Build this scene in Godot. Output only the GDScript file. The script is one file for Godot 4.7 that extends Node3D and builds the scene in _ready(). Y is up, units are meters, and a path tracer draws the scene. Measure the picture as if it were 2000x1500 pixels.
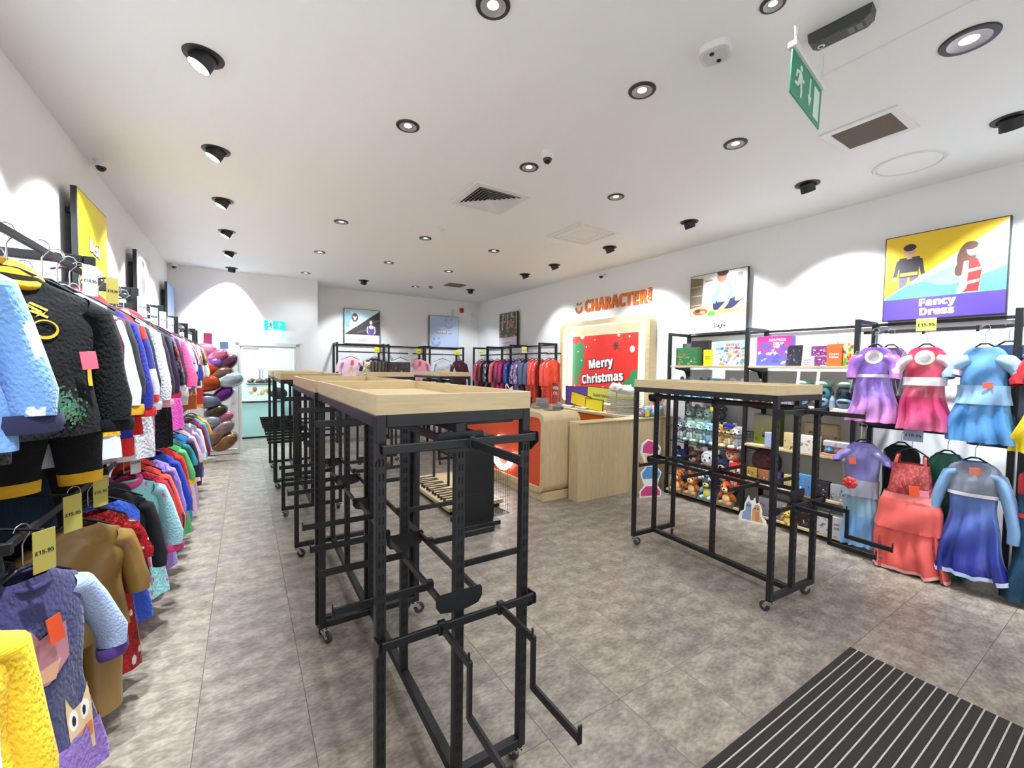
extends Node3D
# A shop interior: clothes along the walls, empty mobile racks in the middle, a pay desk at the right.

const CAM_Y := 1.70
const CEIL := 3.43
const WL := -1.13      # left wall face
const WR := 5.36       # right wall face
const ZB := -9.55      # back wall face (door part)
const ZR := -10.26     # back wall face (recessed part)
const ZF := 1.9        # front wall face, behind the camera

var used := {}
var cache := {}
var mats := {}
var rng := RandomNumberGenerator.new()
var bold: Font
var heavy: Font


func _ready() -> void:
	rng.seed = 7
	view()
	materials()
	room()
	floor_tiles()
	ceiling_fittings()
	racks()
	wall_racks()
	left_clothes()
	right_clothes()
	back_clothes()
	toys()
	pay_desk()
	posters()
	back_door()
	small_things()
	var sheet := ImageTexture.create_from_image(atlas)
	for m in atlas_users:
		m.albedo_texture = sheet


# ------------------------------------------------------------------ camera, air, exposure
func view() -> void:
	var yaw := 0.56348
	var pitch := -0.03885
	var roll := 0.013636
	var fwd := Vector3(sin(yaw) * cos(pitch), sin(pitch), -cos(yaw) * cos(pitch))
	var right0 := Vector3(cos(yaw), 0, sin(yaw))
	var up0 := right0.cross(fwd)
	var r := cos(roll) * right0 + sin(roll) * up0
	var u := -sin(roll) * right0 + cos(roll) * up0
	var cam := Camera3D.new()
	cam.name = "camera"
	cam.transform = Transform3D(Basis(r, u, -fwd), Vector3(0, CAM_Y, 0))
	cam.fov = rad_to_deg(2.0 * atan(750.0 / 826.58))
	cam.near = 0.05
	cam.far = 60.0
	add_child(cam)
	cam.current = true
	var e := Environment.new()
	e.background_mode = Environment.BG_COLOR
	e.background_color = Color(0.80, 0.80, 0.80)   # the lit concourse beyond the open shop front
	e.background_energy_multiplier = 1.7
	e.tonemap_mode = Environment.TONE_MAPPER_LINEAR
	e.tonemap_exposure = 1.38
	e.sdfgi_enabled = true
	e.ssao_enabled = true
	e.ssil_enabled = true
	var w := WorldEnvironment.new()
	w.name = "environment"
	w.environment = e
	add_child(w)
	var face := SystemFont.new()
	face.font_names = PackedStringArray(["Droid Sans"])
	face.font_weight = 700
	bold = face
	var thick := FontVariation.new()
	thick.base_font = face
	thick.variation_embolden = 0.9
	heavy = thick


const WARM := Color(0.925, 0.965, 1.0)
const SPOT_E := 8.5
const DOWN_E := 1.0


func spot_light(parent: Node3D, at: Vector3, towards: Vector3, energy: float, angle: float, soft: float, size: float, col := WARM) -> void:
	var l := SpotLight3D.new()
	l.name = "lamp"
	l.light_color = col
	l.light_energy = energy
	l.spot_angle = angle
	l.spot_angle_attenuation = soft
	l.spot_range = 14.0
	l.spot_attenuation = 2.0
	l.light_size = size
	l.shadow_enabled = true
	parent.add_child(l)
	l.position = at
	var d := towards.normalized()
	var up := Vector3.UP if absf(d.y) < 0.95 else Vector3.FORWARD
	l.basis = Basis.looking_at(d, up)


# ------------------------------------------------------------------ naming
func numbered(called: String) -> String:
	var n: int = used.get(called, 0)
	used[called] = n + 1
	return called if n == 0 else "%s_%03d" % [called, n]


func tag(o: Node, label: String, category: String, group := "") -> void:
	o.set_meta("label", label)
	o.set_meta("category", category)
	if group:
		o.set_meta("group", group)


func thing(called: String, label: String, category: String, at := Vector3.ZERO, turn := 0.0, group := "") -> Node3D:
	var o := Node3D.new()
	o.name = numbered(called)
	add_child(o, true)
	o.position = at
	o.rotation.y = turn
	tag(o, label, category, group)
	return o


func structure(called: String, mesh: Mesh, m: Material, at := Vector3.ZERO) -> MeshInstance3D:
	var o := put(self, called, mesh, m, at)
	o.set_meta("kind", "structure")
	return o


func put(parent: Node, called: String, mesh: Mesh, m: Material, at := Vector3.ZERO, rot := Vector3.ZERO) -> MeshInstance3D:
	var o := MeshInstance3D.new()
	o.name = numbered(called) if parent == self else called
	o.mesh = mesh
	o.material_override = m
	o.position = at
	o.rotation = rot
	parent.add_child(o, true)
	return o


# ------------------------------------------------------------------ materials
func mat(key: String, c: Color, rough := 0.8, metal := 0.0) -> StandardMaterial3D:
	if mats.has(key):
		return mats[key]
	var m := StandardMaterial3D.new()
	m.resource_name = key
	m.albedo_color = c
	m.roughness = rough
	m.metallic = metal
	mats[key] = m
	return m


func col(r: int, g: int, b: int) -> Color:
	return Color(r / 255.0, g / 255.0, b / 255.0)


func glow(key: String, c: Color, e: float) -> StandardMaterial3D:
	var m := mat(key, c, 0.6)
	m.emission_enabled = true
	m.emission = c
	m.emission_energy_multiplier = e
	return m


var fleece_normal: NoiseTexture2D
var weave_normal: NoiseTexture2D


func noise_normal(freq: float, strength: float, octaves := 3) -> NoiseTexture2D:
	var f := FastNoiseLite.new()
	f.noise_type = FastNoiseLite.TYPE_SIMPLEX_SMOOTH
	f.frequency = freq
	f.fractal_octaves = octaves
	var t := NoiseTexture2D.new()
	t.width = 256
	t.height = 256
	t.seamless = true
	t.noise = f
	t.as_normal_map = true
	t.bump_strength = strength
	return t


func cloth(r: int, g: int, b: int, kind := "cotton") -> StandardMaterial3D:
	var key := "%s_%d_%d_%d" % [kind, r, g, b]
	if mats.has(key):
		return mats[key]
	var m := mat(key, col(r, g, b), 0.9)
	dress(m, kind)
	return m


func dress(m: StandardMaterial3D, kind: String) -> void:
	m.uv1_triplanar = false
	match kind:
		"fleece":
			m.roughness = 1.0
			m.rim_enabled = true
			m.rim = 0.6 if m.albedo_color.get_luminance() > 0.15 or m.albedo_texture else 0.08
			m.rim_tint = 0.6
			m.normal_enabled = true
			m.normal_texture = fleece_normal
			m.normal_scale = 0.28
		"satin":
			m.roughness = 0.30
			m.metallic_specular = 0.6
			m.normal_enabled = true
			m.normal_texture = weave_normal
			m.normal_scale = 0.15
		"sequin":
			m.roughness = 0.3
			m.metallic = 0.35
			m.normal_enabled = true
			m.normal_texture = fleece_normal
			m.normal_scale = 0.6
		"net":
			m.roughness = 0.6
			m.backlight_enabled = true
			m.backlight = m.albedo_color * 0.4
		_:
			m.rim_enabled = true
			m.rim = 0.25
			m.rim_tint = 0.7
			m.normal_enabled = true
			m.normal_texture = weave_normal
			m.normal_scale = 0.35


# a printed cloth: kind of print, the ground colour and the colours of the print
func printed(print_kind: String, cols: Array, kind := "cotton", n := 160, count := 40) -> StandardMaterial3D:
	var key := "print_%s_%s_%s" % [print_kind, str(cols), kind]
	if mats.has(key):
		return mats[key]
	var g := RandomNumberGenerator.new()
	g.seed = hash(key)
	var img := Image.create(n, n, false, Image.FORMAT_RGB8)
	img.fill(cols[0])
	match print_kind:
		"dots", "blobs", "stars", "hearts":
			for i in count:
				var c: Color = cols[1 + g.randi() % (cols.size() - 1)]
				var p := Vector2(g.randf(), g.randf())
				var s := g.randf_range(0.6, 1.2) * (0.085 if print_kind == "blobs" else 0.03)
				if print_kind == "stars":
					p_poly(img, star(p, s * 1.2, 5, g.randf() * TAU), c)
				elif print_kind == "hearts":
					p_ell(img, p.x - s * .5, p.y, s * .65, s * .65, c)
					p_ell(img, p.x + s * .5, p.y, s * .65, s * .65, c)
					p_poly(img, PackedVector2Array([p + Vector2(-s * 1.1, s * .2), p + Vector2(s * 1.1, s * .2), p + Vector2(0, s * 1.5)]), c)
				elif print_kind == "blobs":
					p_ell(img, p.x, p.y, s, s * .8, c, g.randf() * 3)
					p_ell(img, p.x + s * .7, p.y - s * .7, s * .35, s * .35, c)
					p_ell(img, p.x - s * .7, p.y - s * .7, s * .35, s * .35, c)
				else:
					p_ell(img, p.x, p.y, s, s, c)
		"floral":
			for i in count:
				var c: Color = cols[1 + g.randi() % (cols.size() - 1)]
				var p := Vector2(g.randf(), g.randf())
				var s := g.randf_range(0.02, 0.05)
				for k in 5:
					var q := p + Vector2.from_angle(k * TAU / 5 + i) * s
					p_ell(img, q.x, q.y, s * .7, s * .5, c, k * TAU / 5 + i)
		"sequins":
			var cell := 3
			for y in range(0, n, cell):
				for x in range(0, n, cell):
					img.fill_rect(Rect2i(x, y, cell, cell), (cols[g.randi() % cols.size()] as Color).darkened(g.randf() * .35))
		"bands":
			for i in cols.size():
				img.fill_rect(Rect2i(0, i * n / cols.size(), n, n / cols.size() + 1), cols[i])
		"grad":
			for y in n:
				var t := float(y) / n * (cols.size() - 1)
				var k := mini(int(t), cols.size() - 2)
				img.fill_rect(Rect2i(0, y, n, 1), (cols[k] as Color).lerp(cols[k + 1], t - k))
		"stripes":
			var w := n / (2 * count)
			for i in count:
				img.fill_rect(Rect2i(i * 2 * w, 0, w, n), cols[1])
		"patches":
			var f := FastNoiseLite.new()
			f.seed = g.randi() % 1000
			f.frequency = 0.025
			for y in n:
				for x in n:
					var v := f.get_noise_2d(x, y) * .5 + .5
					img.set_pixel(x, y, cols[clampi(int((v - .2) / .6 * cols.size()), 0, cols.size() - 1)])
	var m := mat(key, Color.WHITE, 0.9)
	dress(m, kind)
	m.albedo_texture = ImageTexture.create_from_image(img)
	return m


func star(p: Vector2, r: float, n: int, a := 0.0) -> PackedVector2Array:
	var o := PackedVector2Array()
	for i in n * 2:
		o.append(p + Vector2.from_angle(a + i * PI / n) * (r if i % 2 == 0 else r * .42))
	return o


# ------------------------------------------------------------------ painting flat prints
func p_poly(img: Image, pts: PackedVector2Array, c: Color) -> void:
	var w := img.get_width()
	var h := img.get_height()
	var y0 := 1e9
	var y1 := -1e9
	for p in pts:
		y0 = minf(y0, p.y * h)
		y1 = maxf(y1, p.y * h)
	for y in range(maxi(0, floori(y0)), mini(h, ceili(y1) + 1)):
		var yc := y + 0.5
		var xs := []
		for i in pts.size():
			var a := pts[i] * Vector2(w, h)
			var b := pts[(i + 1) % pts.size()] * Vector2(w, h)
			if (a.y <= yc) != (b.y <= yc):
				xs.append(a.x + (yc - a.y) / (b.y - a.y) * (b.x - a.x))
		xs.sort()
		for k in range(0, xs.size() - 1, 2):
			var xa := clampi(roundi(xs[k]), 0, w)
			var xb := clampi(roundi(xs[k + 1]), 0, w)
			if xb > xa:
				img.fill_rect(Rect2i(xa, y, xb - xa, 1), c)


func p_ell(img: Image, cx: float, cy: float, rx: float, ry: float, c: Color, rot := 0.0) -> void:
	var pts := PackedVector2Array()
	for i in 28:
		pts.append(Vector2(cx, cy) + Vector2(cos(i * TAU / 28) * rx, sin(i * TAU / 28) * ry).rotated(rot))
	p_poly(img, pts, c)


func p_grad(img: Image, r: Rect2, a: Color, b: Color, across := false) -> void:
	var w := img.get_width()
	var h := img.get_height()
	var n := int((r.size.x * w) if across else (r.size.y * h))
	for i in n:
		var c := a.lerp(b, float(i) / n)
		if across:
			img.fill_rect(Rect2i(int(r.position.x * w) + i, int(r.position.y * h), 1, int(r.size.y * h)), c)
		else:
			img.fill_rect(Rect2i(int(r.position.x * w), int(r.position.y * h) + i, int(r.size.x * w), 1), c)


func print_mat(img: Image, rough := 0.5) -> StandardMaterial3D:
	var m := StandardMaterial3D.new()
	m.albedo_texture = ImageTexture.create_from_image(img)
	m.roughness = rough
	m.texture_repeat = false
	return m


# ------------------------------------------------------------------ shapes
func tri(st: SurfaceTool, a: Vector3, b: Vector3, c: Vector3, n: Vector3, ua := Vector2.ZERO, ub := Vector2.ZERO, uc := Vector2.ZERO) -> void:
	st.set_normal(n)
	if (b - a).cross(c - a).dot(n) > 0.0:
		st.set_uv(ua); st.add_vertex(a)
		st.set_uv(uc); st.add_vertex(c)
		st.set_uv(ub); st.add_vertex(b)
	else:
		st.set_uv(ua); st.add_vertex(a)
		st.set_uv(ub); st.add_vertex(b)
		st.set_uv(uc); st.add_vertex(c)


func quad(st: SurfaceTool, a: Vector3, b: Vector3, c: Vector3, d: Vector3, n: Vector3, uv := Rect2(0, 0, 1, 1)) -> void:
	var p := uv.position
	var e := uv.end
	tri(st, a, b, c, n, Vector2(p.x, e.y), Vector2(e.x, e.y), Vector2(e.x, p.y))
	tri(st, a, c, d, n, Vector2(p.x, e.y), Vector2(e.x, p.y), Vector2(p.x, p.y))


func axis(i: int) -> Vector3:
	return [Vector3.RIGHT, Vector3.UP, Vector3.BACK][i]


func add_chamfer(st: SurfaceTool, at: Vector3, s: Vector3, b: float) -> void:
	var h := s / 2
	b = minf(b, minf(h.x, minf(h.y, h.z)) * 0.9)
	for a in 3:
		var c := (a + 1) % 3
		var e := (a + 2) % 3
		for sg in [-1.0, 1.0]:
			var n: Vector3 = axis(a) * sg
			var o := at + n * h[a]
			var u: Vector3 = axis(c) * (h[c] - b)
			var v: Vector3 = axis(e) * (h[e] - b)
			if a == 2:
				var q: float = sg
				quad(st, o - u * q - v, o + u * q - v, o + u * q + v, o - u * q + v, n)
			elif a == 0:
				var q2: float = sg
				quad(st, o - u + v * q2, o - u - v * q2, o + u - v * q2, o + u + v * q2, n)
			else:
				quad(st, o - u - v, o + u - v, o + u + v, o - u + v, n)
			for t in [-1.0, 1.0]:
				var p1: Vector3 = at + axis(a) * sg * h[a] + axis(c) * t * (h[c] - b)
				var p2: Vector3 = at + axis(a) * sg * (h[a] - b) + axis(c) * t * h[c]
				quad(st, p1 - v, p1 + v, p2 + v, p2 - v, (axis(a) * sg + axis(c) * t).normalized())
	for i in 8:
		var sg := Vector3(-1 if i & 1 else 1, -1 if i & 2 else 1, -1 if i & 4 else 1)
		var k := h - Vector3(b, b, b)
		tri(st, at + sg * Vector3(h.x, k.y, k.z), at + sg * Vector3(k.x, h.y, k.z), at + sg * Vector3(k.x, k.y, h.z), sg.normalized())


func box_mesh(s: Vector3, b := 0.003) -> Mesh:
	var key := "box%s%s" % [s, b]
	if not cache.has(key):
		var st := SurfaceTool.new()
		st.begin(Mesh.PRIMITIVE_TRIANGLES)
		add_chamfer(st, Vector3.ZERO, s, b)
		cache[key] = st.commit()
	return cache[key]


func bx(parent: Node, called: String, at: Vector3, s: Vector3, m: Material, b := 0.003, rot := Vector3.ZERO) -> MeshInstance3D:
	return put(parent, called, box_mesh(s, b), m, at, rot)


func add_plain(st: SurfaceTool, at: Vector3, s: Vector3) -> void:
	var h := s / 2
	for a in 3:
		var u: Vector3 = axis((a + 1) % 3) * h[(a + 1) % 3]
		var v: Vector3 = axis((a + 2) % 3) * h[(a + 2) % 3]
		for sg in [-1.0, 1.0]:
			var n: Vector3 = axis(a) * sg
			var o := at + n * h[a]
			quad(st, o - u - v, o + u - v, o + u + v, o - u + v, n)


func boxes_mesh(list: Array, key := "") -> Mesh:      # [[centre, size], ...] joined
	if key and cache.has(key):
		return cache[key]
	var st := SurfaceTool.new()
	st.begin(Mesh.PRIMITIVE_TRIANGLES)
	for e in list:
		add_plain(st, e[0], e[1])
	var m := st.commit()
	if key:
		cache[key] = m
	return m


func lathe(profile: Array, n := 24, smooth := false, key := "") -> Mesh:   # profile of Vector2(radius, y), bottom to top
	if key and cache.has(key):
		return cache[key]
	var st := SurfaceTool.new()
	st.begin(Mesh.PRIMITIVE_TRIANGLES)
	for i in profile.size() - 1:
		var p: Vector2 = profile[i]
		var q: Vector2 = profile[i + 1]
		st.set_smooth_group(0 if smooth else i)
		for k in n:
			var a := k * TAU / n
			var b := (k + 1) * TAU / n
			var p0 := Vector3(cos(a) * p.x, p.y, sin(a) * p.x)
			var p1 := Vector3(cos(b) * p.x, p.y, sin(b) * p.x)
			var q0 := Vector3(cos(a) * q.x, q.y, sin(a) * q.x)
			var q1 := Vector3(cos(b) * q.x, q.y, sin(b) * q.x)
			if p.x > 1e-6:
				for w in [p0, p1, q1]:
					st.set_smooth_group(0 if smooth else i)
					st.add_vertex(w)
			if q.x > 1e-6:
				for w in [p0, q1, q0]:
					st.set_smooth_group(0 if smooth else i)
					st.add_vertex(w)
	st.generate_normals()
	var m := st.commit()
	if key:
		cache[key] = m
	return m


func cyl(parent: Node, called: String, at: Vector3, r: float, h: float, m: Material, rot := Vector3.ZERO, r2 := -1.0, n := 24) -> MeshInstance3D:
	if r2 < 0.0:
		r2 = r
	var b := minf(0.003, minf(h, minf(r, maxf(r2, .004))) * 0.25)
	var key := "cyl%s_%s_%s_%d" % [r, h, r2, n]
	var mesh := lathe([Vector2(0, -h / 2), Vector2(r - b, -h / 2), Vector2(r, -h / 2 + b), Vector2(r2, h / 2 - b), Vector2(maxf(r2 - b, 0.0005), h / 2), Vector2(0, h / 2)], n, false, key)
	return put(parent, called, mesh, m, at, rot)


func ball(parent: Node, called: String, at: Vector3, r: Vector3, m: Material, rot := Vector3.ZERO) -> MeshInstance3D:
	if not cache.has("ball"):
		var s := SphereMesh.new()
		s.radius = 1.0
		s.height = 2.0
		s.radial_segments = 20
		s.rings = 12
		cache["ball"] = s
	var o := put(parent, called, cache["ball"], m, at, rot)
	o.scale = r
	return o


# a tube along points; radius a number or one per point; flat squeezes the section along the frame's second direction
func tube_mesh(pts: Array, radius, n := 8, closed := false, flat := 1.0, caps := true) -> Mesh:
	var st := SurfaceTool.new()
	st.begin(Mesh.PRIMITIVE_TRIANGLES)
	var c := pts.size()
	var rings := []
	var side := Vector3.ZERO
	for i in c:
		var a: Vector3 = pts[(i - 1 + c) % c] if closed else pts[maxi(i - 1, 0)]
		var b: Vector3 = pts[(i + 1) % c] if closed else pts[mini(i + 1, c - 1)]
		var t := (b - a).normalized()
		if side == Vector3.ZERO:
			side = t.cross(Vector3.UP if absf(t.y) < 0.9 else Vector3.BACK).normalized()
		side = (side - t * side.dot(t)).normalized()
		var up := side.cross(t).normalized()
		var r: float = radius[i] if radius is Array else radius
		var ring := []
		for k in n:
			var w := k * TAU / n
			ring.append((pts[i] as Vector3) + side * cos(w) * r + up * sin(w) * r * flat)
		rings.append(ring)
	st.set_smooth_group(0)
	for i in (c if closed else c - 1):
		var j := (i + 1) % c
		for k in n:
			var l := (k + 1) % n
			var uv := [Vector2(float(k) / n, float(i) / c), Vector2(float(k + 1) / n, float(i) / c), Vector2(float(k + 1) / n, float(i + 1) / c), Vector2(float(k) / n, float(i + 1) / c)]
			var q := [rings[i][k], rings[i][l], rings[j][l], rings[j][k]]
			for w in [0, 1, 2, 0, 2, 3]:
				st.set_smooth_group(0)
				st.set_uv(uv[w])
				st.add_vertex(q[w])
	if caps and not closed:
		for e in [0, c - 1]:
			for k in range(1, n - 1):
				var l := [rings[e][0], rings[e][k], rings[e][k + 1]]
				if e == 0:
					l.reverse()
				for w in l:
					st.set_smooth_group(1 + e)
					st.set_uv(Vector2(.5, .5))
					st.add_vertex(w)
	st.generate_normals()
	return st.commit()


func surface(nu: int, nv: int, f: Callable, wrap := true) -> Mesh:    # f(u, v) -> [point, uv]
	var st := SurfaceTool.new()
	st.begin(Mesh.PRIMITIVE_TRIANGLES)
	var g := []
	for j in nv + 1:
		var row := []
		for i in nu + 1:
			row.append(f.call(float(i) / nu, float(j) / nv))
		if wrap:
			row[nu] = [row[0][0], row[nu][1]]
		g.append(row)
	for j in nv:
		for i in nu:
			for w in [g[j][i], g[j][i + 1], g[j + 1][i + 1], g[j][i], g[j + 1][i + 1], g[j + 1][i]]:
				st.set_smooth_group(0)
				st.set_uv(w[1])
				st.add_vertex(w[0])
	st.generate_normals()
	return st.commit()


func prism(pts: Array, depth: float, key := "") -> Mesh:     # outline in x, y, extruded along z
	if key and cache.has(key):
		return cache[key]
	var poly := PackedVector2Array(pts)
	if Geometry2D.is_polygon_clockwise(poly):
		poly.reverse()
	var lo := poly[0]
	var hi := poly[0]
	for p in poly:
		lo = lo.min(p)
		hi = hi.max(p)
	var st := SurfaceTool.new()
	st.begin(Mesh.PRIMITIVE_TRIANGLES)
	var ix := Geometry2D.triangulate_polygon(poly)
	for s in [-0.5, 0.5]:
		for i in range(0, ix.size(), 3):
			var v := []
			var uv := []
			for k in 3:
				var p := poly[ix[i + k]]
				v.append(Vector3(p.x, p.y, s * depth))
				uv.append(Vector2((p.x - lo.x) / (hi.x - lo.x), 1.0 - (p.y - lo.y) / (hi.y - lo.y)))
			tri(st, v[0], v[1], v[2], Vector3(0, 0, signf(s)), uv[0], uv[1], uv[2])
	for i in poly.size():
		var a := poly[i]
		var b := poly[(i + 1) % poly.size()]
		var d := (b - a).normalized()
		quad(st, Vector3(a.x, a.y, -depth / 2), Vector3(b.x, b.y, -depth / 2), Vector3(b.x, b.y, depth / 2), Vector3(a.x, a.y, depth / 2), Vector3(d.y, -d.x, 0))
	var m := st.commit()
	if key:
		cache[key] = m
	return m


func round_rect(w: float, h: float, r: float, n := 6) -> Array:
	var o := []
	for c in 4:
		var k := Vector2([1, -1, -1, 1][c] * (w / 2 - r), [1, 1, -1, -1][c] * (h / 2 - r))
		for i in n + 1:
			o.append(k + Vector2.from_angle(c * PI / 2 + i * PI / 2 / n) * r)
	return o


# a ring between two outlines with the same number of points, extruded along z
func frame_mesh(outer: Array, inner: Array, depth: float) -> Mesh:
	var st := SurfaceTool.new()
	st.begin(Mesh.PRIMITIVE_TRIANGLES)
	var n := outer.size()
	for i in n:
		var j := (i + 1) % n
		var a: Vector2 = outer[i]
		var b: Vector2 = outer[j]
		var c: Vector2 = inner[j]
		var d: Vector2 = inner[i]
		var z := depth / 2
		quad(st, Vector3(a.x, a.y, z), Vector3(b.x, b.y, z), Vector3(c.x, c.y, z), Vector3(d.x, d.y, z), Vector3.BACK)
		quad(st, Vector3(a.x, a.y, -z), Vector3(b.x, b.y, -z), Vector3(c.x, c.y, -z), Vector3(d.x, d.y, -z), Vector3.FORWARD)
		var no := (b - a).normalized()
		if a.distance_to(b) > 1e-5:
			quad(st, Vector3(a.x, a.y, -z), Vector3(b.x, b.y, -z), Vector3(b.x, b.y, z), Vector3(a.x, a.y, z), Vector3(no.y, -no.x, 0))
		if d.distance_to(c) > 1e-5:
			no = (c - d).normalized()
			quad(st, Vector3(d.x, d.y, -z), Vector3(c.x, c.y, -z), Vector3(c.x, c.y, z), Vector3(d.x, d.y, z), Vector3(-no.y, no.x, 0))
	return st.commit()


func words(parent: Node, called: String, s: String, cap: float, depth: float, m: Material, at: Vector3, rot := Vector3.ZERO, squash := 1.0, fit := 0.0, fat := false) -> MeshInstance3D:
	var t := TextMesh.new()
	t.text = s
	t.font = heavy if fat else bold
	t.font_size = 64
	t.pixel_size = cap / (0.714 * 64)
	t.depth = depth
	t.curve_step = 2.0
	var o := put(parent, called, t, m, at, rot)
	o.scale = Vector3(fit / t.get_aabb().size.x if fit > 0.0 else squash, 1, 1)
	return o


func rod(parent: Node, called: String, a: Vector3, b: Vector3, r: float, m: Material, n := 8) -> MeshInstance3D:
	return put(parent, called, tube_mesh([a, b], r, n), m)


# ------------------------------------------------------------------ shared materials
func wood_texture(seed_: int, upright: bool) -> ImageTexture:
	var n := 384
	var f := FastNoiseLite.new()
	f.seed = seed_
	f.frequency = 0.008
	f.fractal_octaves = 4
	var f2 := FastNoiseLite.new()
	f2.seed = seed_ + 5
	f2.frequency = 0.05
	var img := Image.create(n, n, false, Image.FORMAT_RGB8)
	var a := col(219, 198, 157)
	var b := col(189, 163, 121)
	for y in n:
		for x in n:
			var u := y if upright else x
			var v := x if upright else y
			var k := f.get_noise_2d(u * 0.35, v * 3.0)
			var rings := sin((v * 0.045 + k * 5.0) * 2.2)
			var t := 0.38 + 0.22 * k + 0.13 * rings + 0.18 * f2.get_noise_2d(u * 0.12, v * 4.0)
			img.set_pixel(x, y, a.lerp(b, clampf(t, 0, 1)))
	return ImageTexture.create_from_image(img)


func stone_texture() -> ImageTexture:
	var n := 640
	var f := FastNoiseLite.new()
	f.seed = 21
	f.frequency = 0.011
	f.fractal_octaves = 5
	f.domain_warp_enabled = true
	f.domain_warp_amplitude = 28.0
	f.domain_warp_frequency = 0.012
	var f2 := FastNoiseLite.new()
	f2.seed = 4
	f2.frequency = 0.06
	f2.fractal_octaves = 4
	var f3 := FastNoiseLite.new()
	f3.seed = 11
	f3.frequency = 0.006
	var img := Image.create(n, n, false, Image.FORMAT_RGB8)
	var dark := col(102, 93, 84)
	var light := col(182, 170, 157)
	for y in n:
		for x in n:
			var t := 0.47 + 0.42 * f.get_noise_2d(x * 0.8, y * 1.25) + 0.34 * f2.get_noise_2d(x * 0.6, y * 1.15) + 0.12 * f3.get_noise_2d(x, y)
			img.set_pixel(x, y, dark.lerp(light, clampf(t, 0, 1)))
	return ImageTexture.create_from_image(img)


var wall_m: StandardMaterial3D
var ceil_m: StandardMaterial3D
var black: StandardMaterial3D
var black_plastic: StandardMaterial3D
var wood: StandardMaterial3D
var wood_up: StandardMaterial3D
var chrome: StandardMaterial3D
var white_plastic: StandardMaterial3D
var stone: Array = []


func materials() -> void:
	fleece_normal = noise_normal(0.11, 6.0, 4)
	weave_normal = noise_normal(0.02, 5.0, 3)
	wall_m = mat("white wall paint", col(240, 240, 239), 0.9)
	wall_m.normal_enabled = true
	wall_m.normal_texture = noise_normal(0.08, 1.2)
	wall_m.normal_scale = 0.15
	wall_m.uv1_triplanar = true
	wall_m.uv1_world_triplanar = true
	wall_m.uv1_scale = Vector3(3, 3, 3)
	ceil_m = mat("white ceiling paint", col(240, 240, 238), 0.92)
	black = mat("black powder coat", col(30, 31, 33), 0.42, 0.15)
	black_plastic = mat("black plastic", col(22, 22, 24), 0.45)
	chrome = mat("chrome", col(200, 200, 205), 0.18, 1.0)
	white_plastic = mat("white plastic", col(226, 225, 222), 0.45)
	wood = mat("pale maple", Color.WHITE, 0.5)
	wood.albedo_texture = wood_texture(3, false)
	wood.uv1_triplanar = true
	wood.uv1_scale = Vector3(1.6, 1.6, 1.6)
	wood_up = mat("pale maple upright", Color.WHITE, 0.5)
	wood_up.albedo_texture = wood_texture(9, true)
	wood_up.uv1_triplanar = true
	wood_up.uv1_scale = Vector3(1.3, 1.3, 1.3)
	var tex := stone_texture()
	for k in 3:
		var m := mat("grey stone vinyl %d" % k, [col(252, 250, 248), col(240, 240, 238), col(255, 252, 246)][k], 0.42)
		m.albedo_texture = tex
		m.metallic_specular = 0.5
		stone.append(m)


# ------------------------------------------------------------------ the room
func slab(called: String, a: Vector3, b: Vector3, m: Material) -> MeshInstance3D:
	return structure(called, boxes_mesh([[Vector3.ZERO, (b - a).abs()]]), m, (a + b) / 2)


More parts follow.
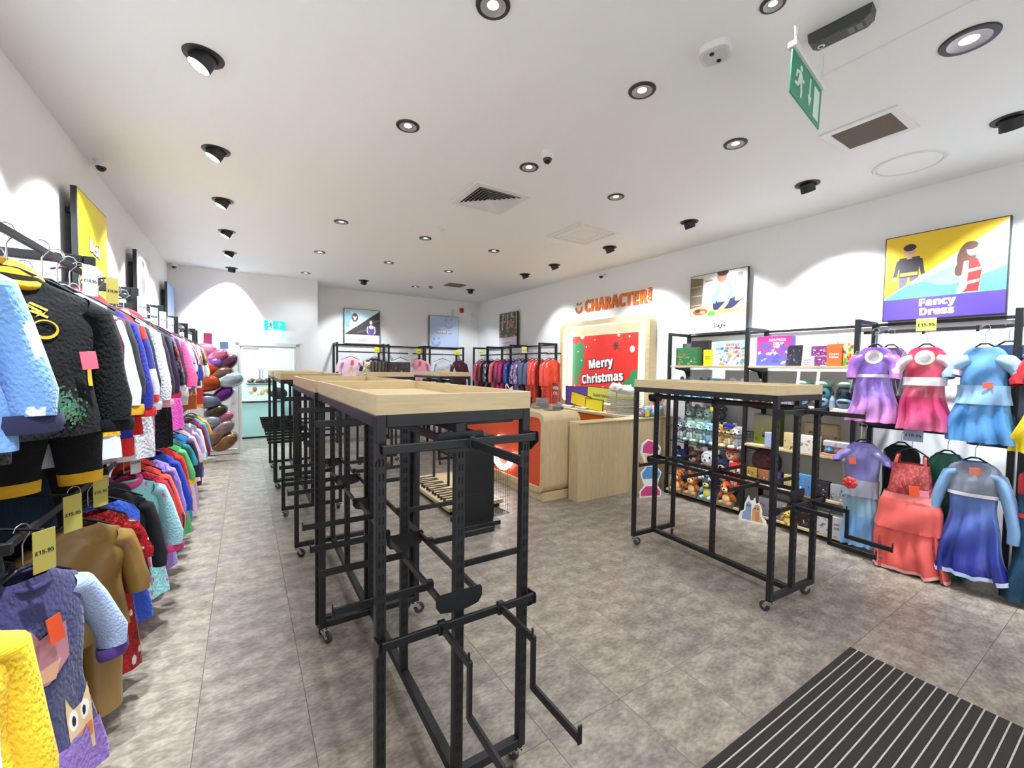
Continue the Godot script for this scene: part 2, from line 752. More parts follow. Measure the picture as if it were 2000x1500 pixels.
func room() -> void:
	var T := 0.14
	slab("wall_left", Vector3(WL - T, 0, ZB - 3.0), Vector3(WL, CEIL, ZF), wall_m)
	slab("wall_right", Vector3(WR, 0, ZR - T), Vector3(WR + T, CEIL, ZF), wall_m)
	slab("wall_back_recess", Vector3(1.20, 0, ZR - T), Vector3(WR, CEIL, ZR), wall_m)
	# the shop front: open to the concourse below a deep fascia
	slab("wall_front_left", Vector3(WL - T, 0, ZF), Vector3(-0.7, CEIL, ZF + T), wall_m)
	slab("wall_front_right", Vector3(4.9, 0, ZF), Vector3(WR + T, CEIL, ZF + T), wall_m)
	slab("wall_front_fascia", Vector3(-0.7, 2.75, ZF), Vector3(4.9, CEIL, ZF + T), wall_m)
	# the back wall with the doorway (x -0.08 to 0.87, 2.05 high), its thickness and the return at its right end
	var back := Node3D.new()
	back.name = numbered("wall_back")
	back.set_meta("kind", "structure")
	add_child(back, true)
	put(back, "wall_panel", boxes_mesh([
		[Vector3((WL - 0.08) / 2, CEIL / 2, ZB - T / 2), Vector3(-0.08 - WL, CEIL, T)],
		[Vector3((0.87 + 1.28) / 2, CEIL / 2, ZB - T / 2), Vector3(1.28 - 0.87, CEIL, T)],
		[Vector3((0.87 - 0.08) / 2, (CEIL + 2.05) / 2, ZB - T / 2), Vector3(0.95, CEIL - 2.05, T)],
		[Vector3(1.21, CEIL / 2, (ZB - T + ZR) / 2 - 0.06), Vector3(0.14, CEIL, ZB - T - ZR + 0.12)]]), wall_m)
	var ceiling := slab("ceiling", Vector3(WL - T, CEIL, ZB - 3.0), Vector3(WR + T, CEIL + 0.14, ZF + T), ceil_m)
	# the joint of the plasterboard and the shallow step by the entrance
	put(ceiling, "board_joint", tube_mesh([Vector3(2.88, -0.0715, -1.25) - Vector3(ceiling.position.x, 0, ceiling.position.z), Vector3(2.88, -0.0715, 1.8) - Vector3(ceiling.position.x, 0, ceiling.position.z)], 0.006, 6), ceil_m)
	var skirt := white_plastic
	var b := structure("baseboard_back", box_mesh(Vector3(0.30, 0.10, 0.015), .004), skirt, Vector3(1.10, 0.05, ZB + 0.0075))
	b.name = "baseboard_back"
	structure("baseboard_left", box_mesh(Vector3(0.015, 0.10, 11.3), .004), skirt, Vector3(WL + 0.0075, 0.05, -3.85))
	structure("baseboard_right", box_mesh(Vector3(0.015, 0.10, 12.0), .004), skirt, Vector3(WR - 0.0075, 0.05, -4.2))
	structure("baseboard_recess", box_mesh(Vector3(4.06, 0.10, 0.015), .004), skirt, Vector3(3.31, 0.05, ZR + 0.0075))
	# fine upright joints in the panelling of the right wall
	for z in [-3.25, -2.62]:
		structure("trim_%d" % (1 if z < -3 else 2), box_mesh(Vector3(0.004, 0.45, 0.012), .001), wall_m, Vector3(WR - 0.002, CEIL - 0.23, z))


func floor_tiles() -> void:
	var fl := slab("floor", Vector3(WL - 0.14, -0.16, ZB - 3.0), Vector3(WR + 0.14, -0.006, ZF + 0.14), mat("dark joint", col(70, 65, 60), 0.9))
	var p := 0.4572
	var x0 := 0.249
	var z0 := -2.400
	# twelve cuts of the sheet's stone pattern
	var cuts := []
	for k in 12:
		var g := 0.0016
		var h := p / 2 - g / 2
		var st := SurfaceTool.new()
		st.begin(Mesh.PRIMITIVE_TRIANGLES)
		var uv := Rect2(rng.randf() * 0.55, rng.randf() * 0.55, 0.42, 0.42)
		var q := h - 0.0010
		quad(st, Vector3(-q, 0, q), Vector3(q, 0, q), Vector3(q, 0, -q), Vector3(-q, 0, -q), Vector3.UP, uv)
		for s in 4:
			var bs := Basis(Vector3.UP, s * PI / 2)
			quad(st, bs * Vector3(-q, 0, q), bs * Vector3(q, 0, q), bs * Vector3(h, -0.0016, h), bs * Vector3(-h, -0.0016, h), bs * Vector3(0, 1, 1).normalized(), uv)
			quad(st, bs * Vector3(-h, -0.0016, h), bs * Vector3(h, -0.0016, h), bs * Vector3(h, -0.006, h), bs * Vector3(-h, -0.006, h), bs * Vector3(0, 0, 1), uv)
		cuts.append(st.commit())
	var far := SurfaceTool.new()
	far.begin(Mesh.PRIMITIVE_TRIANGLES)
	var spots := []
	for i in range(-4, 12):
		for j in range(-22, 6):
			var c := Vector3(x0 + (i + 0.5) * p, 0, z0 - (-j - 0.5) * p)
			if c.x < WL - 0.1 or c.x > WR + 0.15 or c.z > ZF or c.z < ZB - 2.8:
				continue
			spots.append(c)
	spots.sort_custom(func(a: Vector3, b: Vector3): return tile_rank(a) < tile_rank(b))
	for k in spots.size():
		var c: Vector3 = spots[k]
		var turn := (rng.randi() % 2) * PI
		if k < 290 and tile_rank(c) < 50.0:
			var o := put(fl, "tile", cuts[rng.randi() % 12], stone[rng.randi() % 3], c - fl.position, Vector3(0, turn, 0))
			o.name = "tile"
		else:
			far.append_from(cuts[rng.randi() % 12], 0, Transform3D(Basis(Vector3.UP, turn), c - fl.position))
	var rest := put(fl, "distant_tiles", far.commit(), stone[0])
	rest.set_meta("kind", "stuff")
	# the entrance mat: carpet strips between aluminium bars
	var mt := thing("entrance_mat", "dark brown ribbed entrance mat with thin silver lines let into the floor", "mat", Vector3(1.7, 0, -1.03))
	var pile := mat("brown mat pile", col(48, 42, 40), 1.0)
	pile.heightmap_enabled = true
	pile.heightmap_texture = grain_noise(0.35)
	pile.heightmap_scale = 0.3
	pile.uv1_triplanar = true
	pile.uv1_scale = Vector3(8, 8, 8)
	var alu := mat("aluminium bar", col(190, 186, 176), 0.45, 0.4)
	bx(mt, "tray", Vector3(-0.06, 0.002, 1.26), Vector3(3.0, 0.004, 2.52), alu, .001)
	var pitch := 0.0435
	for k in 58:
		bx(mt, "carpet_strip", Vector3(-0.06, 0.006, pitch * (k + 0.5)), Vector3(2.996, 0.012, pitch - 0.008), pile, .003)
		if k < 57:
			bx(mt, "metal_bar", Vector3(-0.06, 0.0055, pitch * (k + 1)), Vector3(2.996, 0.013, 0.0065), alu, .001)


func tile_rank(c: Vector3) -> float:
	var d := Vector3(c.x, 0, c.z).length()
	var ahead := Vector3(sin(0.563), 0, -cos(0.563)).dot(c)
	return d if ahead > 0.2 else d + 60.0


func grain_noise(freq: float) -> NoiseTexture2D:
	var f := FastNoiseLite.new()
	f.frequency = freq
	var t := NoiseTexture2D.new()
	t.width = 256
	t.height = 256
	t.seamless = true
	t.noise = f
	return t


# ------------------------------------------------------------------ ceiling
func downlight(x: float, z: float, label: String, r := 0.083, lit := 1.0) -> void:
	var o := thing("downlight", label, "ceiling light", Vector3(x, CEIL, z), 0, "recessed downlights")
	var k := r / 0.083
	put(o, "trim_ring", lathe([Vector2(0.060 * k, 0.0), Vector2(0.062 * k, -0.010), Vector2(0.080 * k, -0.008), Vector2(r, -0.003), Vector2(r, 0.0)], 32, false, "ring%s" % r), mat("black trim", col(38, 36, 36), 0.5))
	put(o, "reflector", lathe([Vector2(0.061 * k, -0.0095), Vector2(0.056 * k, -0.0065), Vector2(0.040 * k, -0.002), Vector2(0.026 * k, -0.0008)], 32, true, "refl%s" % r), mat("satin reflector", col(176, 174, 176), 0.5, 0.6))
	put(o, "lens", lathe([Vector2(0.0, -0.0012), Vector2(0.028 * k, -0.0012)], 24, false, "lens%s" % r), glow("downlight lens", col(255, 248, 238), 2.2))
	if lit > 0.0:
		spot_light(o, Vector3(0, -0.02, 0), Vector3.DOWN, DOWN_E * lit, 66.0, 1.0, 0.04)


func tilt_spot(x: float, z: float, dir: Vector3, label: String, group: String, lit := 1.0) -> void:
	var o := thing("ceiling_spotlight", label, "spotlight", Vector3(x, CEIL, z), 0, group)
	var dark := mat("black lamp body", col(26, 26, 27), 0.5)
	put(o, "trim_ring", lathe([Vector2(0.070, 0.0), Vector2(0.072, -0.008), Vector2(0.098, -0.006), Vector2(0.100, 0.0)], 32, false, "spotring"), dark)
	put(o, "recess", lathe([Vector2(0.0, -0.0008), Vector2(0.071, -0.0008)], 24, false, "spotrecess"), mat("dark recess", col(12, 12, 12), 0.8))
	var d := dir.normalized()
	var head := Node3D.new()
	head.name = "lamp_head"
	o.add_child(head, true)
	# the head leans out of the ring; its own y axis points against the beam
	var side := Vector3.UP.cross(d).normalized()
	head.transform = Transform3D(Basis(d.cross(side) * -1.0, -d, side).orthonormalized(), Vector3(0, -0.016, 0) + d * 0.010)
	put(head, "barrel", lathe([Vector2(0.055, -0.045), Vector2(0.058, -0.045), Vector2(0.058, 0.030), Vector2(0.048, 0.042), Vector2(0.0, 0.042)], 28, false, "barrel"), dark)
	put(head, "lens", lathe([Vector2(0.0, -0.040), Vector2(0.055, -0.044)], 28, false, "spotlens"), glow("spotlight lens", col(255, 250, 242), 3.5))
	if lit > 0.0:
		spot_light(o, Vector3(0, -0.016, 0) + d * 0.062, d, SPOT_E * lit, 40.0, 0.6, 0.03)


func ceiling_fittings() -> void:
	var zs := [-0.53, -1.775, -3.02, -4.265, -5.51, -6.755, -7.98, -9.25]
	var nth := ["", "", "nearest", "second nearest", "third nearest", "fourth from the front", "fifth from the front", "farthest, beside the doorway wall"]
	for k in 8:
		tilt_spot(-0.18, zs[k], Vector3(-0.49, -1, 0.0) if k < 7 else Vector3(-0.12, -1, -0.35), "black tilted spotlight over the left clothes rail, " + (nth[k] if nth[k] else ["out of view by the entrance", "out of view before the first robe"][k]), "spotlights over the left wall")
	var rz := [-0.69, -1.92, -3.15, -4.43, -5.70, -6.58, 0.55]
	var rl := ["at the right edge above the fancy dress sign", "above the shelf with the boxed toys", "between the cassette unit and the toys sign", "just past the square cassette unit", "above the pay desk wall lettering", "above the red coats beside the wooden frame", "behind the entrance mat"]
	for k in 7:
		tilt_spot(4.41, rz[k], Vector3(0.52, -1, 0.0), "black tilted ceiling spotlight " + rl[k], "spotlights over the right wall", [.7, .62, .48, .42, .14, .24, .7][k])
	tilt_spot(2.07, -8.98, Vector3(0.0, -1, -0.62), "black tilted ceiling spotlight over the hanging t-shirts on the back wall", "spotlights over the back wall", .32)
	tilt_spot(4.30, -8.60, Vector3(0.25, -1, -0.6), "black tilted ceiling spotlight over the corner of the back wall", "spotlights over the back wall", .28)
	var d := [
		[1.02, -1.83, "large black-rimmed downlight cut by the top edge of the photo"], [1.01, -3.05, "black-rimmed downlight nearest above the long wood-topped racks"],
		[2.10, -1.86, "black-rimmed downlight between the square sensor and the dome camera"], [3.18, -1.89, "black-rimmed downlight left of the rectangular air grille"],
		[2.09, -3.08, "black-rimmed downlight right beside the white dome camera"], [3.17, -3.11, "black-rimmed downlight above the white square cassette unit"],
		[1.00, -5.49, "black-rimmed downlight left of the smoke detector"], [2.08, -5.53, "black-rimmed downlight just behind the smoke detector"],
		[3.15, -5.54, "black-rimmed downlight between the air diffuser and the pay desk spots"], [0.99, -7.14, "small far downlight above the doorway side racks"],
		[0.99, -8.90, "farthest downlight in front of the stock room door"], [2.06, -7.18, "small far downlight in the middle of the ceiling"],
		[3.15, -7.19, "small far downlight in front of the dark ceiling grille"], [3.16, -8.99, "farthest downlight left of the dark ceiling grille"]]
	for e in d:
		downlight(e[0], e[1], e[2])
	downlight(2.12, -1.10, "small black-rimmed downlight at the top edge by the hanging exit sign", 0.055, 0.5)
	downlight(3.19, -0.66, "large wide-rimmed downlight above the air grille", 0.115, 1.0)
	downlight(1.02, -0.6, "black-rimmed downlight out of view over the entrance", 0.083, 1.0)
	for x in [0.6, 2.2, 3.9]:
		downlight(x, 0.9, "black-rimmed downlight out of view %s the entrance mat" % {0.6: "left of", 2.2: "over", 3.9: "right of"}[x], 0.083, 1.0)
	# square air diffuser of nested frames
	var g := thing("air_diffuser", "white square ceiling air diffuser with nested louvre frames", "air vent", Vector3(2.15, CEIL, -3.88))
	put(g, "border", frame_mesh(round_rect(0.61, 0.61, .004, 1), round_rect(0.47, 0.47, .004, 1), 0.012), white_plastic, Vector3(0, -0.006, 0), Vector3(PI / 2, 0, 0))
	put(g, "dark_throat", boxes_mesh([[Vector3.ZERO, Vector3(0.47, 0.002, 0.47)]]), mat("dark duct", col(40, 36, 32), 0.9), Vector3(0, -0.0012, 0))
	for k in 6:
		var s := 0.45 - k * 0.072
		put(g, "louvre_frame", louvre(s, 0.034, 0.018), white_plastic, Vector3(0, -0.002, 0))
	bx(g, "centre_plate", Vector3(0, -0.012, 0), Vector3(0.035, 0.004, 0.035), white_plastic, .001)
	# cassette: closed access panel with a round badge
	var c := thing("cassette_panel", "white square ceiling cassette panel with recessed rounded cover", "air conditioner", Vector3(3.70, CEIL, -4.19))
	put(c, "outer_frame", frame_mesh(round_rect(0.67, 0.67, .006, 1), round_rect(0.56, 0.56, .006, 1), 0.014), white_plastic, Vector3(0, -0.007, 0), Vector3(PI / 2, 0, 0))
	bx(c, "cover", Vector3(0, -0.009, 0), Vector3(0.535, 0.014, 0.535), white_plastic, .006)
	put(c, "inner_ridge", frame_mesh(round_rect(0.34, 0.34, .10), round_rect(0.325, 0.325, .093), 0.006), white_plastic, Vector3(0, -0.017, 0), Vector3(PI / 2, 0, 0))
	for s in [Vector2(-.2, -.2), Vector2(.2, -.2), Vector2(.2, .2), Vector2(-.2, .2)]:
		cyl(c, "screw", Vector3(s.x, -0.017, s.y), 0.008, 0.004, chrome, Vector3.ZERO, -1, 10)
	# rectangular return grille with thin slats
	for e in [[3.80, -1.27, 0.44, 0.44, 30, "white framed rectangular ceiling air grille with fine dark slats near the entrance"], [3.78, -8.30, 0.38, 0.34, 16, "small dark ceiling air grille far back in front of the recess"]]:
		var r := thing("return_grille", e[5], "air vent", Vector3(e[0], CEIL, e[1]))
		var near: bool = e[4] == 30
		var bw := 0.05 if near else 0.012
		put(r, "border", frame_mesh(round_rect(e[2], e[3], .004, 1), round_rect(e[2] - 2 * bw, e[3] - 2 * bw, .004, 1), 0.010), white_plastic if near else mat("grey grille", col(120, 112, 106), .7), Vector3(0, -0.005, 0), Vector3(PI / 2, 0, 0))
		put(r, "dark_throat", boxes_mesh([[Vector3.ZERO, Vector3(e[2] - 2 * bw, 0.002, e[3] - 2 * bw)]]), mat("dark duct", col(40, 36, 32), 0.9), Vector3(0, -0.0012, 0))
		for k in e[4]:
			var w: float = e[2] - 2 * bw
			var zz := lerpf(-w / 2, w / 2, (k + 0.5) / float(e[4]))
			bx(r, "slat", Vector3(zz, -0.006, 0), Vector3(w / float(e[4]) * 0.42, 0.007, e[3] - 2 * bw), mat("brown grey slat", col(128, 116, 104), .6), .001)
		if near:
			for s in [-1, 1]:
				cyl(r, "screw", Vector3(s * (e[2] / 2 - 0.022), -0.010, 0), 0.007, 0.004, chrome, Vector3.ZERO, -1, 10)
	var hatch := thing("round_ceiling_hatch", "round white flush ceiling plate with a thin rim above the fancy dress sign", "access panel", Vector3(4.66, CEIL, -1.28))
	put(hatch, "rim", lathe([Vector2(0.205, 0.0), Vector2(0.207, -0.008), Vector2(0.226, -0.010), Vector2(0.235, 0.0)], 48, false), white_plastic)
	put(hatch, "plate", lathe([Vector2(0.0, -0.006), Vector2(0.20, -0.006), Vector2(0.203, -0.002)], 48, false), ceil_m)
	var h2 := thing("round_ceiling_hatch", "small round flush ceiling plate beside the black spotlight over the pay desk", "access panel", Vector3(3.72, CEIL, -4.78))
	put(h2, "plate", lathe([Vector2(0.0, -0.007), Vector2(0.10, -0.007), Vector2(0.106, 0.0)], 40, false), ceil_m)
	var h3 := thing("round_ceiling_hatch", "shallow round ceiling plate in the far corner above the red call point", "access panel", Vector3(4.55, CEIL, -9.35))
	put(h3, "plate", lathe([Vector2(0.0, -0.009), Vector2(0.12, -0.009), Vector2(0.128, 0.0)], 40, false), ceil_m)
	# people counter with two lenses
	var pc := thing("people_counter", "white rounded square ceiling sensor with two black lenses", "sensor", Vector3(2.163, CEIL, -1.414), 0.35)
	put(pc, "housing", prism(round_rect(0.15, 0.15, 0.045), 0.036), white_plastic, Vector3(0, -0.018, 0), Vector3(PI / 2, 0, 0))
	put(pc, "face", prism(round_rect(0.115, 0.115, 0.035), 0.006), mat("pale grey plastic", col(200, 200, 200), .5), Vector3(0, -0.039, 0), Vector3(PI / 2, 0, 0))
	for s in [-1, 1]:
		cyl(pc, "lens", Vector3(s * 0.036, -0.043, s * 0.01), 0.012, 0.008, mat("black glass", col(8, 8, 9), .15))
	var sd := thing("smoke_detector", "small white round smoke detector on the ceiling near the air diffuser", "smoke detector", Vector3(2.084, CEIL, -4.99))
	put(sd, "body", lathe([Vector2(0.0, -0.045), Vector2(0.026, -0.045), Vector2(0.032, -0.030), Vector2(0.050, -0.024), Vector2(0.052, 0.0)], 28, false), white_plastic)
	var s2 := thing("smoke_detector", "tiny dark ceiling detector behind the far dark grille", "smoke detector", Vector3(3.42, CEIL, -8.75))
	put(s2, "body", lathe([Vector2(0.0, -0.05), Vector2(0.022, -0.05), Vector2(0.030, -0.03), Vector2(0.042, -0.02), Vector2(0.044, 0.0)], 24, false), mat("grey plastic", col(120, 115, 112), .6))
	for e in [[Vector3(2.07, CEIL, -2.79), "white ceiling dome camera beside the downlight in the middle"], [Vector3(-1.03, CEIL, -5.04), "white dome camera in the angle of left wall and ceiling"], [Vector3(-1.02, CEIL, -9.42), "small dark dome camera in the back left ceiling corner"], [Vector3(5.25, CEIL - 0.07, -5.46), "small dome camera on the right wall above the orange lettering"]]:
		var cam := thing("dome_camera", e[1], "security camera", e[0])
		put(cam, "housing", lathe([Vector2(0.036, -0.055), Vector2(0.046, -0.050), Vector2(0.050, -0.02), Vector2(0.052, 0.0)], 28, false, "domehouse"), white_plastic)
		put(cam, "dome", lathe([Vector2(0.0, -0.092), Vector2(0.016, -0.089), Vector2(0.028, -0.079), Vector2(0.035, -0.064), Vector2(0.037, -0.052)], 28, true, "domeglass"), mat("smoked dome", col(26, 22, 22), .12))
		if e[0].x > 5:
			bx(cam, "wall_bracket", Vector3(0.055, -0.005, 0), Vector3(0.11, 0.022, 0.075), white_plastic, .006)
	# door movement sensor
	var rs := thing("door_sensor", "dark grey motion sensor bar on the ceiling beside the exit sign", "sensor", Vector3(2.515, CEIL, -0.975), 0.12 + PI)
	put(rs, "body", prism([Vector2(-.13, 0), Vector2(.13, 0), Vector2(.125, -.045), Vector2(.10, -.062), Vector2(-.10, -.062), Vector2(-.125, -.045)], 0.075), mat("sensor grey", col(58, 60, 56), .5), Vector3.ZERO, Vector3(0, PI / 2, 0))
	for k in 2:
		put(rs, "vent_slots", boxes_mesh([[Vector3(-.018, 0, 0), Vector3(.004, .002, .022)], [Vector3(-.009, 0, 0), Vector3(.004, .002, .022)], [Vector3(0, 0, 0), Vector3(.004, .002, .022)], [Vector3(.009, 0, 0), Vector3(.004, .002, .022)], [Vector3(.018, 0, 0), Vector3(.004, .002, .022)]], "slots"), mat("pale print", col(150, 150, 145), .6), Vector3(0, -0.0625, -0.045 - k * 0.033))
	put(rs, "eye_ring", lathe([Vector2(0.010, -0.003), Vector2(0.014, -0.004), Vector2(0.016, 0)], 20, false), white_plastic, Vector3(-0.012, -0.062, 0.082))
	cyl(rs, "eye", Vector3(-0.012, -0.063, 0.082), 0.010, 0.004, mat("black glass", col(8, 8, 9), .15))
	# hanging exit sign
	var ex := thing("hanging_exit_sign", "green hanging fire exit sign with running man and down arrow", "exit sign", Vector3(2.405, 3.115, -1.07), 0.10)
	ex.rotation.z = -0.09
	ex.scale = Vector3(1.06, 1.06, 1.06)
	bx(ex, "panel", Vector3.ZERO, Vector3(0.385, 0.205, 0.006), mat("exit green", col(36, 142, 104), .4), .001)
	bx(ex, "top_rail", Vector3(0, 0.112, 0), Vector3(0.40, 0.03, 0.035), white_plastic, .004)
	var sm := mat("exit white", col(214, 232, 218), .5)
	running_man(ex, sm, Vector3(-0.095, -0.005, 0.0042), 0.155)
	put(ex, "arrow", prism([Vector2(-.007, .07), Vector2(.007, .07), Vector2(.007, -.015), Vector2(.024, -.010), Vector2(0, -.062), Vector2(-.024, -.010), Vector2(-.007, -.015)], .002), sm, Vector3(0.035, 0, 0.0042))
	bx(ex, "door_pictogram", Vector3(0.125, -0.008, 0.0042), Vector3(0.07, 0.15, 0.002), sm, .0005)
	for s in [-1, 1]:
		put(ex, "wire", tube_mesh([Vector3(s * 0.17, 0.12, 0), Vector3(s * 0.172 + 0.01, 0.19, 0.004), Vector3(s * 0.17 + 0.022, 0.275 + s * 0.012, 0)], 0.0022, 6), white_plastic)
		put(ex, "hook", tube_mesh([Vector3(s * 0.17, 0.122, 0), Vector3(s * 0.18, 0.135, 0), Vector3(s * 0.172, 0.148, 0), Vector3(s * 0.163, 0.138, 0)], 0.0025, 6), chrome)
	put(ex, "cord_loop", tube_mesh([Vector3(-.175, .125, 0), Vector3(-.195, .14, .01), Vector3(-.2, .18, .01), Vector3(-.185, .2, .0), Vector3(-.172, .17, 0)], 0.003, 6), white_plastic)


func louvre(s: float, w: float, drop: float) -> Mesh:
	var st := SurfaceTool.new()
	st.begin(Mesh.PRIMITIVE_TRIANGLES)
	for k in 4:
		var b := Basis(Vector3.UP, k * PI / 2)
		var a := s / 2
		var i := a - w * 0.75
		quad(st, b * Vector3(-i, 0, i), b * Vector3(i, 0, i), b * Vector3(a, -drop, a), b * Vector3(-a, -drop, a), b * Vector3(0, -0.7, -0.7))
		quad(st, b * Vector3(-i, 0.0012, i), b * Vector3(i, 0.0012, i), b * Vector3(a, -drop + 0.0012, a), b * Vector3(-a, -drop + 0.0012, a), b * Vector3(0, 0.7, 0.7))
	return st.commit()


func running_man(parent: Node, m: Material, at: Vector3, h: float) -> void:
	var k := h / 1.0
	var man := [
		[[Vector2(-.05, .28), Vector2(.10, .30), Vector2(.16, .02), Vector2(.02, -.06), Vector2(-.10, .04)]],
		[[Vector2(-.04, .29), Vector2(-.26, .22), Vector2(-.30, .02), Vector2(-.22, .0), Vector2(-.19, .15), Vector2(-.04, .20)]],
		[[Vector2(.10, .29), Vector2(.26, .14), Vector2(.36, .18), Vector2(.36, .10), Vector2(.24, .04), Vector2(.12, .18)]],
		[[Vector2(.02, .02), Vector2(.15, .02), Vector2(.22, -.20), Vector2(.20, -.45), Vector2(.10, -.45), Vector2(.11, -.22)]],
		[[Vector2(-.10, .05), Vector2(.05, -.04), Vector2(-.10, -.22), Vector2(-.34, -.24), Vector2(-.36, -.15), Vector2(-.15, -.12)]]]
	var head := []
	for i in 16:
		head.append(Vector2(.07, .40) + Vector2.from_angle(i * TAU / 16) * .085)
	man.append([head])
	for e in man:
		var pts := []
		for p in e[0]:
			pts.append(p * k)
		put(parent, "running_figure", prism(pts, 0.002), m, at)


# ------------------------------------------------------------------ racks
func bar(parent: Node, called: String, a: Vector3, b: Vector3, w: float, h: float, m: Material, bev := 0.003) -> MeshInstance3D:
	var d := b - a
	var o := put(parent, called, box_mesh(Vector3(snappedf(w, .0001), snappedf(h, .0001), snappedf(d.length(), .001)), bev), m, (a + b) / 2)
	var up := Vector3.UP if absf(d.normalized().y) < 0.95 else Vector3.BACK
	o.basis = Basis.looking_at(d.normalized(), up)
	return o


func slot_column(y0: float, y1: float, off: float) -> Mesh:
	var list := []
	var y := y0
	while y < y1:
		for s in [-1, 1]:
			for f in [-1, 1]:
				list.append([Vector3(s * 0.0065, y, f * off), Vector3(0.0055, 0.026, 0.0008)])
		y += 0.05
	return boxes_mesh(list, "slots%s_%s_%s" % [y0, y1, off])


func castor(parent: Node, at: Vector3, turn: float) -> void:
	var c := Node3D.new()
	c.name = "castor"
	parent.add_child(c, true)
	c.position = at
	c.rotation.y = turn
	cyl(c, "stem", Vector3(0, 0.079, 0), 0.013, 0.014, chrome, Vector3.ZERO, -1, 14)
	for s in [-1, 1]:
		put(c, "fork", prism([Vector2(-.018, .074), Vector2(.020, .074), Vector2(.036, .052), Vector2(.038, .030), Vector2(.026, .030), Vector2(.008, .052), Vector2(-.018, .058)], 0.003, "fork"), chrome, Vector3(0, 0, s * 0.0145))
	bx(c, "fork_crown", Vector3(0.001, 0.073, 0), Vector3(0.040, 0.004, 0.032), chrome, .001)
	var w := put(c, "wheel", lathe([Vector2(0.012, -0.011), Vector2(0.030, -0.010), Vector2(0.0355, -0.007), Vector2(0.0355, 0.007), Vector2(0.030, 0.010), Vector2(0.012, 0.011)], 28, false, "wheel"), mat("grey tyre", col(52, 50, 50), .6), Vector3(0.030, 0.0355, 0), Vector3(PI / 2, 0, 0))
	w.name = "wheel"
	cyl(c, "hub", Vector3(0.030, 0.0355, 0), 0.013, 0.030, chrome, Vector3(PI / 2, 0, 0), -1, 14)


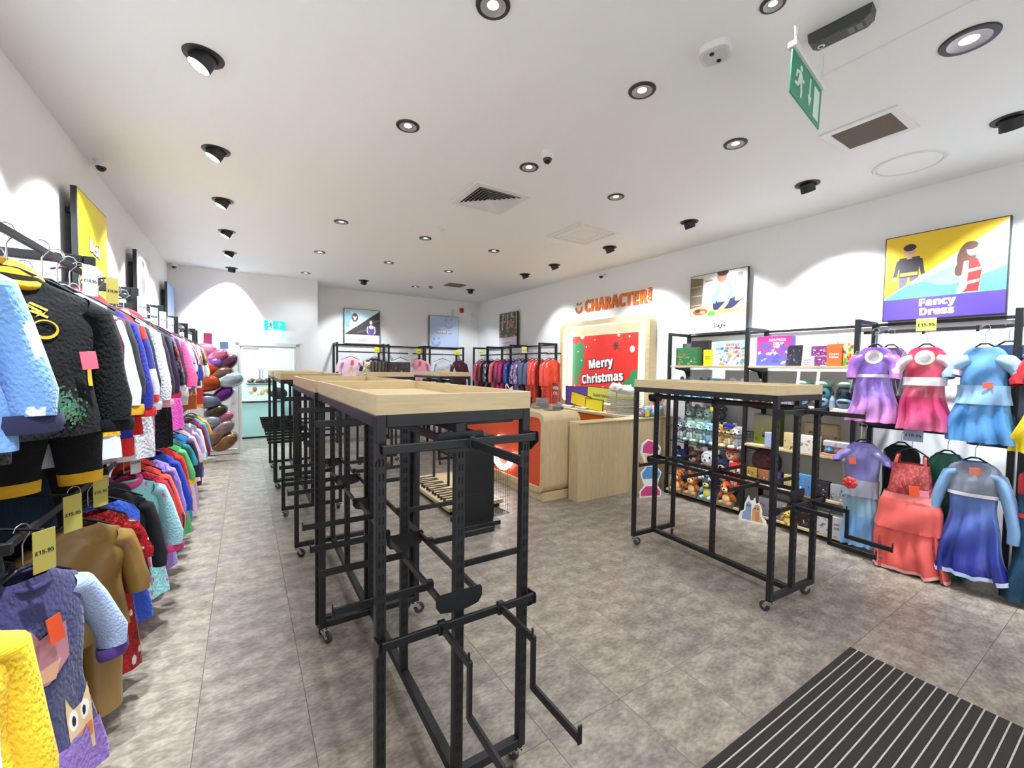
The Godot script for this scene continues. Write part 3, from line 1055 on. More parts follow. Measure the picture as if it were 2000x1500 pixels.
func rack(label: String, at: Vector3, turn: float, o: Dictionary) -> Node3D:
	var W: float = o.get("w", 0.631)
	var L: float = o.get("l", 1.34)
	var g := thing("display_rack", label, "clothes rack", at, turn, "mobile racks with wooden tray tops")
	var px := W / 2 - 0.018
	var pz := L / 2 - 0.018
	for s in [-1, 1]:
		for t in [-1, 1]:
			bx(g, "corner_post", Vector3(s * px, 0.8085, t * pz), Vector3(0.036, 1.447, 0.036), black, .003)
			castor(g, Vector3(s * (px - 0.01), 0, t * (pz - 0.005)), o.get("swivel", 0.6) + s * 0.5 + t * 0.9)
	for t in [-1, 1]:
		bx(g, "end_foot_bar", Vector3(0, 0.105, t * pz), Vector3(2 * px - 0.036, 0.04, 0.036), black)
		bx(g, "end_top_bar", Vector3(0, 1.510, t * pz), Vector3(2 * px - 0.036, 0.044, 0.036), black)
	for s in [-1, 1]:
		bx(g, "side_top_bar", Vector3(s * px, 1.510, 0), Vector3(0.036, 0.044, 2 * pz - 0.036), black)
	bx(g, "spine_foot_bar", Vector3(0, 0.105, 0), Vector3(0.04, 0.04, 2 * pz - 0.036), black)
	for z in [pz, 0.0, -pz]:
		bx(g, "centre_post", Vector3(0, 0.8075, z), Vector3(0.04, 1.365, 0.034), black)
		var sl := put(g, "slot_column", slot_column(0.22, 1.46, 0.0172), mat("slot shade", col(6, 6, 6), 0.9), Vector3(0, 0, z))
		sl.set_meta("kind", "stuff")
	for s in [-1, 1]:
		var sl := put(g, "slot_column", slot_column(0.22, 1.46, 0.0182), mat("slot shade", col(6, 6, 6), 0.9), Vector3(s * px, 0, pz))
		sl.set_meta("kind", "stuff")
	# tray
	bx(g, "tray_board", Vector3(0, 1.541, 0), Vector3(W - 0.036, 0.018, L - 0.036), wood, .001)
	for s in [-1, 1]:
		bx(g, "tray_side", Vector3(s * (W / 2 - 0.009), 1.567, 0), Vector3(0.018, 0.070, L - 0.036), wood, .0015)
		bx(g, "tray_end", Vector3(0, 1.567, s * (L / 2 - 0.009)), Vector3(W, 0.070, 0.018), wood, .0015)
	# rails along the length, carried by brackets on the centre posts
	for y in [0.825, 1.435]:
		for s in [-1, 1]:
			bar(g, "long_rail", Vector3(s * 0.078, y, pz + 0.02), Vector3(s * 0.078, y, -pz - 0.02), 0.015, 0.030, black)
		for z in [pz - 0.006, 0.0, -pz + 0.006]:
			put(g, "bracket", prism([Vector2(-.088, .022), Vector2(.088, .022), Vector2(.096, .012), Vector2(.096, -.020), Vector2(.080, -.045), Vector2(.03, -.055), Vector2(-.03, -.055), Vector2(-.080, -.045), Vector2(-.096, -.020), Vector2(-.096, .012)], 0.006, "bracket"), black, Vector3(0, y, z + (0.022 if z >= 0 else -0.022)))
	for e in o.get("arms", []):                         # [side, z from the middle, height]
		var s: float = e[0]
		var y: float = e[2]
		bar(g, "arm", Vector3(s * 0.062, y - 0.004, e[1]), Vector3(s * 0.435, y - 0.004, e[1]), 0.009, 0.030, black, .002)
		bx(g, "arm_stop", Vector3(s * 0.436, y + 0.004, e[1]), Vector3(0.005, 0.046, 0.011), black, .002)
		bx(g, "arm_clip", Vector3(s * 0.078, y, e[1]), Vector3(0.024, 0.042, 0.022), black, .003)
	if o.get("end", true):
		var ze := L / 2 + 0.028
		for y in [1.418, 0.745]:
			bar(g, "end_rail", Vector3(-W / 2 + 0.01, y, ze), Vector3(W / 2 + 0.015, y, ze), 0.015, 0.032, black)
			for s in [-1, 1]:
				put(g, "rail_hook", prism([Vector2(-.036, .018), Vector2(.020, .022), Vector2(.024, .008), Vector2(.024, -.018), Vector2(.004, -.032), Vector2(-.030, -.060), Vector2(-.036, -.060)], 0.004, "railhook"), black, Vector3(s * (W / 2 + 0.006) + 0.004, y, ze - 0.006), Vector3(0, -PI / 2, 0))
		for x in o.get("top_arms", [0.03]):
			bar(g, "arm", Vector3(x, 1.414, ze), Vector3(x, 1.414, ze + 0.34), 0.010, 0.030, black, .002)
			bx(g, "arm_stop", Vector3(x, 1.420, ze + 0.341), Vector3(0.012, 0.05, 0.005), black, .002)
			bx(g, "arm_clip", Vector3(x, 1.418, ze), Vector3(0.026, 0.046, 0.024), black, .003)
		for x in o.get("steps", [-0.085, 0.165]):
			bx(g, "arm_clip", Vector3(x, 0.745, ze), Vector3(0.030, 0.050, 0.024), black, .003)
			bar(g, "stepped_arm", Vector3(x, 0.745, ze), Vector3(x, 0.745, ze + 0.235), 0.013, 0.030, black, .002)
			bar(g, "stepped_arm", Vector3(x, 0.760, ze + 0.228), Vector3(x, 0.560, ze + 0.228), 0.013, 0.022, black, .002)
			bar(g, "stepped_arm", Vector3(x, 0.573, ze + 0.222), Vector3(x, 0.573, ze + 0.475), 0.013, 0.030, black, .002)
			bx(g, "arm_stop", Vector3(x, 0.586, ze + 0.477), Vector3(0.018, 0.062, 0.006), black, .003)
			cyl(g, "stop_pin", Vector3(x, 0.770, ze + 0.222), 0.0045, 0.022, black, Vector3.ZERO, -1, 10)
	return g


func racks() -> void:
	# row of four along the left aisle; z is the near end of each
	var near := [-1.44, -2.80, -5.235, -6.60]
	var text := ["nearest empty black metal rack on castors with a pale wooden tray top", "second black rack standing end to end behind the nearest wood-topped rack", "third black rack with wooden tray, past the gap in the row by the door side", "farthest black rack with wooden tray, in front of the stock room doorway"]
	var arms1 := [[-1, .56, .84], [-1, .24, .84], [-1, -.03, .84], [-1, -.34, .84], [1, .46, .84], [1, .17, .84], [1, -.34, .84], [-1, .14, 1.45], [-1, -.49, 1.45], [1, .34, 1.45]]
	var arms2 := [[-1, .31, .84], [-1, .06, .84], [-1, -.25, .84], [-1, -.52, .84], [1, .3, .84], [1, -.1, .84], [1, -.45, .84], [-1, -.04, 1.45], [1, .2, 1.45]]
	var arms3 := [[-1, .55, .84], [-1, .33, .84], [-1, .1, .84], [-1, -.15, .84], [-1, -.4, .84], [-1, -.6, .84], [1, .3, .84], [1, -.2, .84]]
	var sets := [arms1, arms2, arms3, arms3]
	for k in 4:
		var z: float = near[k]
		rack(text[k], Vector3([0.687, 0.672, 0.645, 0.635][k], 0, z - 0.67), 0, {"arms": sets[k], "end": k == 0, "swivel": [0.3, 0.8, 0.5, 1.0][k]})
	rack("empty black metal rack on castors standing alone before the toy shelves", Vector3(3.405, 0, -2.115), -0.055, {"w": 0.585, "l": 1.33, "arms": [[-1, .42, .84], [-1, .02, .84], [-1, -.44, .84], [1, .44, .84], [1, 0.0, .84], [1, -.5, .84]], "end": true, "top_arms": [0.03], "steps": [-0.10, 0.13], "swivel": 1.2})
	rack("black rack with wooden tray standing by the hanging t-shirts at the back", Vector3(3.115, 0, -7.46), 0, {"w": 0.60, "arms": [[-1, .4, .84], [-1, -.2, .84], [1, .3, .84], [-1, .3, 1.45]], "end": false})


# ------------------------------------------------------------------ wall racks
func wall_run(called: String, label: String, at: Vector3, turn: float, ups: Array, rails: Array, depth := 0.46, H := 2.2, hanging := false) -> Node3D:
	var g := thing(called, label, "clothes rack", at, turn)
	for x in ups:
		bx(g, "rear_post", Vector3(x, H / 2, 0.030), Vector3(0.040, H, 0.040), black)
		if hanging:
			bx(g, "drop_plate", Vector3(x, H - 0.13, depth - 0.02), Vector3(0.030, 0.26, 0.040), black)
			bar(g, "lower_arm", Vector3(x, 1.16, 0.05), Vector3(x, 1.16, depth + 0.03), 0.020, 0.035, black)
		else:
			bx(g, "front_post", Vector3(x, H / 2, depth - 0.02), Vector3(0.040, H, 0.040), black)
		bx(g, "top_arm", Vector3(x, H - 0.02, depth / 2 + 0.004), Vector3(0.038, 0.040, depth - 0.09), black)
		bx(g, "foot_bar", Vector3(x, 0.05, depth / 2 + 0.004), Vector3(0.038, 0.040, depth - 0.09), black)
	for r in rails:                                     # [y, x0, x1, distance from the wall]
		bar(g, "rail", Vector3(r[1], r[0], r[3]), Vector3(r[2], r[0], r[3]), 0.015, 0.028, black)
	return g


func wall_racks() -> void:
	var l := []
	for z in [1.26, 0.28, -0.75, -1.78, -2.80, -3.78, -4.79, -5.80, -6.72, -7.66, -8.0]:
		l.append(-z)
	wall_run("clothing_fixture", "long black wall rack carrying two rails of children's clothes on the left wall", Vector3(WL, 0, 0), PI / 2, l, [[2.17, -1.3, 8.0, 0.03], [2.12, -1.3, 8.0, 0.485], [1.13, -1.3, 8.0, 0.51]], 0.53, 2.2, true)
	var r := wall_run("clothing_fixture", "black wall rack with wooden shelves, toy baskets and fancy dress rails on the right wall", Vector3(WR, 0, 0), -PI / 2, [-3.755, -2.70, -1.66, -0.67, 0.33, 1.33], [[2.17, -3.755, 1.33, 0.03], [2.08, -1.66, 1.33, 0.30], [1.19, -1.66, 1.33, 0.30]])
	var sh := [[1.758, -3.735, -2.72, .42], [1.758, -2.68, -1.68, .42], [1.315, -2.68, -1.68, .42], [0.862, -2.68, -1.68, .44], [0.425, -2.68, -1.68, .44], [0.075, -2.68, -1.68, .44], [0.075, -3.735, -2.72, .44]]
	for s in sh:
		bx(r, "shelf", Vector3((s[1] + s[2]) / 2, s[0] - 0.012, s[3] / 2 + 0.03), Vector3(s[2] - s[1], 0.024, s[3]), wood, .002)
		for x in [s[1] + 0.008, s[2] - 0.008]:
			put(r, "shelf_bracket", prism([Vector2(0, 0), Vector2(.30, 0), Vector2(.30, -.02), Vector2(.10, -.05), Vector2(.05, -.12), Vector2(0, -.13)], .006, "shbr"), black, Vector3(x, s[0] - 0.026, 0.05), Vector3(0, -PI / 2, 0))
	# forward arms with square ends above the dresses
	for x in [-1.50, -1.17, -0.86, -0.5]:
		bar(r, "display_arm", Vector3(x, 2.085, 0.30), Vector3(x, 2.045, 0.56), 0.012, 0.026, mat("steel arm", col(110, 110, 112), .35, .8), .002)
		bx(r, "arm_stop", Vector3(x, 2.052, 0.563), Vector3(0.018, 0.050, 0.006), black, .002)
	wall_run("clothing_fixture", "black wall rack of printed rompers and coats on the far right wall", Vector3(WR, 0, 0), -PI / 2, [-9.62, -8.92, -7.86, -6.79], [[2.17, -9.62, -6.79, 0.03], [2.00, -9.62, -6.79, 0.25], [1.02, -9.62, -6.79, 0.25]])
	wall_run("clothing_fixture", "black wall rack with t-shirts facing out along the recessed back wall", Vector3(0, 0, ZR), 0.0, [1.70, 2.70, 2.82, 3.70, 3.82, 4.72], [[2.17, 1.70, 4.72, 0.03], [2.00, 1.70, 4.72, 0.40], [1.02, 1.70, 4.72, 0.40]])


# ------------------------------------------------------------------ clothes
func profile(rows: Array, v: float) -> Array:
	var y0: float = rows[0][0]
	var y1: float = rows[-1][0]
	var y := lerpf(y0, y1, v)
	for i in rows.size() - 1:
		if y <= rows[i][0] and y >= rows[i + 1][0] or i == rows.size() - 2:
			var t := clampf((rows[i][0] - y) / maxf(rows[i][0] - rows[i + 1][0], 1e-5), 0, 1)
			t = lerpf(t, smoothstep(0, 1, t), 0.5)
			return [y, lerpf(rows[i][1], rows[i + 1][1], t), lerpf(rows[i][2], rows[i + 1][2], t)]
	return rows[-1]


func skin(rows: Array, folds: float, amp: float, ph: float, v0: float, v1: float, off: float, nu: int, nv: int, wave := 0.0) -> Mesh:
	var wmax := 0.0
	for r in rows:
		wmax = maxf(wmax, r[1])
	var f := func(u: float, w: float) -> Array:
		var v := lerpf(v0, v1, w)
		var p := profile(rows, v)
		var a := u * TAU
		var c := cos(a)
		var s := sin(a)
		var x: float = p[1] * signf(c) * pow(absf(c), 0.8)
		var z: float = p[2] * signf(s) * pow(absf(s), 0.65)
		var k := smoothstep(0.2, 1.0, v) * amp
		var q: float = x / maxf(p[1], 0.01)
		var fold := k * sin(folds * q * 2.4 + ph + 0.9 * sin(v * 3.0 + ph)) + k * 0.45 * sin(folds * q * 5.3 + ph * 2.1)
		z += fold + amp * 0.35 * sin(v * 17.0 + q * 3.0 + ph) * (1.0 - absf(q) * .5)
		x += k * 0.5 * sin(v * 9.0 + ph)
		var y: float = p[0] + wave * sin(q * folds * 2.0 + ph) * smoothstep(0.7, 1.0, v)
		return [Vector3(x + c * off, y, z + s * off), Vector2(x / (2 * wmax) + 0.5, v)]
	return surface(nu, nv, f)


func hanger(g: Node, sw: float, m: Material, drop := 0.0) -> void:
	var h := Node3D.new()
	h.name = "hanger"
	g.add_child(h, true)
	h.position.y = -drop
	var hk := "hook"
	if not cache.has(hk):
		cache[hk] = tube_mesh([Vector3(0, -.125, 0), Vector3(0, -.045, 0), Vector3(.008, -.030, 0), Vector3(.021, -.014, 0), Vector3(.023, .004, 0), Vector3(.014, .020, 0), Vector3(-.002, .024, 0), Vector3(-.018, .016, 0), Vector3(-.024, .002, 0)], 0.0028, 6)
	put(h, "hook", cache[hk], chrome)
	var key := "hangarm%.2f" % sw
	if not cache.has(key):
		cache[key] = tube_mesh([Vector3(-sw, -.195, 0), Vector3(-sw * .6, -.158, 0), Vector3(-.02, -.122, 0), Vector3(.02, -.122, 0), Vector3(sw * .6, -.158, 0), Vector3(sw, -.195, 0)], [0.007, 0.010, 0.012, 0.012, 0.010, 0.007], 8, false, 0.6)
	put(h, "shoulder_bar", cache[key], m)


# one garment on its hanger; the origin is the top of the rail it hangs from
func garment(called: String, label: String, cat: String, group: String, at: Vector3, turn: float, o: Dictionary) -> Node3D:
	var g := thing(called, label, cat, at, turn, group)
	var L: float = o.get("len", 0.6)
	var sw: float = o.get("sw", 0.19)
	var ww: float = o.get("ww", sw * 0.92)
	var hw: float = o.get("hw", sw * 1.05)
	var d: float = o.get("d", 0.055)
	var fine: bool = o.get("fine", false)
	var body: Material = o.body
	var ph := fmod(at.x * 7.1 + at.z * 13.7, TAU)
	var folds: float = o.get("folds", 3.0)
	var amp: float = o.get("amp", 0.012)
	var neck: float = o.get("neck", 0.07)
	var wy: float = o.get("waist", 0.5)
	var nu := 44 if fine else 26
	var nv := 30 if fine else 16
	var rows: Array
	if o.get("straps", false):
		rows = [[-0.25, sw * .8, d * .7], [-0.25 - L * .2, sw * .92, d], [-0.18 - L * wy, ww, d * .9], [-0.18 - L * wy - L * .12, lerpf(ww, hw, .4), d * 1.2], [-0.18 - L, hw, d * o.get("flare", 1.3)]]
	else:
		rows = [[-0.150, neck, d * .62], [-0.172, neck + 0.03, d * .68], [-0.200, sw * 0.92, d * .62], [-0.225, sw, d * .72], [-0.31, sw * .98, d], [-0.16 - L * wy, ww, d * .95], [-0.16 - L, hw, d * o.get("flare", 1.15)]]
	var bm := put(g, o.get("body_name", "body"), skin(rows, folds, amp, ph, 0, 1, 0, nu, nv, o.get("wave", 0.0)), body)
	bm.name = o.get("body_name", "body")
	if o.get("straps", false):
		for s in [-1, 1]:
			put(g, "strap", tube_mesh([Vector3(s * sw * .62, -.25, .035), Vector3(s * sw * .58, -.20, .022), Vector3(s * sw * .55, -.170, .0), Vector3(s * sw * .58, -.20, -.022), Vector3(s * sw * .62, -.25, -.035)], 0.013, 8, false, .3), o.get("trim", body))
	var sleeve: Material = o.get("sleeve", body)
	var sl: float = o.get("sl", 0.0)
	var sr: float = o.get("sr", 0.055)
	if sl > 0.0:
		for s in [-1.0, 1.0]:
			var out: float = o.get("out", 0.06)
			var sway := 0.012 * sin(ph + s)
			var pts := [Vector3(s * (sw - 0.055), -0.238, 0), Vector3(s * (sw - 0.005), -0.262, 0.0), Vector3(s * (sw + out * .45), -0.262 - sl * .28, 0.008), Vector3(s * (sw + out * .75), -0.262 - sl * .55, 0.018 + sway), Vector3(s * (sw + out), -0.262 - sl * .8, 0.03 + sway), Vector3(s * (sw + out * .95), -0.262 - sl, 0.036 + sway)]
			var puff: float = o.get("puff", 1.0)
			put(g, "sleeve", tube_mesh(pts, [sr * 0.95, sr * 1.08 * puff, sr * 1.0 * puff, sr * 0.94, sr * 0.98, sr * 0.86], 14, false, 0.72, false), sleeve)
			if o.has("cuff"):
				put(g, "cuff", tube_mesh([pts[5] + Vector3(0, .006, 0), pts[5] + Vector3(0, -.02, .002), pts[5] + Vector3(0, -.042, .003)], [sr * .90, sr * .92, sr * .82], 14, false, 0.74, false), o.cuff)
	if o.has("collar"):
		var ring := []
		for i in 18:
			var a := i * TAU / 18
			ring.append(Vector3(cos(a) * (neck + 0.004), -0.150 - 0.035 * maxf(sin(a), 0.0), sin(a) * d * .66))
		put(g, "collar", tube_mesh(ring, o.get("collar_r", 0.011), 8, true), o.collar)
	if o.has("hood"):
		ball(g, "hood", Vector3(0, -0.185, -0.045), Vector3(0.115, 0.10, 0.055), o.hood, Vector3(0.3, 0, 0))
	for b in o.get("bands", []):                        # [name, from, to, offset, material]
		put(g, b[0], skin(rows, folds, amp, ph, b[1], b[2], b[3], nu, maxi(3, int((b[2] - b[1]) * nv * 1.4)), o.get("wave", 0.0) if b[2] > .9 else 0.0), b[4])
	if o.has("belt"):
		var by: float = o.get("belt_at", 0.52)
		put(g, "belt", skin(rows, folds, amp, ph, by, by + 0.055, 0.007, nu, 3), o.belt)
		var p := profile(rows, by + .03)
		var c := Vector3(0.03, p[0], p[2] + 0.018)
		for s in [-1, 1]:
			put(g, "bow_loop", tube_mesh([c, c + Vector3(s * .03, .018, .012), c + Vector3(s * .055, .004, .012), c + Vector3(s * .03, -.012, .006), c], [.008, .013, .013, .012, .008], 8, false, .5), o.belt)
			put(g, "bow_tail", tube_mesh([c, c + Vector3(s * .018, -.06, .012), c + Vector3(s * .034, -.125, .006)], [.008, .014, .016], 8, false, .35), o.belt)
	for e in o.get("legs", []):                         # [length, material, cuff material or null]
		for s in [-1, 1]:
			var top: float = -0.16 - L + 0.03
			var r := hw * 0.50
			put(g, "leg", tube_mesh([Vector3(s * hw * .46, top + .02, 0), Vector3(s * hw * .50, top - e[0] * .3, .008), Vector3(s * hw * .54, top - e[0] * .7, .0), Vector3(s * hw * .55, top - e[0], .006)], [r, r * .95, r * .86, r * .8], 14, false, .62, false), e[1])
			if e[2] != null:
				put(g, "leg_cuff", tube_mesh([Vector3(s * hw * .55, top - e[0] + .01, .006), Vector3(s * hw * .55, top - e[0] - .035, .007)], [r * .84, r * .80], 14, false, .64, false), e[2])
	for e in o.get("patches", []):                      # [name, x, y, w, h, material] flat print lying on the front
		var v := clampf((e[2] - rows[0][0]) / (rows[-1][0] - rows[0][0]), 0, 1)
		var p := profile(rows, v)
		var w: float = e[3]
		var h: float = e[4]
		var hh: float = rows[0][0] - rows[-1][0]
		var f := func(a: float, b: float) -> Array:
			var x: float = e[1] + (a - .5) * w
			var vv := clampf(v + (b - .5) * h / hh, 0.02, 0.99)
			var q := profile(rows, vv)
			var k := smoothstep(0.2, 1.0, vv) * amp
			var qq: float = clampf(x / q[1], -.98, .98)
			var s := pow(1.0 - pow(absf(qq), 1.0 / 0.8 * 2.0), 0.5)
			var z: float = q[2] * pow(maxf(s, 0.0), 0.65) + k * sin(folds * qq * 2.4 + ph + 0.9 * sin(vv * 3.0 + ph)) + k * 0.45 * sin(folds * qq * 5.3 + ph * 2.1) + amp * 0.35 * sin(vv * 17.0 + qq * 3.0 + ph) * (1.0 - absf(qq) * .5)
			return [Vector3(x, q[0], z + 0.004), Vector2(a, b)]
		put(g, e[0], surface(12, 12, f, false), e[5])
	for e in o.get("tags", []):                         # hanging swing tags
		bx(g, "swing_tag", Vector3(e[0], e[1], d + 0.022), Vector3(e[2], e[3], 0.0015), e[4], .0005, Vector3(-.08, 0, .1))
	if o.get("pompoms", null) != null:
		for s in [-1, 1]:
			ball(g, "pompom", Vector3(s * 0.03 + .05, -0.16 - L * .55, d + .03), Vector3(.035, .035, .03), o.pompoms)
	hanger(g, sw * 0.9 - 0.01, o.get("hanger", black_plastic))
	return g


func disc_img(bg: Color, draw: Callable, n := 128) -> StandardMaterial3D:
	var img := Image.create(n, n, false, Image.FORMAT_RGBA8)
	img.fill(Color(bg, 0.0))
	draw.call(img)
	var m := print_mat(img, 0.7)
	m.transparency = BaseMaterial3D.TRANSPARENCY_ALPHA_SCISSOR
	m.alpha_scissor_threshold = 0.5
	return m


func slim(o: Dictionary) -> void:         # children's sizes
	o.sw = o.get("sw", 0.19) * 0.86
	o.hw = o.get("hw", o.sw * 1.05 / 0.86) * 0.86
	o.out = o.get("out", 0.06) * 0.8
	o.sr = o.get("sr", 0.055) * 0.92
	if o.has("sl"):
		o.sl *= 0.88


func left_clothes() -> void:
	var up := "children's clothes on the upper left rail"
	var low := "children's clothes on the lower left rail"
	var X := WL + 0.485
	var XL := WL + 0.51
	var YU := 2.135
	var YL := 1.145
	var gold := cloth(222, 168, 30, "fleece")
	var emblem := disc_img(Color(0.85, 0.65, 0.1), func(img: Image):
		var c := col(226, 178, 52)
		for e in [[.2, .16, .5, .30], [.30, .12, .62, .24], [.28, .30, .60, .40], [.36, .42, .56, .30]]:
			p_poly(img, PackedVector2Array([Vector2(e[0], e[1]), Vector2(e[0] + .05, e[1] - .04), Vector2(e[2] + .03, e[3] - .02), Vector2(e[2], e[3] + .03)]), c)
		p_ell(img, .55, .68, .27, .22, c)
		img.fill_rect(Rect2i(0, 0, 0, 0), c)
		p_ell(img, .55, .66, .22, .17, Color(0, 0, 0, 0)))
	var patch := disc_img(Color(.1, .3, .2), func(img: Image):
		var g := RandomNumberGenerator.new()
		g.seed = 5
		for i in 260:
			p_ell(img, .5 + g.randfn() * .19, .5 + g.randfn() * .19, .03, .022, col(20 + g.randi() % 60, 60 + g.randi() % 60, 50 + g.randi() % 40), g.randf() * 3))
	var T := "hanging on the upper left rail"
	# name, label, category, z, turn, options
	var rows := [
		["fleece_robe", "light blue fleece robe with white patches at the left edge, nearest on the rail", "robe", -1.46, 0.36, {"fine": true, "dx": -.01, "len": .50, "sw": .20, "hw": .235, "d": .07, "sl": .36, "sr": .075, "body": printed("blobs", [col(118, 162, 218), col(226, 232, 242), col(190, 210, 236), col(214, 226, 242)], "fleece", 256, 17), "sleeve": printed("blobs", [col(118, 162, 218), col(232, 236, 244)], "fleece", 160, 14), "cuff": cloth(44, 44, 78, "fleece"), "hood": gold, "tags": [[-.05, -.33, .06, .09, mat("green swing tag", col(150, 180, 60), .5)]]}],
		["fleece_hoodie", "large black fleece hoodie with gold emblem and yellow hood lining", "hoodie", -2.10, 0.34, {"fine": true, "dx": -.02, "len": .54, "sw": .27, "hw": .29, "d": .085, "sl": .46, "sr": .082, "out": .06, "body": cloth(8, 8, 9, "fleece"), "hood": gold, "collar": gold, "collar_r": .016, "cuff": cloth(8, 8, 9, "fleece"), "patches": [["gold_emblem", .04, -.30, .14, .15, emblem], ["sequin_patch", .09, -.60, .15, .16, patch], ["gold_stripe", .185, -.46, .025, .13, gold]], "tags": [[.155, -.43, .05, .065, mat("pink swing tag", col(232, 92, 110), .5)]]}],
		["trousers", "black trousers with deep yellow cuffs below the black fleece hoodie", "trousers", -2.32, 0.3, {"len": .56, "sw": .18, "hw": .20, "d": .06, "body": cloth(16, 16, 18, "fleece"), "legs": [[.20, cloth(16, 16, 18, "fleece"), gold]]}],
		["onesie", "white satin onesie with a mustard hem stripe behind the black hoodie", "onesie", -2.47, 0.2, {"len": .70, "sw": .2, "hw": .21, "sl": .42, "body": cloth(226, 232, 240, "satin"), "cuff": gold, "bands": [["mustard_band", .78, .86, .004, gold]]}],
		["jumper", "charcoal jumper hanging flat between the white onesie and the blue red hoodie", "jumper", -2.62, 0.1, {"len": .5, "sl": .38, "body": cloth(40, 40, 46)}],
		["hooded_robe", "royal blue hooded robe edged in red beside the white onesie", "robe", -2.75, 0.15, {"len": .74, "sw": .2, "sl": .46, "body": cloth(44, 48, 150, "fleece"), "hood": cloth(206, 40, 44, "fleece"), "collar": cloth(214, 44, 44, "fleece"), "cuff": cloth(214, 44, 44, "fleece"), "collar_r": .02, "bands": [["red_hem", .88, 1.0, .004, cloth(214, 40, 38, "fleece")]]}],
		["jacket", "bright red jacket with blue and white side panels next to the royal robe", "jacket", -2.93, 0.12, {"len": .66, "sw": .2, "sl": .44, "body": cloth(214, 40, 34), "sleeve": printed("bands", [col(214, 40, 34), col(40, 48, 140), col(230, 230, 236), col(214, 40, 34)]), "cuff": cloth(230, 230, 235)}],
		["jumper", "dark navy jumper squeezed behind the red jacket", "jumper", -3.05, 0.05, {"len": .55, "sl": .4, "body": cloth(28, 30, 52)}],
		["dressing_gown", "white and pale grey dressing gown with a pink tie belt", "robe", -3.25, 0.25, {"fine": true, "len": .84, "sw": .21, "hw": .23, "d": .075, "sl": .46, "sr": .072, "body": printed("dots", [col(214, 214, 218), col(196, 198, 206), col(228, 200, 210)], "fleece", 160, 60), "sleeve": cloth(216, 214, 220, "fleece"), "cuff": cloth(236, 172, 184, "fleece"), "collar": cloth(222, 220, 226, "fleece"), "collar_r": .022, "belt": cloth(240, 150, 168, "fleece")}],
		["pyjamas", "pale pink pyjamas showing below the white dressing gown", "pyjamas", -3.42, 0.1, {"len": .6, "sl": .4, "hw": .2, "body": cloth(236, 190, 204), "legs": [[.3, printed("dots", [col(238, 196, 208), col(220, 120, 150)]), null]]}],
		["hoodie", "deep red hoodie with dark sleeves just behind the pale pink pyjamas", "hoodie", -3.6, 0.1, {"len": .6, "sl": .44, "body": cloth(178, 30, 44), "sleeve": cloth(40, 28, 40), "hood": cloth(178, 30, 44)}],
		["jacket", "dark purple jacket printed with red and pink shapes", "jacket", -3.85, 0.22, {"len": .56, "sw": .2, "sl": .44, "d": .065, "body": printed("floral", [col(40, 22, 60), col(190, 40, 60), col(210, 150, 190), col(70, 40, 110)]), "sleeve": cloth(36, 20, 54), "cuff": cloth(170, 36, 60)}],
		["sequin_outfit", "long black outfit with a red band at the hip and pale cuffs", "costume", -4.12, 0.2, {"len": .92, "sw": .2, "hw": .21, "d": .07, "sl": .40, "body": cloth(15, 14, 18, "fleece"), "sleeve": printed("floral", [col(20, 16, 26), col(180, 40, 50), col(120, 110, 150)]), "bands": [["red_hip_band", .40, .45, .006, cloth(206, 44, 36)]], "cuff": cloth(205, 205, 215)}],
		["jumper", "plum jumper tucked behind the long black outfit", "jumper", -4.35, 0.05, {"len": .55, "sl": .4, "body": cloth(70, 34, 66)}],
		["fleece_robe", "hot pink fleece robe hanging past the long black outfit", "robe", -4.72, 0.28, {"fine": true, "len": .86, "sw": .21, "hw": .22, "d": .075, "sl": .44, "sr": .075, "out": .09, "body": cloth(226, 84, 184, "fleece"), "sleeve": cloth(248, 96, 146, "fleece"), "collar": cloth(240, 110, 190, "fleece"), "collar_r": .02}],
		["t_shirt", "lilac grey t-shirt behind the hot pink robe", "t-shirt", -5.1, 0.2, {"len": .52, "sl": .2, "body": cloth(168, 160, 196)}],
		["romper", "white romper with a thin red trim past the lilac t-shirt", "romper", -5.42, 0.22, {"len": .62, "sl": .3, "body": cloth(232, 230, 232), "collar": cloth(200, 40, 60), "hw": .2, "legs": [[.12, cloth(232, 230, 232), null]]}],
		["t_shirt", "maroon striped t-shirt between the white romper and the navy top", "t-shirt", -5.7, 0.1, {"len": .55, "sl": .22, "body": printed("stripes", [col(120, 30, 50), col(214, 200, 205)], "cotton", 160, 8)}],
		["top", "navy blue long sleeved top near the far end of the upper rail", "top", -6.0, 0.2, {"len": .58, "sl": .42, "body": cloth(36, 54, 130)}],
		["onesie", "orange and cream onesie hanging beside the navy blue top", "onesie", -6.3, 0.15, {"len": .66, "sl": .4, "body": printed("patches", [col(196, 96, 40), col(230, 200, 150), col(120, 60, 40)]), "legs": [[.2, cloth(196, 96, 40), null]]}],
		["t_shirt", "olive camouflage t-shirt near the foil balloons", "t-shirt", -6.6, 0.15, {"len": .56, "sl": .22, "body": printed("patches", [col(90, 92, 50), col(60, 66, 44), col(150, 140, 90)])}],
		["top", "white top with a red heart print, last but one on the upper rail", "top", -6.9, 0.15, {"len": .6, "sl": .4, "body": printed("hearts", [col(230, 228, 228), col(220, 40, 60)], "cotton", 160, 12)}],
		["costume_suit", "red and gold costume suit, last on the upper left rail by the balloons", "costume", -7.2, 0.15, {"len": .6, "sl": .42, "body": printed("bands", [col(190, 34, 34), col(190, 34, 34), col(222, 160, 40), col(150, 30, 34)]), "legs": [[.28, cloth(180, 34, 36), cloth(222, 160, 40)]]}],
	]
	for e in rows:
		slim(e[5])
	for e in rows:
		garment(e[0], e[1], e[2], up, Vector3(X + e[5].get("dx", 0.0), YU, e[3]), minf(e[4] * 1.7 + .18, .8), e[5])
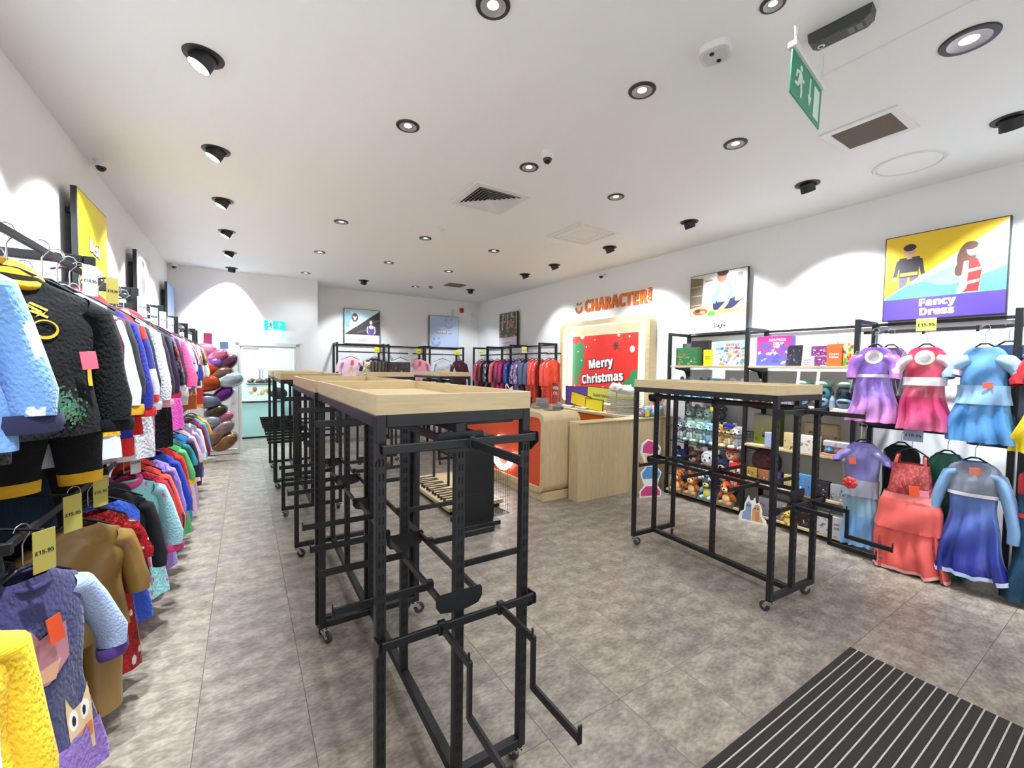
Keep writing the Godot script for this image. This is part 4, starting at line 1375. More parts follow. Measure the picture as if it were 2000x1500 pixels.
	# dark garments hanging close together between the ones that show
	var fill := [["wine", 84, 24, 40, -2.55], ["slate grey", 70, 74, 84, -2.85], ["teal", 24, 86, 96, -3.13], ["beige", 190, 170, 140, -3.52], ["dark green", 30, 66, 46, -3.98], ["mauve", 140, 96, 140, -4.5], ["grey blue", 96, 116, 150, -4.9], ["peach", 232, 168, 140, -5.26], ["violet", 88, 60, 150, -5.85], ["stone grey", 150, 146, 140, -6.15], ["coral red", 220, 80, 70, -6.45], ["sky blue", 130, 180, 220, -6.75]]
	for e in fill:
		garment("jumper", "%s folded-edge jumper squeezed in between fuller garments %s" % [e[0], T], "jumper", up, Vector3(X - 0.02, YU, e[4]), 0.04, {"len": .5, "sw": .175, "sl": .36, "out": .02, "d": .03, "body": cloth(e[1], e[2], e[3]), "amp": .006})

	# long dark pieces hung behind, they close the gap down to the lower rail
	for e in [["black", 16, 16, 19, -1.12, 1.0], ["midnight blue", 22, 28, 50, -1.72, .98], ["soot black", 20, 20, 22, -1.92, 1.0], ["dark petrol", 18, 40, 56, -2.36, .95], ["raven black", 15, 15, 17, -2.58, 1.0], ["dark aubergine", 40, 24, 44, -2.84, .9], ["graphite", 34, 34, 38, -3.16, .95], ["black and plum", 30, 20, 34, -3.5, .9], ["deep navy", 20, 24, 46, -3.78, .92], ["dark moss", 30, 38, 30, -4.26, .9], ["oxblood", 60, 18, 26, -4.6, .9], ["anthracite", 30, 30, 34, -5.0, .9]]:
		garment("coat", "long %s coat hanging close to the wall behind the front row" % e[0], "coat", up, Vector3(X - .20, YU, e[4]), 0.5, {"len": e[5], "sw": .165, "hw": .20, "sl": .5, "out": .02, "d": .055, "body": cloth(e[1], e[2], e[3], "fleece")})
	for e in [["black", 16, 16, 19, -1.2], ["dark brown", 40, 30, 24, -1.75], ["black quilted", 20, 20, 24, -2.22], ["dark green", 20, 44, 36, -2.74], ["navy", 22, 28, 56, -3.18]]:
		garment("coat", "%s coat low against the wall behind the lower row" % e[0], "coat", low, Vector3(X - .22, YL, e[4]), 0.5, {"len": .8, "sw": .165, "hw": .19, "sl": .45, "out": .02, "d": .055, "body": cloth(e[1], e[2], e[3], "fleece")})
	var lilac := cloth(142, 110, 186, "fleece")
	var spaceprint := printed("grad", [col(58, 52, 100), col(50, 54, 110), col(46, 44, 92), col(90, 70, 130)], "fleece")
	var town := disc_img(Color(.8, .5, .5), func(img: Image):
		p_poly(img, PackedVector2Array([Vector2(.05, .2), Vector2(.35, .08), Vector2(.5, .3), Vector2(.92, .22), Vector2(.95, .75), Vector2(.6, .98), Vector2(.3, .92), Vector2(.05, .6)]), col(186, 128, 140))
		p_poly(img, PackedVector2Array([Vector2(.2, .4), Vector2(.5, .35), Vector2(.5, .8), Vector2(.25, .8)]), col(160, 104, 124))
		p_poly(img, PackedVector2Array([Vector2(.42, .75), Vector2(.8, .7), Vector2(.7, .95), Vector2(.45, .92)]), col(226, 176, 140)))
	var creature := disc_img(Color(.9, .7, .5), func(img: Image):
		p_poly(img, PackedVector2Array([Vector2(.25, .1), Vector2(.4, .3), Vector2(.62, .3), Vector2(.78, .1), Vector2(.82, .6), Vector2(.9, .98), Vector2(.2, .98), Vector2(.24, .5)]), col(226, 196, 150))
		p_ell(img, .38, .42, .1, .12, col(244, 240, 232))
		p_ell(img, .66, .40, .1, .12, col(244, 240, 232))
		p_ell(img, .39, .43, .04, .06, col(40, 34, 40))
		p_ell(img, .65, .41, .04, .06, col(40, 34, 40))
		p_poly(img, PackedVector2Array([Vector2(.3, .62), Vector2(.8, .6), Vector2(.84, .8), Vector2(.28, .82)]), col(224, 130, 62)))
	var cross := disc_img(Color(.9, .4, .2), func(img: Image):
		p_poly(img, PackedVector2Array([Vector2(.1, .1), Vector2(.2, .05), Vector2(.9, .8), Vector2(.82, .9)]), col(226, 96, 38))
		p_poly(img, PackedVector2Array([Vector2(.85, .08), Vector2(.95, .16), Vector2(.2, .92), Vector2(.1, .84)]), col(226, 96, 38))
		p_ell(img, .5, .8, .22, .14, col(240, 240, 236)))
	var lows := [
		["onesie", "yellow fleece onesie with orange stripes and white patches at the bottom left corner", "onesie", -1.50, 0.45, {"fine": true, "dx": -.03, "dy": .06, "len": .62, "sw": .20, "hw": .22, "d": .075, "sl": .50, "sr": .07, "out": .03, "body": cloth(238, 194, 40, "fleece"), "sleeve": cloth(240, 198, 44, "fleece"), "patches": [["orange_stripes", .02, -.36, .20, .22, cross], ["white_patch", .05, -.55, .14, .22, cloth(236, 234, 228, "fleece")]], "legs": [[.2, cloth(60, 60, 70, "fleece"), null]]}],
		["nightdress", "navy and purple fleece nightdress with pale blue sleeves and a cartoon town print", "nightdress", -2.0, 0.48, {"fine": true, "len": .80, "sw": .195, "hw": .26, "d": .07, "sl": .32, "sr": .065, "out": .11, "body": spaceprint, "sleeve": cloth(166, 184, 222, "fleece"), "cuff": cloth(84, 56, 134, "fleece"), "collar": cloth(60, 54, 104, "fleece"), "bands": [["purple_skirt", .76, 1.0, .004, lilac]], "patches": [["town_print", -.02, -.40, .20, .24, town], ["creature_print", .10, -.73, .17, .30, creature]], "tags": [[.01, -.33, .045, .09, mat("orange swing tag", col(226, 84, 44), .5)]]}],
		["suit", "shiny gold-brown velour suit with long trousers", "costume", -2.5, 0.34, {"fine": true, "len": .50, "sw": .20, "hw": .19, "d": .07, "sl": .30, "sr": .07, "out": .05, "body": cloth(136, 102, 50, "satin"), "legs": [[.40, cloth(142, 108, 54, "satin"), null]], "amp": .02}],
		["dress", "red sequin dress with white spots behind the gold-brown suit", "dress", -2.68, 0.3, {"len": .80, "sw": .19, "hw": .23, "d": .06, "sl": .2, "body": printed("dots", [col(168, 20, 26), col(120, 12, 20), col(210, 40, 44), col(240, 236, 236)], "sequin", 200, 60)}],
		["cape", "bright blue cape hanging beside the red sequin dress", "cape", -2.86, 0.25, {"len": .66, "sw": .19, "hw": .24, "body": cloth(50, 86, 190, "fleece")}],
		["jumper", "black hooded jumper in front of the aqua robe", "hoodie", -3.03, 0.2, {"len": .5, "sl": .4, "body": cloth(20, 20, 24), "hood": cloth(24, 24, 28)}],
		["fleece_robe", "aqua fleece robe with pink hearts, pink trim and a pink bow belt", "robe", -3.37, 0.32, {"fine": true, "len": .76, "sw": .205, "hw": .25, "d": .075, "sl": .42, "sr": .075, "out": .09, "body": printed("hearts", [col(150, 218, 220), col(214, 120, 170), col(186, 110, 170)], "fleece", 200, 26), "sleeve": printed("hearts", [col(160, 212, 222), col(214, 120, 170)], "fleece", 160, 10), "cuff": cloth(226, 66, 132, "fleece"), "collar": cloth(230, 74, 140, "fleece"), "collar_r": .022, "belt": cloth(226, 62, 128, "fleece")}],
		["dress", "crimson velvet dress peeping out behind the aqua robe", "dress", -3.55, 0.2, {"len": .72, "sl": .3, "body": cloth(176, 22, 50, "fleece")}],
		["hoodie", "orange red hoodie with black patches on the lower left rail", "hoodie", -3.72, 0.25, {"len": .52, "sl": .42, "out": .08, "body": printed("blobs", [col(222, 56, 30), col(30, 24, 24)], "fleece", 160, 14), "hood": cloth(222, 56, 30, "fleece")}],
		["nightdress", "lilac fleece nightdress with bright pink pompoms", "nightdress", -3.95, 0.3, {"len": .82, "sw": .2, "hw": .25, "sl": .40, "out": .07, "body": printed("dots", [col(140, 108, 196), col(110, 84, 170), col(190, 160, 220)], "fleece", 160, 40), "cuff": cloth(226, 60, 132, "fleece"), "pompoms": cloth(230, 62, 140, "fleece")}],
		["fleece_robe", "royal blue fleece robe after the lilac nightdress", "robe", -4.2, 0.3, {"len": .76, "sw": .2, "hw": .23, "d": .07, "sl": .44, "out": .08, "body": cloth(40, 66, 176, "fleece"), "collar": cloth(52, 80, 190, "fleece"), "collar_r": .02}],
		["hoodie", "scarlet hoodie with orange edges between blue robe and green dress", "hoodie", -4.45, 0.25, {"len": .56, "sl": .44, "body": cloth(214, 46, 34, "fleece"), "hood": cloth(228, 110, 40, "fleece"), "cuff": cloth(228, 110, 40, "fleece")}],
		["costume_dress", "sparkly green dress with yellow ribbons", "dress", -4.72, 0.3, {"len": .84, "sw": .19, "hw": .26, "sl": .28, "d": .065, "body": printed("dots", [col(82, 168, 96), col(140, 206, 130), col(60, 140, 90)], "satin", 160, 70), "sleeve": cloth(96, 180, 110, "satin"), "collar": cloth(236, 214, 50), "belt": cloth(240, 220, 60, "satin"), "cuff": cloth(236, 214, 50)}],
		["costume_dress", "teal satin dress just behind the sparkly green dress", "dress", -5.0, 0.25, {"len": .8, "sw": .19, "hw": .24, "sl": .2, "body": cloth(30, 140, 150, "satin")}],
		["costume_dress", "cobalt blue costume with dark sleeves before the pale pink net dress", "costume", -5.3, 0.2, {"len": .8, "sl": .4, "body": cloth(36, 110, 180, "satin"), "sleeve": cloth(40, 34, 60)}],
		["net_dress", "pale pink long net dress hanging almost to the floor", "dress", -5.6, 0.3, {"len": .92, "sw": .18, "hw": .22, "d": .05, "sl": .3, "body": cloth(222, 186, 200, "satin"), "folds": 6.0, "amp": .022}],
		["net_dress", "pale lilac long net dress beside the pale pink one", "dress", -5.9, 0.25, {"len": .9, "sw": .18, "hw": .22, "sl": .25, "body": cloth(186, 160, 204, "satin"), "folds": 6.0, "amp": .02}],
		["pyjamas", "white pyjamas with light blue cloud print near the end of the lower rail", "pyjamas", -6.2, 0.25, {"len": .7, "sl": .4, "body": printed("blobs", [col(226, 230, 238), col(120, 160, 220), col(180, 200, 235)], "cotton", 160, 20)}],
		["costume_suit", "dark red suit with gold belt, past the cloud print pyjamas", "costume", -6.5, 0.2, {"len": .6, "sl": .4, "body": cloth(110, 26, 36), "belt": gold, "legs": [[.25, cloth(90, 22, 30), null]]}],
		["pyjamas", "blue and white star pyjamas near the balloon stand", "pyjamas", -6.8, 0.2, {"len": .66, "sl": .38, "body": printed("stars", [col(90, 140, 206), col(240, 240, 244)], "cotton", 160, 24), "legs": [[.16, cloth(90, 140, 206), null]]}],
		["dress", "mustard dress, last on the lower left rail beside the balloon stand", "dress", -7.1, 0.2, {"len": .68, "sl": .2, "body": cloth(206, 160, 60)}],
	]
	for e in lows:
		slim(e[5])
		garment(e[0], e[1], e[2], low, Vector3(XL + e[5].get("dx", 0.0), YL + e[5].get("dy", 0.0), e[3]), minf(e[4] * 1.7 + .18, 1.0), e[5])
	# hanging price cards in clear sleeves
	var pm := mat("dim yellow card", col(176, 164, 84), .45)
	var cards := [["yellow price card hanging lowest over the navy nightdress", Vector3(-.55, 1.16, -1.93), "£15.95"], ["yellow price card hanging before the gold-brown suit", Vector3(-.55, 1.20, -2.20), "£15.95"], ["yellow price card third along the lower left rail", Vector3(-.55, 1.19, -2.56), "£15.95"], ["pale price card by the aqua robe", Vector3(-.55, 1.18, -3.28), "£12.95"],
		["pale price card beside the black hoodie on the upper rail", Vector3(-.58, 2.13, -2.62), "£18.95"], ["yellow price card at the second upright of the left rack", Vector3(-.58, 2.14, -3.0), "£18.95"], ["white price card at the third upright of the left rack", Vector3(-.58, 2.14, -3.75), "£15.95"], ["white price card past the third upright of the left rack", Vector3(-.58, 2.12, -4.2), "£15.95"], ["white price card at the fourth upright of the left rack", Vector3(-.58, 2.13, -4.6), "£12.95"], ["small white price card near the far end of the upper rail", Vector3(-.58, 2.12, -5.05), "£12.95"]]
	for e in cards:
		price_card(e[0], e[1], 0.9, e[2], pm if e[0].begins_with("yellow") else mat("clear white card", col(214, 216, 214), .35), 0.062, 0.135)


func price_card(label: String, at: Vector3, turn: float, price: String, m: Material, w: float, h: float) -> void:
	var g := thing("price_card", label, "price tag", at, turn)
	bx(g, "card", Vector3(0, -h / 2, 0), Vector3(w, h, 0.002), m, .0005)
	words(g, "price_print", price, w * 0.20, 0.0006, mat("print black", col(30, 30, 30), .6), Vector3(0, -h * .52, 0.0014))
	bar(g, "clip", Vector3(0, 0.0, -0.002), Vector3(0, -0.012, -0.20), 0.010, 0.008, black_plastic, .002)


func film() -> StandardMaterial3D:
	var m := mat("clear wrapping", Color(1, 1, 1, 0.03), 0.10)
	m.transparency = BaseMaterial3D.TRANSPARENCY_ALPHA
	return m


func right_clothes() -> void:
	var wrap := film()
	var up := "fancy dress costumes on the upper right rail"
	var low := "fancy dress costumes on the lower right rail"
	var X := WR - 0.545
	var white_lace := cloth(236, 226, 232, "satin")
	var hook_y := 2.075
	var tiara := disc_img(Color(.9, .8, .5), func(img: Image):
		p_ell(img, .5, .5, .48, .48, col(226, 206, 150))
		p_ell(img, .5, .52, .36, .37, col(206, 200, 206))
		p_ell(img, .5, .52, .30, .31, col(160, 150, 160)))
	var d1 := garment("costume_dress", "purple satin costume dress fading to pink with a white lace waistband", "dress", up, Vector3(X, hook_y, -1.49), -PI / 2 + .1, {"fine": true, "len": .66, "sw": .125, "ww": .125, "hw": .185, "waist": .42, "d": .05, "flare": 1.7, "sl": .17, "sr": .06, "puff": 1.25, "out": .03, "body": printed("grad", [col(120, 72, 190), col(118, 70, 186), col(130, 88, 200), col(150, 110, 205), col(200, 140, 205), col(214, 140, 200)], "satin"), "sleeve": printed("grad", [col(122, 72, 190), col(214, 150, 200)], "satin"), "bands": [["lace_waistband", .36, .40, .006, white_lace], ["clear_wrapping", .04, .62, .030, wrap]], "patches": [["tiara_card", 0.0, -.235, .13, .13, tiara]], "folds": 5.0, "amp": .028})
	var d2 := garment("costume_dress", "crimson satin costume dress with a white ruffle at the hips", "dress", up, Vector3(X, hook_y - .01, -1.15), -PI / 2 + .05, {"fine": true, "len": .68, "sw": .125, "ww": .12, "hw": .18, "waist": .42, "d": .05, "flare": 1.7, "body": printed("grad", [col(206, 24, 78), col(200, 22, 74), col(190, 24, 76), col(206, 60, 112), col(220, 110, 150)], "satin"), "bands": [["white_ruffle", .36, .46, .016, white_lace], ["clear_wrapping", .04, .60, .034, wrap]], "patches": [["tiara_card", 0.0, -.235, .13, .13, tiara]], "sl": .12, "sr": .055, "sleeve": cloth(226, 190, 206, "satin"), "folds": 5.0, "amp": .028})
	var d3 := garment("costume_dress", "shiny sky blue satin costume dress with draped net overskirt", "dress", up, Vector3(X, hook_y - .02, -.82), -PI / 2, {"fine": true, "len": .72, "sw": .125, "ww": .125, "hw": .21, "waist": .46, "d": .055, "flare": 1.7, "body": printed("grad", [col(110, 164, 218), col(96, 158, 216), col(80, 146, 208), col(84, 146, 204)], "satin"), "bands": [["net_overskirt", .40, .60, .014, cloth(150, 190, 226, "net")]], "sl": .13, "sr": .06, "puff": 1.2, "sleeve": cloth(160, 196, 226, "satin"), "tags": [[.04, -.44, .055, .045, mat("coral swing tag", col(236, 96, 82), .5)]], "folds": 5.5, "amp": .032})
	var d4 := garment("costume_dress", "bright yellow satin costume dress with a red and navy bodice at the right edge", "dress", up, Vector3(X, hook_y - .04, -.45), -PI / 2, {"fine": true, "len": .74, "sw": .135, "ww": .13, "hw": .21, "waist": .36, "d": .055, "flare": 1.7, "body": cloth(236, 208, 26, "satin"), "bands": [["navy_bodice", .05, .36, .005, cloth(34, 36, 76, "satin")]], "sl": .15, "sr": .06, "puff": 1.3, "sleeve": cloth(204, 40, 46, "satin"), "folds": 5.5, "amp": .032})
	# more of the same behind each, only their edges and hems show
	garment("costume_dress", "dark plum dress half hidden behind the purple costume dress", "dress", up, Vector3(X + .14, hook_y, -1.42), -PI / 2, {"len": .70, "sw": .12, "hw": .16, "body": cloth(70, 34, 76, "satin")})
	garment("costume_dress", "dark blue dress half hidden behind the sky blue costume dress", "dress", up, Vector3(X + .14, hook_y, -.72), -PI / 2, {"len": .78, "sw": .13, "hw": .2, "body": cloth(40, 62, 110, "satin"), "sl": .2})
	var yl := 1.20
	garment("costume_dress", "lilac bodice costume with pale blue ruffled skirt in clear wrapping", "dress", low, Vector3(X + .02, yl, -1.55), -PI / 2 + .15, {"fine": true, "len": .94, "sw": .13, "ww": .115, "hw": .15, "waist": .4, "d": .055, "flare": 1.6, "body": printed("grad", [col(116, 104, 180), col(112, 102, 178), col(116, 120, 170), col(120, 160, 176), col(110, 160, 210), col(128, 180, 226)], "satin"), "sl": .08, "sr": .05, "sleeve": cloth(130, 116, 190, "satin"), "bands": [["grey_sash", .36, .52, .01, cloth(166, 172, 190, "net")], ["clear_wrapping", .04, .7, .032, wrap]], "tags": [[-.06, -.32, .05, .06, mat("orange swing tag", col(226, 84, 44), .5)]], "folds": 6.0, "amp": .03})
	var flower := thing("fabric_flower", "round red fabric flower held on the lilac costume", "fabric flower", Vector3(X - .10, yl - .52, -1.60), -PI / 2)
	for k in 7:
		ball(flower, "petal", Vector3(cos(k * TAU / 7) * .03, sin(k * TAU / 7) * .028, 0), Vector3(.03, .026, .018), cloth(206, 56, 44, "satin"), Vector3(0, 0, k))
	ball(flower, "centre", Vector3(0, 0, .012), Vector3(.022, .022, .014), cloth(180, 36, 34, "satin"))
	garment("costume_dress", "coral pink layered net dress with thin straps and an orange tag", "dress", low, Vector3(X - .03, yl - .02, -1.20), -PI / 2, {"fine": true, "straps": true, "len": .98, "sw": .15, "ww": .15, "hw": .235, "waist": .34, "d": .075, "flare": 1.45, "body": printed("sequins", [col(214, 84, 82), col(222, 96, 92), col(206, 78, 78)], "satin"), "bands": [["hip_frill", .28, .36, .02, cloth(236, 128, 120, "satin")], ["skirt_layer", .34, .62, .022, cloth(240, 104, 96, "net")], ["skirt_layer", .60, .98, .012, cloth(238, 100, 92, "net")], ["net_hem", .97, 1.0, .02, cloth(232, 170, 160, "net")]], "tags": [[.05, -.46, .065, .085, mat("orange swing tag", col(226, 84, 44), .5)], [.11, -.47, .06, .055, mat("rose swing tag", col(226, 130, 150), .5)]], "folds": 6.0, "amp": .036, "wave": .012})
	garment("costume_dress", "blue costume gown fading to navy with long pale sleeves", "dress", low, Vector3(X - .02, yl - .03, -.835), -PI / 2, {"fine": true, "len": .88, "sw": .14, "ww": .125, "hw": .215, "waist": .40, "d": .06, "flare": 1.6, "body": printed("grad", [col(104, 130, 176), col(96, 122, 176), col(80, 104, 178), col(52, 66, 156), col(34, 38, 128)], "satin"), "sl": .46, "sr": .055, "out": .085, "sleeve": cloth(120, 156, 196, "satin"), "bands": [["white_yoke_edge", .27, .30, .012, white_lace], ["grey_yoke", .02, .27, .006, cloth(128, 134, 150, "net")], ["white_hem", .965, 1.0, .012, cloth(190, 200, 232, "satin")]], "tags": [[.02, -.215, .07, .055, mat("rust swing tag", col(190, 106, 84), .5)]], "folds": 5.0, "amp": .034, "wave": .01})
	garment("costume_dress", "dark teal costume gown with red trim at the right edge", "dress", low, Vector3(X - .02, yl - .02, -.47), -PI / 2, {"fine": true, "len": .98, "sw": .14, "hw": .19, "d": .06, "body": cloth(24, 66, 92), "bands": [["red_waistband", .34, .37, .006, cloth(200, 44, 40)], ["red_bodice_trim", .04, .2, .004, cloth(170, 36, 40)]], "folds": 4.0, "amp": .02})
	garment("costume_dress", "emerald green shiny skirt showing beneath the coral and blue dresses", "skirt", low, Vector3(X + .14, yl - .02, -1.02), -PI / 2, {"len": 1.0, "sw": .12, "hw": .17, "body": cloth(14, 104, 84, "satin"), "folds": 6.0, "amp": .03})
	garment("costume_dress", "black dress deep behind the coral pink dress", "dress", low, Vector3(X + .16, yl, -1.32), -PI / 2, {"len": .8, "sw": .13, "hw": .2, "body": cloth(24, 22, 26)})
	price_card("yellow price card reading £15.95 above the crimson costume dress", Vector3(X - .04, 2.155, -1.15), -PI / 2, "£15.95", mat("bright yellow card", col(232, 220, 110), .4), 0.125, 0.105)
	price_card("grey blue price card between the upper and lower costume dresses", Vector3(X - .06, 1.225, -1.19), -PI / 2, "£19.95", mat("grey blue card", col(140, 150, 172), .4), 0.125, 0.10)


func back_clothes() -> void:
	var tg := "t-shirts facing out on the recessed back wall"
	var Z := ZR + 0.50
	var blotch := disc_img(Color(.9, .7, .5), func(img: Image):
		p_ell(img, .5, .55, .3, .4, col(226, 188, 150))
		p_ell(img, .5, .4, .24, .2, col(214, 150, 130))
		p_ell(img, .45, .7, .22, .2, col(236, 214, 130)))
	var rainbow := disc_img(Color(.9, .7, .5), func(img: Image):
		for k in 4:
			p_ell(img, .5, .8, .46 - k * .1, .6 - k * .13, [col(206, 170, 160), col(222, 200, 160), col(190, 190, 180), col(226, 226, 228)][k]))
	var tees := [
		["pale pink t-shirt with a small cream figure print, first on the back wall", 1.97, cloth(232, 196, 214), [["front_print", .0, -.42, .14, .24, blotch]], .22, .50],
		["navy blue t-shirt with an orange tag on the back wall", 2.49, cloth(24, 30, 62), [], .25, .48],
		["pale grey striped t-shirt third along the back wall", 3.08, printed("stripes", [col(214, 222, 226), col(196, 206, 214)], "cotton", 160, 14), [], .21, .44],
		["salmon pink t-shirt with an orange corner tag on the back wall", 3.53, cloth(240, 168, 182), [], .21, .48],
		["pale grey sweatshirt with a faded rainbow print on the back wall", 4.13, cloth(206, 212, 216), [["rainbow_print", 0.0, -.44, .2, .2, rainbow]], .24, .52]]
	for t in tees:
		garment("t_shirt", t[0], "t-shirt", tg, Vector3(t[1], 2.015, Z), 0.0, {"len": t[5], "sw": t[4], "hw": t[4] * .92, "ww": t[4] * .92, "d": .04, "sl": .2, "sr": .07, "out": .05, "body": t[2], "patches": t[3], "tags": [[.02 if t[1] < 2.2 else 0.0, -.24, .06, .08, mat("orange swing tag", col(226, 84, 44), .5)]] if t[1] < 3 or t[1] > 3.4 and t[1] < 3.6 else []})
	garment("romper", "dark burgundy printed romper at the corner of the back wall", "romper", tg, Vector3(4.58, 2.01, Z), 0.2, {"len": .6, "sw": .2, "sl": .36, "body": printed("dots", [col(70, 22, 34), col(190, 140, 110), col(110, 40, 50)], "cotton", 160, 24), "legs": [[.3, cloth(60, 20, 30), null]]})
	# lower garments behind the racks
	var lowt := [[1.95, 60, 60, 66, "charcoal"], [2.45, 200, 200, 204, "white"], [3.1, 40, 44, 60, "midnight blue"], [3.5, 170, 90, 90, "brick red"], [4.1, 90, 90, 110, "steel grey"], [4.5, 220, 190, 190, "pale rose"]]
	for t in lowt:
		garment("t_shirt", "%s t-shirt on the low rail of the recessed back wall" % t[4], "t-shirt", "t-shirts on the low back rail", Vector3(t[0], 1.035, Z), 0.0, {"len": .52, "sw": .22, "sl": .2, "body": cloth(t[1], t[2], t[3])})
	var yg := mat("bright yellow ticket", col(238, 222, 40), .45)
	for e in [[2.52, "navy"], [3.50, "salmon pink"], [4.50, "burgundy"]]:
		var c := thing("price_card", "small yellow price card above the %s garment on the back wall" % e[1], "price tag", Vector3(e[0], 2.06, Z + .06))
		bx(c, "card", Vector3(0, 0, 0), Vector3(.11, .12, .002), yg, .0005)
		words(c, "price_print", "£15", .03, .0006, mat("print black", col(30, 30, 30), .6), Vector3(0, -.015, .0014))
		bar(c, "clip", Vector3(0, -.04, -.002), Vector3(0, -.05, -.09), .012, .01, white_plastic, .002)
	var eg := mat("pale green swing ticket", col(206, 208, 206), .5)
	bx(thing("display_card", "pale grey card standing up between the grey and salmon t-shirts", "sign", Vector3(3.28, 1.86, Z + .10)), "card", Vector3.ZERO, Vector3(.10, .30, .004), eg, .001)
	# the far right rail: onesies and coats hanging sideways on
	var cg := "rompers and coats on the far right wall rail"
	var X := WR - 0.30
	var rr := [
		["rose red sequin romper, farthest in the corner of the far right rail", -9.46, 0, "sequins", [col(200, 64, 96), col(176, 50, 80), col(220, 110, 130)], .9],
		["dark red romper next to the rose red sequin one", -9.24, 0, "sequins", [col(130, 30, 44), col(90, 24, 34), col(150, 50, 60)], 1.0],
		["black romper with white and blue flowers on the far right rail", -8.96, 0, "floral", [col(22, 26, 40), col(220, 226, 234), col(80, 130, 190), col(120, 150, 110)], 1.05],
		["salmon pink romper covered in silver spots", -8.66, 0, "dots", [col(214, 92, 104), col(190, 70, 86), col(238, 160, 160)], 1.05],
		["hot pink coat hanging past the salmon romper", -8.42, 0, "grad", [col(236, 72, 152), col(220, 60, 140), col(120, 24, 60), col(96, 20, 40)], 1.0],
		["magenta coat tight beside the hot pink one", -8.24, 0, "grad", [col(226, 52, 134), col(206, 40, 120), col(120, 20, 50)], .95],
		["cobalt blue romper with white sparkles", -8.0, 0, "dots", [col(36, 90, 200), col(26, 60, 150), col(220, 226, 240), col(20, 44, 110)], 1.05],
		["purple romper with white star flowers", -7.74, 0, "floral", [col(62, 36, 96), col(220, 200, 230), col(150, 110, 180)], 1.1],
		["pale lilac flowered romper behind the purple one", -7.60, 0, "floral", [col(150, 110, 170), col(232, 220, 236), col(70, 40, 100)], 1.0],
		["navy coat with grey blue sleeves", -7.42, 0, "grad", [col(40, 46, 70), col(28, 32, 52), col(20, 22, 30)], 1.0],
		["orange red snow coat beside the navy coat", -7.22, 0, "dots", [col(232, 66, 44), col(214, 52, 36), col(246, 130, 100)], 1.05],
		["orange red snow coat in the middle of the red group", -7.08, 0, "dots", [col(240, 72, 50), col(220, 56, 40), col(250, 150, 120)], 1.08],
		["orange red snow coat before the last upright", -6.95, 0, "dots", [col(228, 60, 42), col(208, 48, 34), col(244, 120, 90)], 1.05],
		["orange red snow coat just outside the last upright", -6.66, 0, "dots", [col(240, 74, 54), col(220, 56, 40), col(250, 150, 120)], 1.05],
		["orange red snow coat nearest the wooden frame", -6.54, 0, "dots", [col(234, 66, 48), col(214, 52, 38), col(246, 140, 110)], 1.08]]
	for e in rr:
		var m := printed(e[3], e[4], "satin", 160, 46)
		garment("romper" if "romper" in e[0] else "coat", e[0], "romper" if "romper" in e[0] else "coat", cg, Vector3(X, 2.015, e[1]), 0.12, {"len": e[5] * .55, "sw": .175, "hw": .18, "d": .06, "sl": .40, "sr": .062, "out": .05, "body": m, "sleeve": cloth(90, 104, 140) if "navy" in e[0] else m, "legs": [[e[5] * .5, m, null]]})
	var f := thing("faucet_rail", "black rail end stub by the wooden frame carrying the two nearest red coats", "rail", Vector3(WR - .27, 1.985, -6.66))
	f.name = "rail_extension"
	bar(f, "rail", Vector3(0, 0, .2), Vector3(0, 0, -.12), .015, .028, black)
	bar(f, "wall_arm", Vector3(0, 0, .19), Vector3(.27, 0, .19), .015, .028, black)
	for e in [[-9.2, "corner"], [-7.30, "orange red coats"]]:
		var c := thing("price_card", "pale yellow price card over the %s on the far right rail" % e[1], "price tag", Vector3(X - .16, 2.07, e[0]), -.4)
		bx(c, "card", Vector3.ZERO, Vector3(.11, .13, .002), mat("pale yellow card", col(226, 220, 140), .4), .0005)
		words(c, "price_print", "£22", .03, .0006, mat("print black", col(30, 30, 30), .6), Vector3(0, -.015, .0014))
		bar(c, "clip", Vector3(0, -.05, -.002), Vector3(.14, -.06, -.02), .012, .01, white_plastic, .002)


# ------------------------------------------------------------------ toys
func plush(called: String, label: String, group: String, at: Vector3, turn: float, s: float, body: Material, face: Material, o := {}) -> Node3D:
	var g := thing(called, label, "soft toy", at, turn, group)
	var eye := mat("black bead", col(14, 12, 12), .2)
	ball(g, "body", Vector3(0, .075, 0) * s, Vector3(.075, .085, .065) * s, body)
	ball(g, "head", Vector3(0, .205, .012) * s, Vector3(.082, .076, .072) * s, o.get("head", body))
	ball(g, "muzzle", Vector3(0, .188, .072) * s, Vector3(.040, .030, .026) * s, face)
	ball(g, "nose", Vector3(0, .200, .096) * s, Vector3(.013, .009, .008) * s, eye)
	ball(g, "belly", Vector3(0, .075, .030) * s, Vector3(.052, .062, .042) * s, face)
	for t in [-1, 1]:
		ball(g, "eye", Vector3(t * .032, .222, .072) * s, Vector3(.0095, .0115, .007) * s, eye)
		var er: Vector3 = o.get("ear", Vector3(.030, .032, .012))
		ball(g, "ear", Vector3(t * .062, .270 + er.y * .35, .0) * s, er * s, o.get("ears", o.get("head", body)), Vector3(0, 0, -t * .35))
		ball(g, "arm", Vector3(t * .082, .105, .028) * s, Vector3(.024, .052, .026) * s, body, Vector3(.3, 0, t * .5))
		ball(g, "foot", Vector3(t * .050, .025, .058) * s, Vector3(.032, .026, .048) * s, o.get("feet", body))
	if o.has("cap"):
		ball(g, "cap", Vector3(0, .262, .0) * s, Vector3(.080, .045, .076) * s, o.cap)
		ball(g, "cap_peak", Vector3(0, .250, .070) * s, Vector3(.048, .010, .036) * s, o.cap)
	return g


